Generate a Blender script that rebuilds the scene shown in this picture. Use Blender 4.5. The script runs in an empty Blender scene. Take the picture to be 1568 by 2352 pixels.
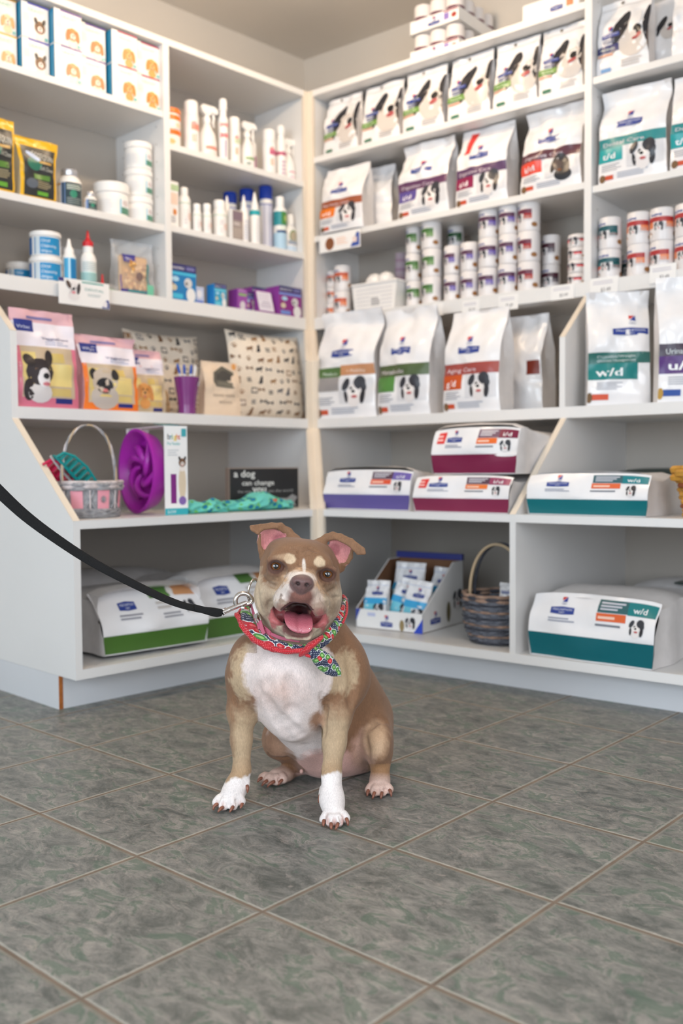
import bpy, math, random
import numpy as np
from mathutils import Vector, Matrix, noise
R = math.radians
rnd = random.Random(7)
scene = bpy.context.scene
col = scene.collection

# ------------------------------------------------------------------ frames
TILE = 0.33
CAM = Vector((4.28876, -4.08034, 2.11414)) * TILE
YAW, PITCH, ROLL, FPX = 2.30212, -0.0452025, -0.0071361, 2199.26
LD = Vector((0.04418683, 0.99902329, 0)); LN = Vector((0.99902329, -0.04418683, 0))
RD = Vector((0.99814388, 0.0608999, 0)); RN = Vector((0.0608999, -0.99814388, 0))
CL, CR = -3.21 * TILE, -3.86 * TILE


def frame(D, N, c):
    # local x runs along the shelf front (right when facing it), y into the unit, z up
    o = N * c
    return Matrix(((D.x, -N.x, 0, o.x), (D.y, -N.y, 0, o.y), (0, 0, 1, 0), (0, 0, 0, 1)))


FL, FR = frame(LD, LN, CL), frame(RD, RN, CR)


def place(F, s, out, z, yaw=0.0):
    return F @ Matrix.Translation((s, -out, z + .0003)) @ Matrix.Rotation(yaw, 4, 'Z')


# ------------------------------------------------------------------ materials
def lin(c):
    return tuple(((v / 255) / 12.92 if v / 255 <= 0.04045 else ((v / 255 + 0.055) / 1.055) ** 2.4) for v in c) + (1.0,)


MATS = {}


def mat(name, c=(200, 200, 200), rough=0.5, metal=0.0, spec=0.5, var=0.0, scale=20.0, bump=0.0, bscale=60.0,
        alpha=1.0, coat=0.0, trans=0.0, sheen=0.0, stretch=None):
    if name in MATS:
        return MATS[name]
    m = bpy.data.materials.new(name)
    m.use_nodes = True
    nt = m.node_tree
    b = nt.nodes['Principled BSDF']
    b.inputs['Roughness'].default_value = rough
    b.inputs['Metallic'].default_value = metal
    b.inputs['Specular IOR Level'].default_value = spec
    b.inputs['Coat Weight'].default_value = coat
    b.inputs['Transmission Weight'].default_value = trans
    b.inputs['Sheen Weight'].default_value = sheen
    b.inputs['Alpha'].default_value = alpha
    tc = nt.nodes.new('ShaderNodeTexCoord')
    mp = nt.nodes.new('ShaderNodeMapping')
    nt.links.new(tc.outputs['Object'], mp.inputs['Vector'])
    if stretch:
        mp.inputs['Scale'].default_value = stretch
    n = nt.nodes.new('ShaderNodeTexNoise')
    n.inputs['Scale'].default_value = scale
    n.inputs['Detail'].default_value = 4
    nt.links.new(mp.outputs['Vector'], n.inputs['Vector'])
    r = nt.nodes.new('ShaderNodeValToRGB')
    L = lin(c)
    v = max(var, 0.015)
    r.color_ramp.elements[0].position = 0.3
    r.color_ramp.elements[1].position = 0.7
    r.color_ramp.elements[0].color = tuple(x * (1 - v) for x in L[:3]) + (1,)
    r.color_ramp.elements[1].color = tuple(min(1, x * (1 + v)) for x in L[:3]) + (1,)
    nt.links.new(n.outputs['Fac'], r.inputs['Fac'])
    nt.links.new(r.outputs['Color'], b.inputs['Base Color'])
    if bump:
        n2 = nt.nodes.new('ShaderNodeTexNoise')
        n2.inputs['Scale'].default_value = bscale
        n2.inputs['Detail'].default_value = 5
        nt.links.new(mp.outputs['Vector'], n2.inputs['Vector'])
        bp = nt.nodes.new('ShaderNodeBump')
        bp.inputs['Strength'].default_value = bump
        bp.inputs['Distance'].default_value = 0.004
        nt.links.new(n2.outputs['Fac'], bp.inputs['Height'])
        nt.links.new(bp.outputs['Normal'], b.inputs['Normal'])
    MATS[name] = m
    return m


def ink(c, rough=0.32):
    return mat('ink_%d_%d_%d' % c, c, rough, spec=0.5)


WHITE = (232, 230, 230)
M_lam = mat('white_laminate', (226, 225, 224), 0.38, var=0.015, scale=3, bump=0.05, bscale=400)
M_edge = mat('cream_edge_banding', (226, 214, 198), 0.45, var=0.03, scale=8)
M_backp = mat('shelf_back_board', (184, 176, 167), 0.6, var=0.02, scale=3)
M_wood = mat('exposed_board_edge', (168, 98, 42), 0.6, var=0.25, scale=40)
M_film = mat('glossy_white_film', (236, 235, 237), 0.22, spec=0.6, var=0.02, bump=0.12, bscale=25)
M_filmside = mat('printed_bag_gusset', (218, 214, 213), 0.35, var=0.05, scale=30, bump=0.25, bscale=25)
M_plastic = mat('white_plastic', (236, 234, 232), 0.3, spec=0.5)
M_card = mat('white_card', (236, 235, 234), 0.5)
M_brown = mat('brown_cardboard', (120, 84, 58), 0.8, var=0.08)
M_metal = mat('tin_rim', (190, 188, 182), 0.25, metal=0.9)


# ------------------------------------------------------------------ mesh builder
class MB:
    def __init__(self):
        self.v, self.f, self.mi, self.mats = [], [], [], []

    def slot(self, m):
        if m not in self.mats:
            self.mats.append(m)
        return self.mats.index(m)

    def add(self, vs, fs, m, M=None):
        o = len(self.v)
        for p in vs:
            p = Vector(p)
            self.v.append(M @ p if M else p)
        i = self.slot(m)
        for f in fs:
            self.f.append([o + k for k in f])
            self.mi.append(i)

    def box(self, x0, x1, y0, y1, z0, z1, m, M=None):
        vs = [(x0, y0, z0), (x1, y0, z0), (x1, y1, z0), (x0, y1, z0), (x0, y0, z1), (x1, y0, z1), (x1, y1, z1), (x0, y1, z1)]
        self.add(vs, [(3, 2, 1, 0), (4, 5, 6, 7), (0, 1, 5, 4), (1, 2, 6, 5), (2, 3, 7, 6), (3, 0, 4, 7)], m, M)

    def rbox(self, x0, x1, y0, y1, z0, z1, m, r=0.002, M=None):
        # box with chamfered vertical and horizontal edges
        r = min(r, (x1 - x0) / 3, (y1 - y0) / 3, (z1 - z0) / 3)
        rings = []
        for z, k in ((z0, r), (z0 + r, 0), (z1 - r, 0), (z1, r)):
            a, b, c, d = x0 + k, x1 - k, y0 + k, y1 - k
            rings.append([(a + r, c, z), (b - r, c, z), (b, c + r, z), (b, d - r, z), (b - r, d, z), (a + r, d, z), (a, d - r, z), (a, c + r, z)])
        self.rings(rings, m, True, True, M)

    def rings(self, rings, m, cap0=True, cap1=True, M=None, closed=True):
        n = len(rings[0])
        vs = [p for r in rings for p in r]
        fs = []
        for i in range(len(rings) - 1):
            for j in range(n if closed else n - 1):
                k = (j + 1) % n
                fs.append((i * n + j, i * n + k, (i + 1) * n + k, (i + 1) * n + j))
        if cap0:
            fs.append(tuple(reversed(range(n))))
        if cap1:
            o = (len(rings) - 1) * n
            fs.append(tuple(o + j for j in range(n)))
        self.add(vs, fs, m, M)

    def lathe(self, prof, m, seg=28, M=None, sx=1, sy=1):
        rings = []
        for r, z in prof:
            r = max(r, 1e-4)
            rings.append([(r * math.cos(2 * math.pi * j / seg) * sx, r * math.sin(2 * math.pi * j / seg) * sy, z) for j in range(seg)])
        self.rings(rings, m, True, True, M)

    def tube(self, pts, r, m, seg=8, closed=False, M=None, flat=1.0, up=None):
        pts = [Vector(p) for p in pts]
        n = len(pts)
        rings = []
        prev = None
        for i, p in enumerate(pts):
            if closed:
                t = pts[(i + 1) % n] - pts[i - 1]
            else:
                t = pts[min(i + 1, n - 1)] - pts[max(i - 1, 0)]
            t.normalize()
            if up is not None:
                a = Vector(up).cross(t)
                if a.length < 1e-4:
                    a = t.orthogonal()
            elif prev is None:
                a = t.orthogonal()
            else:
                a = prev - t * prev.dot(t)
            a.normalize()
            prev = a
            b = t.cross(a)
            rr = r[i] if isinstance(r, (list, tuple)) else r
            rings.append([tuple(p + (a * math.cos(2 * math.pi * j / seg) + b * math.sin(2 * math.pi * j / seg) * flat) * rr) for j in range(seg)])
        if closed:
            rings.append(rings[0])
            self.rings(rings, m, False, False, M)
        else:
            self.rings(rings, m, True, True, M)

    def prism(self, poly, axis, a0, a1, m, M=None):
        # poly: 2D outline; axis 'x': poly is (y,z) extruded along x; 'z': (x,y) along z; 'y': (x,z)
        def P(q, a):
            return {'x': (a, q[0], q[1]), 'y': (q[0], a, q[1]), 'z': (q[0], q[1], a)}[axis]
        n = len(poly)
        vs = [P(q, a0) for q in poly] + [P(q, a1) for q in poly]
        fs = [tuple(range(n - 1, -1, -1)), tuple(range(n, 2 * n))] + [(j, (j + 1) % n, n + (j + 1) % n, n + j) for j in range(n)]
        self.add(vs, fs, m, M)

    def build(self, name, parent=None, M=None, smooth=True, angle=0.6, bevel=0.0):
        me = bpy.data.meshes.new(name)
        me.from_pydata([tuple(p) for p in self.v], [], self.f)
        for m in self.mats:
            me.materials.append(m)
        me.polygons.foreach_set('material_index', self.mi)
        if smooth:
            me.shade_smooth()
            me.set_sharp_from_angle(angle=angle)
        me.update()
        o = bpy.data.objects.new(name, me)
        col.objects.link(o)
        if parent:
            o.parent = parent
        if M:
            o.matrix_local = M
        if bevel:
            b = o.modifiers.new('bevel', 'BEVEL')
            b.width = bevel
            b.segments = 2
            b.limit_method = 'ANGLE'
            b.angle_limit = R(40)
        return o


def tag(o, label, cat, group=None, kind=None):
    if label:
        o['label'] = label
    if cat:
        o['category'] = cat
    if group:
        o['group'] = group
    if kind:
        o['kind'] = kind
    return o


def thing(name, label, cat, M, group=None):
    o = bpy.data.objects.new(name, None)
    o.empty_display_size = 0.03
    col.objects.link(o)
    o.matrix_world = M
    return tag(o, label, cat, group)


def copy_tree(o, parent=None):
    c = o.copy()
    col.objects.link(c)
    c.parent = parent
    for ch in o.children:
        copy_tree(ch, c)
    return c


# ------------------------------------------------------------------ lettering and printed artwork
TXT = {}


def glyphs(s, bold=0.0):
    key = (s, bold)
    if key not in TXT:
        cu = bpy.data.curves.new('lettering', 'FONT')
        cu.body = s
        cu.size = 1
        cu.resolution_u = 2
        cu.offset = bold
        cu.align_x = 'LEFT'
        ob = bpy.data.objects.new('lettering', cu)
        col.objects.link(ob)
        bpy.context.view_layer.update()
        dg = bpy.context.evaluated_depsgraph_get()
        me = ob.evaluated_get(dg).to_mesh()
        vs = [(v.co.x, v.co.y) for v in me.vertices]
        fs = [tuple(p.vertices) for p in me.polygons]
        ob.evaluated_get(dg).to_mesh_clear()
        bpy.data.objects.remove(ob)
        bpy.data.curves.remove(cu)
        w = max([v[0] for v in vs], default=1)
        TXT[key] = (vs, fs, w)
    return TXT[key]


class Art:
    """flat printed shapes laid on a curved face: surf(u, v, off) -> point, u right, v up, in metres"""

    def __init__(self, mb, surf, w, h, eps=0.0005, step=0.010):
        self.mb, self.surf, self.w, self.h, self.eps, self.step = mb, surf, w, h, eps, step

    def rect(self, u0, v0, u1, v1, c, layer=1, skew=0.0, m=None):
        W, H = self.w, self.h
        a, b, c0, d = u0 * W, u1 * W, v0 * H, v1 * H
        nx = max(1, int(abs(b - a) / self.step)); ny = max(1, int(abs(d - c0) / self.step))
        vs, fs = [], []
        for j in range(ny + 1):
            for i in range(nx + 1):
                t = j / ny
                vs.append(self.surf(a + (b - a) * i / nx + skew * W * t, c0 + (d - c0) * t, self.eps * layer))
        for j in range(ny):
            for i in range(nx):
                k = j * (nx + 1) + i
                fs.append((k, k + 1, k + nx + 2, k + nx + 1))
        self.mb.add(vs, fs, m or ink(c))

    def poly(self, pts, c, layer=1, m=None):
        # pts in fractions, roughly convex: fan around the centre
        W, H = self.w, self.h
        cx = sum(p[0] for p in pts) / len(pts); cy = sum(p[1] for p in pts) / len(pts)
        n = len(pts)
        vs = [self.surf(cx * W, cy * H, self.eps * layer)] + [self.surf((cx + (p[0] - cx) * .5) * W, (cy + (p[1] - cy) * .5) * H, self.eps * layer) for p in pts] + [self.surf(p[0] * W, p[1] * H, self.eps * layer) for p in pts]
        fs = [(0, 1 + i, 1 + (i + 1) % n) for i in range(n)] + [(1 + i, 1 + n + i, 1 + n + (i + 1) % n, 1 + (i + 1) % n) for i in range(n)]
        self.mb.add(vs, fs, m or ink(c))

    def ell(self, u, v, ru, rv, c, layer=1, rot=0.0, n=14, m=None):
        # centre in fractions, radii in metres
        pts = []
        for i in range(n):
            t = 2 * math.pi * i / n
            x, y = ru * math.cos(t), rv * math.sin(t)
            pts.append((u + (x * math.cos(rot) - y * math.sin(rot)) / self.w, v + (x * math.sin(rot) + y * math.cos(rot)) / self.h))
        self.poly(pts, c, layer, m)

    def text(self, s, u, v, size, c, layer=2, width=None, rot=0.0, align='l', bold=0.0, m=None):
        vs, fs, w = glyphs(s, bold)
        sx = size if width is None else width / w
        ox = {'l': 0, 'c': -w * sx / 2, 'r': -w * sx}[align]
        P = []
        for x, y in vs:
            a, b = ox + x * sx, y * size
            a, b = a * math.cos(rot) - b * math.sin(rot), a * math.sin(rot) + b * math.cos(rot)
            P.append(self.surf(u * self.w + a, v * self.h + b, self.eps * layer))
        self.mb.add(P, fs, m or ink(c))

    def lines(self, u0, v0, u1, v1, n, c=(170, 172, 180), layer=1):
        r = random.Random(int(u0 * 991 + v0 * 733 + n))
        for i in range(n):
            v = v1 - (v1 - v0) * (i + .5) / n
            t = (v1 - v0) / n * .28
            self.rect(u0, v - t, u0 + (u1 - u0) * r.uniform(.7, 1), v + t, c, layer)


DARK, PATCH = (38, 38, 44), (52, 54, 62)


def dogpic(A, u, v, s, kind='collie', layer=2):
    """small printed animal portrait, s = overall size in metres"""
    W, H = A.w, A.h

    def e(dx, dy, rx, ry, c, k=0, rot=0.0):
        A.ell(u + dx * s / W, v + dy * s / H, rx * s, ry * s, c, layer + k, rot)
    if kind == 'collie':
        e(0, -.1, .26, .42, (226, 222, 222), 0)
        e(-.26, .16, .11, .2, PATCH, 1, -.5)
        e(.2, .2, .2, .2, PATCH, 1, -.2)
        e(.3, .06, .12, .16, PATCH, 1)
        e(-.27, -.2, .06, .18, DARK, 1, .1)
        e(.30, -.2, .09, .22, DARK, 1, -.1)
        e(-.08, .02, .05, .07, DARK, 2)
        e(.0, -.08, .16, .12, (236, 232, 230), 2)
        e(-.02, -.05, .06, .05, (25, 25, 28), 3)
        e(.02, -.2, .10, .045, (188, 92, 92), 3)
    elif kind == 'collieA':     # close portrait, head tilted
        e(.05, -.15, .36, .40, (206, 198, 192), 0)
        e(-.24, .14, .15, .36, DARK, 1, -.45)
        e(-.34, -.12, .07, .26, DARK, 1, -.3)
        e(.37, .08, .12, .42, DARK, 1, .06)
        e(.42, -.25, .08, .3, (90, 70, 60), 1)
        e(.07, .16, .13, .28, (232, 228, 226), 2, -.2); e(-.12, .12, .04, .03, (60, 50, 50), 3)
        e(.14, .0, .10, .09, (28, 26, 28), 3)
        e(.12, -.14, .12, .05, (176, 84, 84), 3, .3)
    elif kind == 'lab':
        e(.12, -.3, .30, .2, (30, 32, 40), 0)
        e(0, .1, .26, .30, (44, 42, 46), 1)
        e(-.22, .0, .09, .22, (30, 28, 32), 1, -.2)
        e(.22, .0, .12, .26, (30, 30, 36), 1, .2)
        e(-.06, .02, .16, .2, (86, 74, 72), 2)
        e(.02, -.16, .07, .04, (120, 70, 40), 3)
    elif kind in ('beagle', 'golden', 'cat', 'jack', 'spitz'):
        c1, c2, c3 = {'beagle': ((214, 132, 62), (196, 108, 44), (238, 222, 206)), 'golden': ((222, 160, 92), (204, 138, 70), (232, 180, 120)),
                      'cat': ((226, 152, 76), (238, 190, 140), (244, 220, 196)), 'jack': ((120, 84, 56), (44, 38, 36), (236, 226, 218)),
                      'spitz': ((236, 200, 160), (226, 160, 100), (240, 220, 200))}[kind]
        e(0, -.36, .22, .2, c3 if kind in ('beagle', 'jack', 'cat') else c1, 0)
        e(0, .05, .27, .3, c1, 1)
        if kind in ('cat', 'jack'):
            e(-.2, .33, .08, .16, c2, 2, .3); e(.2, .33, .08, .16, c2, 2, -.3)
        else:
            e(-.25, .0, .1, .28, c2, 2, -.15); e(.25, .0, .1, .28, c2, 2, .15)
        e(0, -.04, .13, .15, c3, 3)
        e(0, .0, .05, .04, (40, 32, 32), 4)
        e(-.1, .12, .03, .03, (40, 30, 28), 4); e(.1, .12, .03, .03, (40, 30, 28), 4)
        e(0, -.13, .06, .035, (214, 120, 120), 4)
    elif kind == 'pug':
        e(0, -.25, .34, .26, (186, 176, 168), 0)
        e(0, .1, .3, .28, (198, 182, 166), 1)
        e(-.26, .24, .1, .12, (40, 38, 40), 2); e(.26, .24, .1, .12, (40, 38, 40), 2)
        e(0, .0, .2, .17, (36, 34, 38), 2)
        e(0, .04, .05, .035, (16, 16, 18), 3)
        e(0, -.1, .07, .04, (196, 110, 110), 3)
    elif kind == 'border':
        e(-.02, -.36, .26, .2, (216, 212, 212), 0)
        e(-.26, -.3, .12, .22, (48, 40, 42), 0)
        e(-.02, .06, .3, .27, (52, 44, 46), 1)
        e(-.24, .28, .11, .14, (44, 38, 40), 1, .7); e(.2, .34, .09, .17, (44, 38, 40), 1, -.1)
        e(.06, -.06, .13, .2, (226, 220, 220), 2)
        e(.1, -.02, .07, .06, (30, 28, 32), 3)
        e(.1, -.18, .08, .04, (204, 120, 128), 3)
        e(-.1, .1, .03, .03, (150, 110, 70), 3)
    elif kind == 'dalmatian':
        e(.02, -.3, .3, .2, (226, 222, 222), 0)
        e(0, .1, .26, .3, (230, 226, 226), 1)
        e(-.24, .2, .1, .2, (90, 74, 66), 2, .5); e(.26, .05, .09, .26, (70, 64, 66), 2, -.15)
        for k in range(16):
            a = rnd.uniform(0, 6.28); r = rnd.uniform(.05, .26)
            e(r * math.cos(a), r * math.sin(a) + .02, .022, .022, (96, 92, 96), 2)
        e(0, .02, .07, .06, (48, 46, 50), 3)
        e(0, -.14, .1, .06, (222, 140, 150), 3)


def badge(A, u0, v0, u1, v1, layer=1):
    BL = (40, 62, 142)
    um = (u0 + u1) / 2
    A.poly([(u0, v0 + (v1 - v0) * .1), (um, v0), (u1, v0 + (v1 - v0) * .1), (u1, v1 - (v1 - v0) * .12), (um, v1), (u0, v1 - (v1 - v0) * .12)], BL, layer)
    w = (u1 - u0) * A.w
    hh = (v1 - v0) * A.h
    A.text('PRESCRIPTION', um, v0 + (v1 - v0) * .5, hh * .36, (226, 230, 240), layer + 1, width=w * .82, align='c')
    A.text('DIET', um, v0 + (v1 - v0) * .16, hh * .3, (226, 230, 240), layer + 1, width=w * .25, align='c')


def emblem(A, u, v, s, layer=1):
    # blue and red corner emblem with the maker's name under it
    W, H = A.w, A.h
    A.poly([(u - .5 * s / W, v + .5 * s / H), (u + .35 * s / W, v + .5 * s / H), (u - .1 * s / W, v + .05 * s / H), (u - .5 * s / W, v - .1 * s / H)], (206, 60, 56), layer)
    A.poly([(u + .5 * s / W, v + .5 * s / H), (u + .5 * s / W, v - .4 * s / H), (u - .4 * s / W, v - .4 * s / H), (u + .0 * s / W, v + .05 * s / H)], (40, 62, 150), layer + 1)
    A.text("Hill's", u, v - .85 * s / H, s * .42, (60, 74, 130), layer, width=s * 1.0, align='c')
# ------------------------------------------------------------------ bags and pouches
def sstep(a, b, x):
    t = min(1, max(0, (x - a) / (b - a)))
    return t * t * (3 - 2 * t)


def bag_shape(w, h, d, seed=0, lean=0.0, wr=0.004, top=1.0, fold=0.0, taper=0.55):
    def half(t):
        return d / 2 * (1 - sstep(taper, 1.0, t)) * (0.86 + 0.14 * sstep(0, .12, t)) + 0.0015

    def hw(t):
        return w / 2 * (1 - .04 * math.sin(math.pi * min(1, t)) + (top - 1) * sstep(.5, 1, t))

    def wrn(u, t):
        k = sstep(.05, .3, t)
        return wr * k * (noise.noise(Vector((u / w * 3.1 + seed * 7.3, t * 4.3, seed))) * 1.6 + .7 * noise.noise(Vector((u / w * 7 + seed, t * 11, seed * 2.7))))

    def front(u, v, off=0.0):
        t = v / h
        uu = max(-1.0, min(1.0, u / (w / 2)))
        x = uu * hw(t)
        bul = 1 - .22 * uu ** 4 * (1 - sstep(.0, .1, t) * .0)
        y = d / 2 - half(t) * bul + lean * t * t + wrn(u, t) - fold * sstep(.86, 1, t)
        return (x, y - off, v)
    return half, hw, front, wrn


def bag_body(mb, w, h, d, m, mside, seed=0, lean=0.0, wr=0.004, top=1.0, fold=0.0, taper=.55):
    half, hw, front, wrn = bag_shape(w, h, d, seed, lean, wr, top, fold, taper)
    nu, nv = 24, 36
    F, B, SL, SR = [], [], [], []
    for j in range(nv + 1):
        t = j / nv
        v = t * h
        F.append([front(-w / 2 + w * i / nu, v) for i in range(nu + 1)])
        yb = d / 2 + half(t) + lean * t * t - fold * sstep(.86, 1, t)
        B.append([(-hw(t) + 2 * hw(t) * i / nu, yb + wrn(-w / 2 + w * i / nu, t) * .5 - half(t) * .2 * (abs(2 * i / nu - 1)) ** 4, v) for i in range(nu + 1)])
        cr = .22 * d * sstep(.1, 1, t)
        ym = (F[-1][0][1] + B[-1][0][1]) / 2
        SL.append([B[-1][0], (-hw(t) + cr * .35 - .12 * d * (1 - sstep(0, .3, t)) * 0, (ym + B[-1][0][1]) / 2, v), (-hw(t) + cr, ym, v), (-hw(t) + cr * .35, (ym + F[-1][0][1]) / 2, v), F[-1][0]])
        SR.append([F[-1][-1], (hw(t) - cr * .35, (ym + F[-1][-1][1]) / 2, v), (hw(t) - cr, ym, v), (hw(t) - cr * .35, (ym + B[-1][-1][1]) / 2, v), B[-1][-1]])

    def grid(G, mm, flip=False):
        n = len(G[0])
        vs = [p for r in G for p in r]
        fs = []
        for j in range(len(G) - 1):
            for i in range(n - 1):
                f = (j * n + i, j * n + i + 1, (j + 1) * n + i + 1, (j + 1) * n + i)
                fs.append(f[::-1] if flip else f)
        mb.add(vs, fs, mm)
    grid(F, m)
    grid(B, mside, True)
    grid(SL, mside)
    grid(SR, mside)
    # base and the crimped seal strip along the top
    mb.add([F[0][0], F[0][-1], B[0][-1], B[0][0]], [(3, 2, 1, 0)], mside)
    mb.add([F[-1][0], F[-1][-1], B[-1][-1], B[-1][0]], [(0, 1, 2, 3)], m)

    def gridfront(u, v, off=0.0):
        # point on the meshed front face itself
        a = min(max((u + w / 2) / w * nu, 0), nu - 1e-6); c = min(max(v / h * nv, 0), nv - 1e-6)
        i, j = int(a), int(c); fa, fc = a - i, c - j
        q = [F[j][i][k] * (1 - fa) * (1 - fc) + F[j][i + 1][k] * fa * (1 - fc) + F[j + 1][i][k] * (1 - fa) * fc + F[j + 1][i + 1][k] * fa * fc for k in range(3)]
        return (q[0], q[1] - off, q[2])
    return gridfront


def surf_frac(front, w):
    return lambda u, v, off: front(u - w / 2, v, off + .0008)


def bag(name, label, cat, F, s, out, z, w, h, d, art, yaw=0.0, body=None, side=None, group=None, seed=None, **kw):
    seed = rnd.random() * 50 if seed is None else seed
    root = thing(name, label, cat, place(F, s, out, z, yaw), group)
    mb = MB()
    fr = bag_body(mb, w, h, d, body or M_film, side or M_filmside, seed, **kw)
    mb.build('body', root)
    pr = MB()
    art(Art(pr, surf_frac(fr, w), w, h))
    if pr.v:
        pr.build('printed_front', root, smooth=True)
    return root


def side_print(root, x, d, h, w):
    pass


def rx_art(band, box, code, care, pic='collie', chip=(206, 84, 52), alt=None, red=False, teal=False, capb=None):
    def f(A):
        badge(A, .28, .56, .66, .635)
        emblem(A, .47, .70, A.w * .09)
        if alt:    # two-tone band
            A.rect(0, .38, .46, .47, band, 1); A.rect(.46, .39, 1, .485, alt, 1)
            A.text('Metabolic', .14, .40, A.h * .04, (222, 230, 220), 2, width=A.w * .26)
            A.text('+ Mobility', .56, .415, A.h * .04, (240, 226, 214), 2, width=A.w * .3)
            A.rect(0, .25, .44, .38, box, 1)
        else:
            A.rect(0, .36, 1, .47, band, 1)
            if care:
                A.text(care, .06, .385, A.h * .058, (226, 214, 222), 2, width=A.w * min(.66, .058 * len(care)))
            A.rect(0, .22, .38, .36, box, 1)
            if code:
                A.text(code, .07, .25, A.h * .085, (244, 240, 244), 2, width=A.w * .2, bold=.015)
        A.rect(.44, .13, .97, .36, (214, 214, 218), 1)
        dogpic(A, .68, .255, A.w * .46, pic)
        A.lines(.05, .12, .38, .20, 4)
        A.lines(.3, .035, .82, .10, 3, (176, 180, 192))
        A.rect(.1, .035, .24, .08, chip, 1)
        A.ell(.07, .055, A.w * .05, A.h * .04, (122, 92, 62), 2)
        if red:
            A.rect(.12, .66, .26, .95, (226, 62, 52), 1, skew=.06)
    return f


def rx_wd(bandc, boxc, code, lines, chip, kib=(120, 92, 62)):
    def f(A):
        badge(A, .40, .60, .98, .67)
        emblem(A, .72, .75, A.w * .11)
        A.rect(0, .36, 1, .455, bandc, 1)
        for k, t in enumerate(lines):
            n = len(lines)
            A.text(t, .1 if n == 1 else .14, .375 if n == 1 else .41 - .035 * k, A.h * (.06 if n == 1 else .028), (206, 214, 216), 2, width=A.w * (.62 if n == 1 else .62))
        A.rect(0, .22, .8, .36, boxc, 1)
        A.text(code, .13, .25, A.h * .095, (236, 238, 240), 2, width=A.w * .42, bold=.02)
        A.lines(.14, .13, .58, .20, 4)
        A.rect(.07, .045, .33, .095, chip, 1)
        A.ell(.03, .065, A.w * .045, A.h * .045, kib, 2)
        A.rect(0, .165, -.0, .17, (70, 80, 150), 1)
    return f


def pouch_photo(band, chip, kind='collieA'):
    def f(A):
        A.rect(.03, .90, .97, .915, (206, 204, 204), 1)
        A.ell(.42, .955, .006, .006, (120, 112, 100), 2)
        dogpic(A, .68, .50, A.w * .86, kind)
        badge(A, .10, .47, .46, .53, 6)
        emblem(A, .28, .58, A.w * .09, 6)
        A.lines(.12, .40, .42, .455, 2, (120, 124, 150), 5)
        A.rect(0, .30, .44, .385, band, 5)
        A.text("Metabolic", .06, .325, A.h * .045, (220, 232, 214), 6, width=A.w * .3)
        A.rect(.02, .255, .32, .285, (214, 160, 130), 4)
        A.rect(.1, .05, .3, .095, chip, 4)
        A.lines(.5, .06, .94, .16, 3, (196, 190, 186), 4)
    return f


def lying_bag(label, F, s, out, z, w, h, L, low, art, yaw=0.0, lowf=.38, seed=0, group=None, slant=.03, name='dog_food_bag', back=.62):
    """bag on its back, bottom panel facing out"""
    root = thing(name, label, 'dog food bag', place(F, s, out, z, yaw), group)

    def sec(t):     # height of the section at depth fraction t
        return h * (1 - (1 - back) * sstep(.35, 1, t)) + .012 * math.sin(t * 9 + seed)
    nseg = 14

    def front(u, v, off=0.0):
        t = v / h
        x = (u - w / 2)
        e = abs(2 * u / w - 1)
        if t < lowf:
            y = .010 * (1 - t / lowf) * (.6 + .4 * e)
            x *= 1 - .035 * (1 - t / lowf)
        else:
            q = (t - lowf) / (1 - lowf)
            y = slant * q ** 1.7
        y += .004 * noise.noise(Vector((u * 9 + seed, v * 16, seed))) * (1 + 2 * (t > lowf))
        zz = v - h * .06 * e ** 4 * sstep(.6, 1, t)
        return (x, y - off, zz)
    mb = MB()
    nu, nv = 28, 20
    G = [[front(w * i / nu, h * j / nv) for i in range(nu + 1)] for j in range(nv + 1)]
    n = nu + 1
    fs, mi = [], []
    vs = [p for r in G for p in r]
    jl = round(lowf * nv)
    mb.add(vs, [(j * n + i, j * n + i + 1, (j + 1) * n + i + 1, (j + 1) * n + i) for j in range(nv) for i in range(nu)], M_film)
    # top, sides and back running into the shelf
    prev = None
    nd = 12
    rings = []
    for k in range(nd + 1):
        t = k / nd
        y0 = t * L
        H = sec(t)
        ring = []
        ww = w / 2 * (1 - .05 * sstep(.7, 1, t)) + .006 * math.sin(t * 17 + seed)
        for (fx, fz) in [(1, 0), (1.0, .25), (.985 - .02 * math.sin(t * 3.1), .5), (1.0, .75), (.97, .93), (.8, 1.0), (.5, 1.02), (.0, 1.03), (-.5, 1.02), (-.8, 1.0), (-.97, .93), (-1, .75), (-.985 + .02 * math.sin(t * 3.1), .5), (-1, .25), (-1, 0)]:
            yy = y0 + (slant if fz > .9 else slant * max(0, (fz - lowf) / (1 - lowf)) if k == 0 else 0) * (k == 0)
            wob = .006 * noise.noise(Vector((fx * 3 + seed, y0 * 14, fz * 3))) * (k > 0)
            ring.append((fx * (ww if k else w / 2 * (.97 if fz == 0 else 1)), yy + .0005, max(0, fz * H * (.97 if fz > .9 else 1) + wob * (fz > 0))))
        rings.append(ring)
    m = len(rings[0])
    vs = [p for r in rings for p in r]
    fs = []
    for k in range(nd):
        for i in range(m - 1):
            fs.append((k * m + i, (k + 1) * m + i, (k + 1) * m + i + 1, k * m + i + 1))
    fs.append(tuple(nd * m + i for i in range(m)))
    mb.add(vs, fs, M_filmside)
    mb.build('body', root)
    pr = MB()
    A = Art(pr, lambda u, v, off: front(u, v, off + .0010), w, h, step=.012)
    A.rect(.0, .02, 1, lowf, low, 1)
    art(A)
    pr.build('printed_front', root)
    return root


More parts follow.
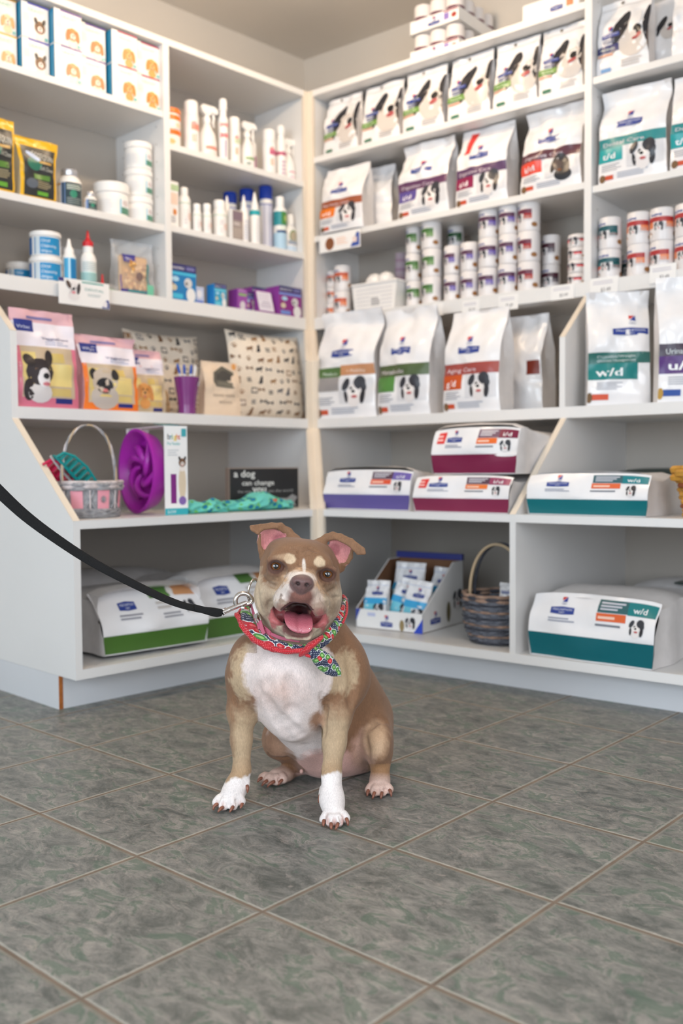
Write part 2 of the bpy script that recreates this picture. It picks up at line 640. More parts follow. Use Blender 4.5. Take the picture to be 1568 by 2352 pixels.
def lay_art(gr, box, code, bar, red=False, pic='collie', uo=0.0):
    def f(A):
        emblem(A, .27 + uo, .90, A.w * .04)
        badge(A, .17 + uo, .68, .36 + uo, .80)
        A.lines(.16 + uo, .56, .38 + uo, .64, 2, (150, 154, 170))
        A.rect(.55, .77, .78, .95, gr, 1)
        A.lines(.57, .80, .76, .93, 3, (200, 200, 210), 2)
        A.rect(.78, .76, .99, .95, box, 1)
        if code:
            A.text(code, .82, .80, A.h * .12, (240, 240, 242), 2, width=A.w * .1, bold=.01)
        A.rect(.545, .64, .77, .76, bar, 1)
        A.lines(.56, .66, .7, .73, 1, (240, 200, 180), 2)
        A.lines(.54, .55, .74, .61, 1, (120, 124, 134))
        dogpic(A, .86, .60, A.h * .3, pic)
        if red:
            A.rect(.05, .66, .14, .92, (224, 58, 56), 1, skew=.015)
            A.lines(.06, .7, .13, .88, 2, (244, 190, 184), 2)
    return f


# ------------------------------------------------------------------ round containers
def cyl_surf(r, z0=0.0, x=0, y=0):
    # u wraps round the front: u=0 faces -y
    return lambda u, v, off: (x + (r + off) * math.sin(u / r), y - (r + off) * math.cos(u / r), z0 + v)


def can(label, F, s, out, z, r, h, band, box, box2=None, yaw=0.0, pic=True, group=None, dark=False, top=None):
    root = thing('food_can', label, 'can', place(F, s, out, z, yaw), group)
    b = MB()
    rr = r
    b.lathe([(r * .92, 0), (r * .97, .002), (r * .97, .004), (r, .007), (r, h - .007), (r * .97, h - .004), (r * .97, h - .001), (r * .93, h), (r * .9, h - .003), (.001, h - .003)], M_can, 28)
    b.build('tin', root)
    p = MB()
    A = Art(p, cyl_surf(r, .008), 2 * math.pi * r, h - .016, eps=.0004, step=.006)
    w = A.w
    A.surf = (lambda base: (lambda u, v, off: base(u - w / 2, v, off)))(cyl_surf(r, .008))
    A.rect(.02, .58, .74, .75, band, 1)
    if box2:
        A.rect(.27, .47, .44, .58, box, 1); A.rect(.27, .36, .44, .47, box2, 1)
        A.rect(.62, .47, .74, .58, box, 1); A.rect(.62, .40, .74, .47, box2, 1)
    else:
        A.rect(.27, .36, .44, .58, box, 1)
    A.rect(.02, .36, .20, .58, box, 1); A.rect(.62, .38, .74, .58, box, 1)
    badge(A, .40, .78, .56, .88)
    badge(A, .22, .78, .34, .88)
    A.rect(.45, .28, .59, .58, (214, 212, 212), 1)
    dogpic(A, .52, .42, r * .95)
    A.ell(.36, .13, r * .42, h * .09, (168, 116, 74), 1)
    A.ell(.36, .10, r * .42, h * .07, (226, 220, 216), 2)
    A.ell(.78, .15, r * .3, h * .08, (150, 104, 60), 1)
    A.lines(.60, .3, .74, .5, 4, (190, 186, 190))
    p.build('label', root)
    if top:
        pass
    return root


M_can = mat('white_can_print', (226, 222, 222), 0.3, spec=0.55)
M_lid = mat('moulded_lid', (240, 238, 236), 0.35)


def ribbed_lid(b, r, z0, z1, m, seg=36):
    rings = []
    for z, k in ((z0, 1.0), (z0 + .001, 1.03), (z1 - .003, 1.03), (z1, .97)):
        rings.append([(r * k * (1 + .012 * (j % 2)) * math.cos(2 * math.pi * j / seg), r * k * (1 + .012 * (j % 2)) * math.sin(2 * math.pi * j / seg), z) for j in range(seg)])
    b.rings(rings, m)


def jar(name, label, F, s, out, z, r, h, lidh, art, yaw=0.0, body=None, lid=None, group=None, cat='jar', neck=0.96):
    root = thing(name, label, cat, place(F, s, out, z, yaw), group)
    b = MB()
    hb = h - lidh
    b.lathe([(r * .9, 0), (r * .98, .004), (r, .01), (r, hb - .008), (r * neck, hb - .002), (r * .93, hb)], body or M_plastic)
    b.build('body', root)
    l = MB()
    ribbed_lid(l, r, hb, h, lid or M_lid)
    l.build('lid', root)
    p = MB()
    A = Art(p, None, 2 * math.pi * r, hb, eps=.0004, step=.008)
    A.surf = lambda u, v, off: cyl_surf(r)(u - A.w / 2, v, off + .0003)
    art(A)
    p.build('label', root)
    return root


def bottle(name, label, F, s, out, z, r, prof, capprof, art, body=None, cap=None, yaw=0.0, group=None, cat='bottle', sx=1.0, hb=None):
    """prof: body profile (r fraction, z); capprof: cap profile (abs r, z)"""
    root = thing(name, label, cat, place(F, s, out, z, yaw), group)
    b = MB()
    b.lathe([(a * r, zz) for a, zz in prof], body or M_plastic, sy=sx)
    b.build('body', root)
    if capprof:
        c = MB()
        c.lathe(capprof, cap or M_lid, 22)
        c.build('cap', root)
    if art:
        p = MB()
        hb = hb or max(zz for a, zz in prof if a > .95)
        A = Art(p, None, 2 * math.pi * r, hb, eps=.0004, step=.008)
        def S(u, v, off):
            q = cyl_surf(r)(u - A.w / 2, v, off + .0003)
            return (q[0], q[1] * sx - (.0004 if sx < 1 else 0), q[2])
        A.surf = S
        art(A)
        p.build('label', root)
    return root


def trigger(root, z, m, s=1.0):
    # spray head: collar, stem, nozzle pointing right, lever
    t = MB()
    t.lathe([(.014 * s, z), (.014 * s, z + .018 * s), (.009 * s, z + .020 * s), (.008 * s, z + .034 * s)], m, 18)
    zz = z + .03 * s
    t.prism([(-.022 * s, zz + .004 * s), (-.026 * s, zz + .018 * s), (-.02 * s, zz + .028 * s), (.03 * s, zz + .030 * s), (.042 * s, zz + .022 * s), (.044 * s, zz + .008 * s), (.034 * s, zz + .006 * s), (.02 * s, zz + .008 * s), (.008 * s, zz - .004 * s), (-.01 * s, zz - .004 * s)], 'y', -.009 * s, .009 * s, m)
    t.build('spray_head', root, bevel=.002)
    l = MB()
    l.tube([(.026 * s, 0, zz + .008 * s), (.03 * s, 0, zz - .008 * s), (.026 * s, 0, zz - .022 * s), (.03 * s, 0, zz - .036 * s)], [.005 * s, .0045 * s, .004 * s, .003 * s], m, 8)
    l.build('trigger', root)


def carton(name, label, F, s, out, z, w, h, d, mface, art, yaw=0.0, group=None, cat='box', side=None, sart=None):
    root = thing(name, label, cat, place(F, s, out, z, yaw), group)
    b = MB()
    b.rbox(-w / 2, w / 2, 0, d, 0, h, mface, .0015)
    if side:
        b.add([(-w / 2 - .0004, .002, .002), (-w / 2 - .0004, d - .002, .002), (-w / 2 - .0004, d - .002, h - .002), (-w / 2 - .0004, .002, h - .002)], [(3, 2, 1, 0)], side)
        b.add([(w / 2 + .0004, .002, .002), (w / 2 + .0004, d - .002, .002), (w / 2 + .0004, d - .002, h - .002), (w / 2 + .0004, .002, h - .002)], [(0, 1, 2, 3)], side)
    b.build('carton', root)
    p = MB()
    A = Art(p, lambda u, v, off: (u - w / 2, -off - .0002, v), w, h)
    art(A)
    p.build('printed_front', root)
    return root
# ------------------------------------------------------------------ the room
def struct(name, mb, smooth=False, M=None):
    o = mb.build(name, None, M, smooth=smooth)
    o['kind'] = 'structure'
    return o


def floor_material():
    m = bpy.data.materials.new('slate_look_tiles')
    m.use_nodes = True
    nt = m.node_tree; N = nt.nodes; Lk = nt.links
    b = N['Principled BSDF']

    def node(t, **kw):
        n = N.new(t)
        for k, v in kw.items():
            setattr(n, k, v)
        return n

    def math_(op, a, b_=None, c=None):
        n = node('ShaderNodeMath', operation=op)
        for i, x in enumerate((a, b_, c)):
            if x is None:
                continue
            if isinstance(x, (int, float)):
                n.inputs[i].default_value = x
            else:
                Lk.new(x, n.inputs[i])
        return n.outputs[0]

    def ramp(f, stops):
        n = node('ShaderNodeValToRGB')
        el = n.color_ramp.elements
        el[0].position, el[0].color = stops[0][0], lin(stops[0][1])
        el[1].position, el[1].color = stops[1][0], lin(stops[1][1])
        for p, c in stops[2:]:
            e = el.new(p); e.color = lin(c)
        Lk.new(f, n.inputs['Fac'])
        return n.outputs['Color']

    def mix(f, a, c, bt='MIX'):
        n = node('ShaderNodeMix', data_type='RGBA', blend_type=bt)
        if isinstance(f, (int, float)):
            n.inputs[0].default_value = f
        else:
            Lk.new(f, n.inputs[0])
        for i, x in ((6, a), (7, c)):
            if isinstance(x, tuple):
                n.inputs[i].default_value = x
            else:
                Lk.new(x, n.inputs[i])
        return n.outputs[2]

    def nz(vec, scale, detail=6, rough=.6, dist=0.0):
        n = node('ShaderNodeTexNoise')
        n.inputs['Scale'].default_value = scale
        n.inputs['Detail'].default_value = detail
        n.inputs['Roughness'].default_value = rough
        n.inputs['Distortion'].default_value = dist
        Lk.new(vec, n.inputs['Vector'])
        return n.outputs['Fac']
    tc = node('ShaderNodeTexCoord')
    sc = node('ShaderNodeVectorMath', operation='SCALE')
    sc.inputs['Scale'].default_value = 1 / TILE
    Lk.new(tc.outputs['Object'], sc.inputs[0])
    sp = node('ShaderNodeSeparateXYZ'); Lk.new(sc.outputs[0], sp.inputs[0])
    # distance to the nearest joint in tile units
    def edge(x):
        fr = math_('FRACT', x)
        return math_('MINIMUM', fr, math_('SUBTRACT', 1.0, fr))
    wob = math_('MULTIPLY', math_('SUBTRACT', nz(tc.outputs['Object'], 60, 3), .5), .006)
    e = math_('ADD', math_('MINIMUM', edge(sp.outputs[0]), edge(sp.outputs[1])), wob)
    # per tile offset so that no two tiles share a pattern
    fl = node('ShaderNodeVectorMath', operation='FLOOR'); Lk.new(sc.outputs[0], fl.inputs[0])
    wn = node('ShaderNodeTexWhiteNoise', noise_dimensions='3D'); Lk.new(fl.outputs[0], wn.inputs['Vector'])
    o10 = node('ShaderNodeVectorMath', operation='SCALE'); o10.inputs['Scale'].default_value = 9.0
    Lk.new(wn.outputs['Color'], o10.inputs[0])
    ad = node('ShaderNodeVectorMath', operation='ADD'); Lk.new(tc.outputs['Object'], ad.inputs[0]); Lk.new(o10.outputs[0], ad.inputs[1])
    mp = node('ShaderNodeMapping'); mp.inputs['Rotation'].default_value = (0, 0, R(42)); mp.inputs['Scale'].default_value = (1, 1.7, 1)
    Lk.new(ad.outputs[0], mp.inputs['Vector'])
    v = mp.outputs['Vector']
    n1 = nz(v, 13, 13, .78, .5)
    base = ramp(n1, [(.36, (84, 88, 84)), (.68, (168, 163, 157)), (.46, (116, 117, 113)), (.56, (146, 143, 138))])
    green = ramp(nz(v, 13, 9, .70, 1.0), [(.53, (0, 0, 0)), (.575, (255, 255, 255))])
    c = mix(math_('MULTIPLY', green, .62), base, lin((78, 104, 88)))
    pale = ramp(nz(v, 22, 9, .78, 1.2), [(.56, (0, 0, 0)), (.63, (255, 255, 255))])
    c = mix(math_('MULTIPLY', pale, .55), c, lin((170, 160, 154)))
    dark = ramp(nz(v, 55, 9, .85, .6), [(.38, (255, 255, 255)), (.45, (0, 0, 0))])
    c = mix(math_('MULTIPLY', dark, .5), c, lin((74, 78, 74)))
    # paler uneven rim round each tile, then the brown joint
    rim = ramp(math_('ADD', e, math_('MULTIPLY', math_('SUBTRACT', nz(v, 45, 5, .7), .5), .016)), [(.020, (255, 255, 255)), (.027, (0, 0, 0))])
    c = mix(math_('MULTIPLY', rim, .6), c, lin((172, 168, 158)))
    gm = ramp(e, [(.0075, (255, 255, 255)), (.0110, (0, 0, 0))])
    gc = ramp(nz(tc.outputs['Object'], 9, 4), [(.35, (112, 98, 86)), (.65, (138, 122, 108))])
    c = mix(gm, c, gc)
    Lk.new(c, b.inputs['Base Color'])
    rg = node('ShaderNodeMapRange'); Lk.new(n1, rg.inputs[0]); rg.inputs[3].default_value = .34; rg.inputs[4].default_value = .5
    Lk.new(mix(gm, rg.outputs[0], (.9, .9, .9, 1)), b.inputs['Roughness'])
    b.inputs['Specular IOR Level'].default_value = .42
    hgt = ramp(e, [(.008, (0, 0, 0)), (.024, (255, 255, 255))])
    hh = math_('ADD', math_('MULTIPLY', hgt, 1.0), math_('MULTIPLY', n1, .25))
    bp = node('ShaderNodeBump'); bp.inputs['Strength'].default_value = .55; bp.inputs['Distance'].default_value = .004
    Lk.new(hh, bp.inputs['Height']); Lk.new(bp.outputs[0], b.inputs['Normal'])
    return m


M_wall = mat('painted_wall', (198, 192, 184), .75, var=.015, scale=4, bump=.15, bscale=160)
M_ceil = mat('painted_ceiling', (214, 208, 200), .85, var=.015, scale=4, bump=.2, bscale=120)


def build_room():
    b = MB(); b.box(-3.2, 3.6, -4.2, 3.2, -.06, 0, floor_material()); struct('floor', b)
    b = MB(); b.box(-3.2, 3.6, -4.2, 3.2, 2.62, 2.70, M_ceil); struct('ceiling', b)
    # walls stand directly behind the two shelving runs and meet in the corner
    sc = corner_s(-.80)
    b = MB(); b.box(-2.6, sc[0] + .10, .80, .90, 0, 2.62, M_wall); struct('wall_left', b, M=FL)
    b = MB(); b.box(sc[1] - .10, 3.6, .80, .90, 0, 2.62, M_wall); struct('wall_right', b, M=FR)


def corner_s(out):
    # where the two faces at this offset cross: s along the left run, s along the right run
    a = np.array([[LN.x, LN.y], [RN.x, RN.y]])
    p = np.linalg.solve(a, [CL + out, CR + out])
    return float(LD.x * p[0] + LD.y * p[1]), float(RD.x * p[0] + RD.y * p[1])


def board(mb, s0, s1, o0, o1, z0, z1, edge=True):
    # horizontal or vertical board between offsets o0 (back) and o1 (front, facing the room)
    mb.rbox(s0, s1, -o1, -o0, z0, z1, M_lam, .0012)


def part(name, parent, fn, **kw):
    b = MB(); fn(b)
    return b.build(name, parent, smooth=False, **kw)


PROFILE = [(.78, .10), (-.10, .10), (-.10, .555), (.25, .86), (.25, 1.128), (.44, 1.287), (.44, 2.285), (.78, 2.285)]  # (y, z) of an end panel


def lower_profile():
    return PROFILE[:6] + [(.78, 1.287)]


def build_shelving():
    kick = mat('toe_kick_laminate', (214, 216, 220), .4, var=.02, scale=4)
    # ---------- left run
    cs = {o: corner_s(o) for o in (.10, 0.0, -.25, -.44)}
    E0 = .115
    T = thing('display_shelving', 'long white laminate shelving run on the left wall holding cartons, bottles and cushions', 'shelving unit', FL)
    e, s3, s4 = cs[.10][0], cs[-.25][0], cs[-.44][0]

    def base_shelf(b, s0, sa, sb, z0, z1):
        b.prism([(s0, -.10), (sa, -.10), (sb, .25), (sb, .775), (s0, .775)], 'z', z0, z1, M_lam)
    MID = [(.25, .897), (.25, 1.128), (.44, 1.287), (.775, 1.287), (.775, .897)]
    part('toe_kick', T, lambda b: (b.box(E0 + .012, cs[0.0][0], .0, .02, 0, .1, kick), b.box(E0, E0 + .012, -.0, .78, 0, .0995, kick)))
    part('exposed_edge', T, lambda b: b.box(E0 + .001, E0 + .0135, -.0015, .0, 0, .0985, M_wood))
    part('side_panel', T, lambda b: b.prism(PROFILE, 'x', E0, E0 + .022, M_lam))
    [part('edge_banding', T, lambda b, y0=y0, z0=z0, y1=y1, z1=z1: b.prism([(y0 - .001, z0), (y1 - .001, z1), (y1 + .002, z1 + .001), (y0 + .002, z0 + .001)], 'x', E0, E0 + .0222, M_edge)) for (y0, z0), (y1, z1) in (((-.10, .555), (.25, .86)), ((.25, 1.128), (.44, 1.287)))]
    part('side_panel', T, lambda b: b.box(s3 - .02, s3, .25, .775, .128, .86, M_lam))
    part('side_panel', T, lambda b: b.box(s4 - .02, s4, .44, .775, .897, 1.287, M_lam))
    part('corner_panel', T, lambda b: b.add([(s3 - .02, .26, .897), (s4 - .02, .44, .897), (s4 - .02, .44, 1.287), (s3 - .02, .26, 1.128), (s3 - .002, .252, .897), (s4 - .002, .442, .897), (s4 - .002, .442, 1.287), (s3 - .002, .252, 1.128)], [(0, 3, 2, 1), (4, 5, 6, 7), (0, 4, 7, 3), (1, 2, 6, 5), (3, 7, 6, 2), (0, 1, 5, 4)], M_lam))
    part('corner_panel', T, lambda b: b.add([(e - .02, -.09, .128), (s3 - .02, .25, .128), (s3 - .02, .25, .86), (e - .02, -.09, .555), (e - .002, -.098, .128), (s3 - .002, .25, .128), (s3 - .002, .25, .86), (e - .002, -.098, .555)], [(0, 3, 2, 1), (4, 5, 6, 7), (0, 4, 7, 3), (1, 2, 6, 5), (3, 7, 6, 2), (0, 1, 5, 4)], M_lam))
    part('corner_post', T, lambda b: corner_post(b, [e, s3, s4], -1))
    part('shelf', T, lambda b: base_shelf(b, E0 + .022, e, s3, .10, .128))
    part('shelf', T, lambda b: base_shelf(b, E0 + .022, e, s3, .531, .555))
    part('shelf', T, lambda b: b.prism([(E0 + .022, .25), (s3, .25), (s4, .44), (s4, .775), (E0 + .022, .775)], 'z', .86, .897, M_lam))
    part('shelf', T, lambda b: board(b, E0 + .022, s4, -.78, -.44, 1.287, 1.337))
    part('shelf', T, lambda b: board(b, E0 + .022, .83, -.762, -.445, 1.580, 1.605))
    part('shelf', T, lambda b: board(b, E0 + .022, .83, -.762, -.445, 1.996, 2.020))
    part('shelf', T, lambda b: board(b, .857, s4 - .02, -.762, -.445, 1.586, 1.610))
    part('shelf', T, lambda b: board(b, .857, s4 - .02, -.762, -.445, 1.887, 1.911))
    part('top_board', T, lambda b: board(b, E0, s4, -.78, -.44, 2.262, 2.287))
    part('divider', T, lambda b: divider(b, .830, .857, 1.337, 2.262, .44, .762))
    part('divider', T, lambda b: board(b, s4 - .02, s4, -.762, -.442, 1.337, 2.262))
    part('back_panel', T, lambda b: (b.box(E0 + .022, s3 - .02, .762, .776, .128, .86, M_backp), b.box(E0 + .022, s4 - .02, .762, .776, .897, 1.287, M_backp), b.box(E0 + .022, s4, .762, .776, 1.337, 2.262, M_backp)))
    # ---------- right run
    S1 = 1.25
    T = thing('display_shelving', 'white laminate shelving run on the right wall full of pet food bags and cans', 'shelving unit', FR)
    e, s3, s4 = cs[.10][1], cs[-.25][1], cs[-.44][1]

    def base_shelf(b, s0, sa, sb, z0, z1):
        b.prism([(s0, -.10), (s0, .775), (sb, .775), (sb, .25), (sa, -.10)], 'z', z0, z1, M_lam)
    part('toe_kick', T, lambda b: b.box(cs[0.0][1], S1, .0, .02, 0, .1, kick))
    part('shelf', T, lambda b: base_shelf(b, S1, e, s3, .10, .128))
    part('shelf', T, lambda b: base_shelf(b, S1, e, s3, .531, .555))
    part('shelf', T, lambda b: b.prism([(S1, .25), (S1, .775), (s4, .775), (s4, .44), (s3, .25)], 'z', .86, .897, M_lam))
    part('shelf', T, lambda b: board(b, s4, S1, -.78, -.44, 1.287, 1.337))
    part('corner_post', T, lambda b: corner_post(b, [e, s3, s4], 1))
    part('side_panel', T, lambda b: b.box(s3, s3 + .02, .25, .775, .128, .86, M_lam))
    part('side_panel', T, lambda b: b.box(s4, s4 + .02, .44, .775, .897, 1.287, M_lam))
    part('divider', T, lambda b: (b.box(-.080, -.060, -.0995, .762, .128, .531, M_lam), b.prism([(-.0995, .555), (.25, .86), (.762, .86), (.762, .555)], 'x', -.080, -.060, M_lam)))
    part('edge_banding', T, lambda b: b.prism([(-.101, .555), (.249, .86), (.252, .861), (-.098, .556)], 'x', -.0801, -.0599, M_edge))
    part('divider', T, lambda b: b.prism(MID, 'x', -.085, -.065, M_lam))
    part('edge_banding', T, lambda b: b.prism([(.249, 1.128), (.439, 1.287), (.442, 1.288), (.252, 1.129)], 'x', -.0851, -.0649, M_edge))
    part('divider', T, lambda b: board(b, s4, s4 + .02, -.762, -.442, 1.337, 2.262))
    part('divider', T, lambda b: divider(b, -.087, -.060, 1.337, 2.45, .44, .762))
    part('shelf', T, lambda b: board(b, s4 + .02, -.087, -.762, -.445, 1.656, 1.680))
    part('shelf', T, lambda b: board(b, s4 + .02, -.087, -.762, -.445, 1.986, 2.010))
    part('top_board', T, lambda b: board(b, s4, -.087, -.78, -.44, 2.262, 2.287))
    part('shelf', T, lambda b: board(b, -.060, S1, -.762, -.445, 1.636, 1.660))
    part('shelf', T, lambda b: board(b, -.060, S1, -.762, -.445, 2.001, 2.025))
    part('side_panel', T, lambda b: b.prism(PROFILE, 'x', S1, S1 + .022, M_lam))
    part('back_panel', T, lambda b: (b.box(s3 + .02, S1, .762, .776, .128, .86, M_backp), b.box(s4 + .02, S1, .762, .776, .897, 1.287, M_backp), b.box(s4, S1, .762, .776, 1.337, 2.262, M_backp)))


def divider(b, s0, s1, z0, z1, y0, y1):
    b.rbox(s0, s1, y0, y1, z0, z1, M_lam, .001)
    # rows of shelf pin holes on both faces
    ink_ = mat('pin_hole_shadow_grey', (150, 142, 134), .8)
    z = z0 + .06
    while z < z1 - .04:
        for yy in (y0 + .05, y1 - .05):
            b.lathe([(.0026, 0), (.0026, .0006)], ink_, 8, M=Matrix.Translation((s0, yy, z)) @ Matrix.Rotation(-math.pi / 2, 4, 'Y'))
            b.lathe([(.0026, 0), (.0026, .0006)], ink_, 8, M=Matrix.Translation((s1, yy, z)) @ Matrix.Rotation(math.pi / 2, 4, 'Y'))
        z += .064


def corner_post(b, ss, sgn):
    # cream faced edge that follows the front profile in the corner
    a, c, d = ss
    w = .026 * sgn
    t = .0015
    seq = [((-.10, .10), (-.10, .555), a, a), ((-.10, .555), (.25, .86), a, c), ((.25, .86), (.25, 1.128), c, c), ((.25, 1.128), (.44, 1.287), c, d), ((.44, 1.287), (.44, 2.285), d, d)]
    for (y0, z0), (y1, z1), sa, sb in seq:
        q = [(sa, y0 - t, z0), (sa + w, y0 - t, z0), (sb + w, y1 - t, z1), (sb, y1 - t, z1), (sa, y0 + .012, z0), (sa + w, y0 + .012, z0), (sb + w, y1 + .012, z1), (sb, y1 + .012, z1)]
        fs = [(0, 1, 2, 3), (7, 6, 5, 4), (0, 3, 7, 4), (1, 5, 6, 2), (3, 2, 6, 7), (0, 4, 5, 1)]
        if sgn < 0:
            fs = [f[::-1] for f in fs]
        b.add(q, fs, M_edge)
# ------------------------------------------------------------------ goods on the left run
GREEN, LGREEN = (92, 128, 58), (110, 146, 74)
BL1 = (36, 128, 186)


def chew_art(kind, stripe):
    def f(A):
        A.rect(.22, .95, 1, .995, stripe, 1)
        A.text('ORAVET', .22, .76, A.h * .14, (104, 196, 172), 1, width=A.w * .6)
        A.lines(.05, .45, .3, .7, 5, (214, 214, 216))
        dogpic(A, .66, .34, A.w * .72, kind, 2)
        A.rect(.82, .04, .95, .12, (120, 190, 186), 5)
    return f


def left_top_shelf():
    M_box = mat('white_carton_gloss', (240, 236, 232), .35)
    M_blue = mat('carton_side_blue', (44, 140, 178), .4)
    cols = [(.244, 'spitz', (240, 178, 60), 'orange striped', 'pale orange puppy'), (.345, 'jack', (60, 64, 180), 'blue striped', 'terrier'),
            (.449, 'beagle', (92, 52, 150), 'purple striped', 'spaniel'), (.560, 'beagle', (92, 52, 150), 'purple striped', 'spaniel'),
            (.672, 'golden', (176, 46, 92), 'crimson striped', 'golden puppy'), (.782, 'golden', (176, 46, 92), 'crimson striped', 'golden puppy')]
    wd = [.094, .098, .103, .103, .104, .104]
    names = ['first', 'second', 'third', 'fourth', 'fifth', 'sixth']
    for lv in (0, 1):
        for i, (s, k, st, a, b) in enumerate(cols):
            h = .1170
            front = [-.50, -.475, -.475 + .03, -.472, -.445, -.462][i] - .004
            carton('dental_chew_box', f'{a} white chew carton with {b}, {names[i]} from left in the {"upper" if lv else "lower"} row', FL, s, front, 2.0205 + lv * h, wd[i], h - .0008, .16, M_box, chew_art(k, st), group='chew cartons on the top left shelf', side=M_blue)


def left_upper_b():
    z = 1.605
    M_yel = mat('pouch_yellow_film', (228, 178, 30), .25, bump=.1, bscale=20)
    M_sil = mat('pouch_side_film', (206, 196, 170), .3)

    def cos_art(A):
        A.rect(.09, .06, .93, .86, (40, 42, 42), 1)
        A.ell(.38, .58, A.w * .2, A.h * .11, (44, 112, 92), 2)
        A.ell(.36, .70, A.w * .2, A.h * .045, (190, 206, 236), 3, -.5)
        A.text('COSEQUIN', .30, .70, A.h * .13, (214, 214, 206), 4, width=A.w * .58, rot=-.12)
        A.rect(.5, .60, .84, .64, (176, 138, 60), 4)
        A.text('Soft Chews', .52, .50, A.h * .09, (196, 196, 186), 4, width=A.w * .36, rot=-.08)
        A.rect(.35, .34, .8, .42, (86, 128, 52), 2)
        A.lines(.45, .2, .85, .32, 4, (150, 140, 110), 2)
        A.ell(.3, .26, A.w * .16, A.h * .08, (92, 98, 108), 2)
        A.rect(.45, .09, .75, .15, (96, 160, 50), 2)
    bag('treat_pouch', 'yellow and black chew pouch cut off by the left edge of the shelf', 'pouch', FL, .203, -.475, z, .112, .245, .05, cos_art, body=M_yel, side=M_sil, top=1.12, lean=-.01)
    bag('treat_pouch', 'yellow and black stand-up chew pouch beside the white supplement bottle', 'pouch', FL, .343, -.475, z, .132, .205, .05, cos_art, body=M_yel, side=M_sil, top=1.22, lean=-.012)

    def sup(A):
        A.rect(.30, .08, .62, .92, (24, 52, 60), 1)
        A.rect(.30, .08, .36, .92, (120, 150, 200), 2)
        A.ell(.47, .52, A.w * .05, A.h * .14, (48, 132, 106), 2)
        A.lines(.38, .66, .6, .86, 3, (190, 200, 190), 2)
        A.lines(.38, .15, .6, .4, 4, (120, 130, 130), 2)
        A.rect(.05, .85, .3, .9, (220, 166, 60), 1)
    chrome = mat('silver_cap', (196, 196, 200), .25, metal=.7)
    bottle('supplement_bottle', 'white supplement bottle with black green label and silver cap beside the yellow pouch', FL, .485, -.522, z, .0415, [(.9, 0), (1, .006), (1, .098), (.8, .112), (.62, .118)], [(.026, .116), (.028, .119), (.028, .138), (.025, .142)], sup, cap=chrome)
    bottle('supplement_bottle', 'smallest white supplement bottle with dark label between the tall bottle and wide tub', FL, .556, -.504, z, .0225, [(.9, 0), (1, .004), (1, .050), (.75, .058), (.6, .061)], [(.014, .060), (.015, .062), (.015, .074), (.013, .077)], sup, cap=chrome)

    def tub(A):
        A.rect(.50, .18, .62, .74, (232, 234, 238), 1)
        A.rect(.50, .18, .62, .44, (86, 138, 116), 2)
        A.rect(.49, .18, .505, .74, (156, 206, 226), 3)
        A.ell(.56, .60, A.w * .04, A.h * .12, (206, 196, 196), 2)
        A.lines(.25, .2, .44, .7, 7, (222, 222, 224))
    jar('supplement_tub', 'widest white tub with green label standing beside the stack of three tubs', FL, .6635, -.540, z, .062, .130, .036, tub, cat='tub')
    for k, nm in enumerate(('bottom', 'middle', 'top')):
        jar('supplement_tub', f'white tub with small green label, {nm} of the stack of three', FL, .777, -.532, z + k * .1002, .050, .0998, .022, tub, cat='tub', group='stacked white tubs')


def wipes_art(A):
    A.rect(.36, .10, .60, .92, (20, 134, 190), 1)
    for k, t in enumerate(('Oral', 'Cleansing', 'Wipes')):
        A.text(t, .375, .68 - .25 * k, A.h * .18, (236, 242, 246), 2, width=A.w * (.09, .16, .11)[k])
    A.rect(.30, .1, .315, .92, (20, 134, 190), 1); A.rect(.335, .1, .342, .92, (120, 190, 220), 1)
    A.rect(.12, .1, .26, .92, (30, 110, 180), 1)


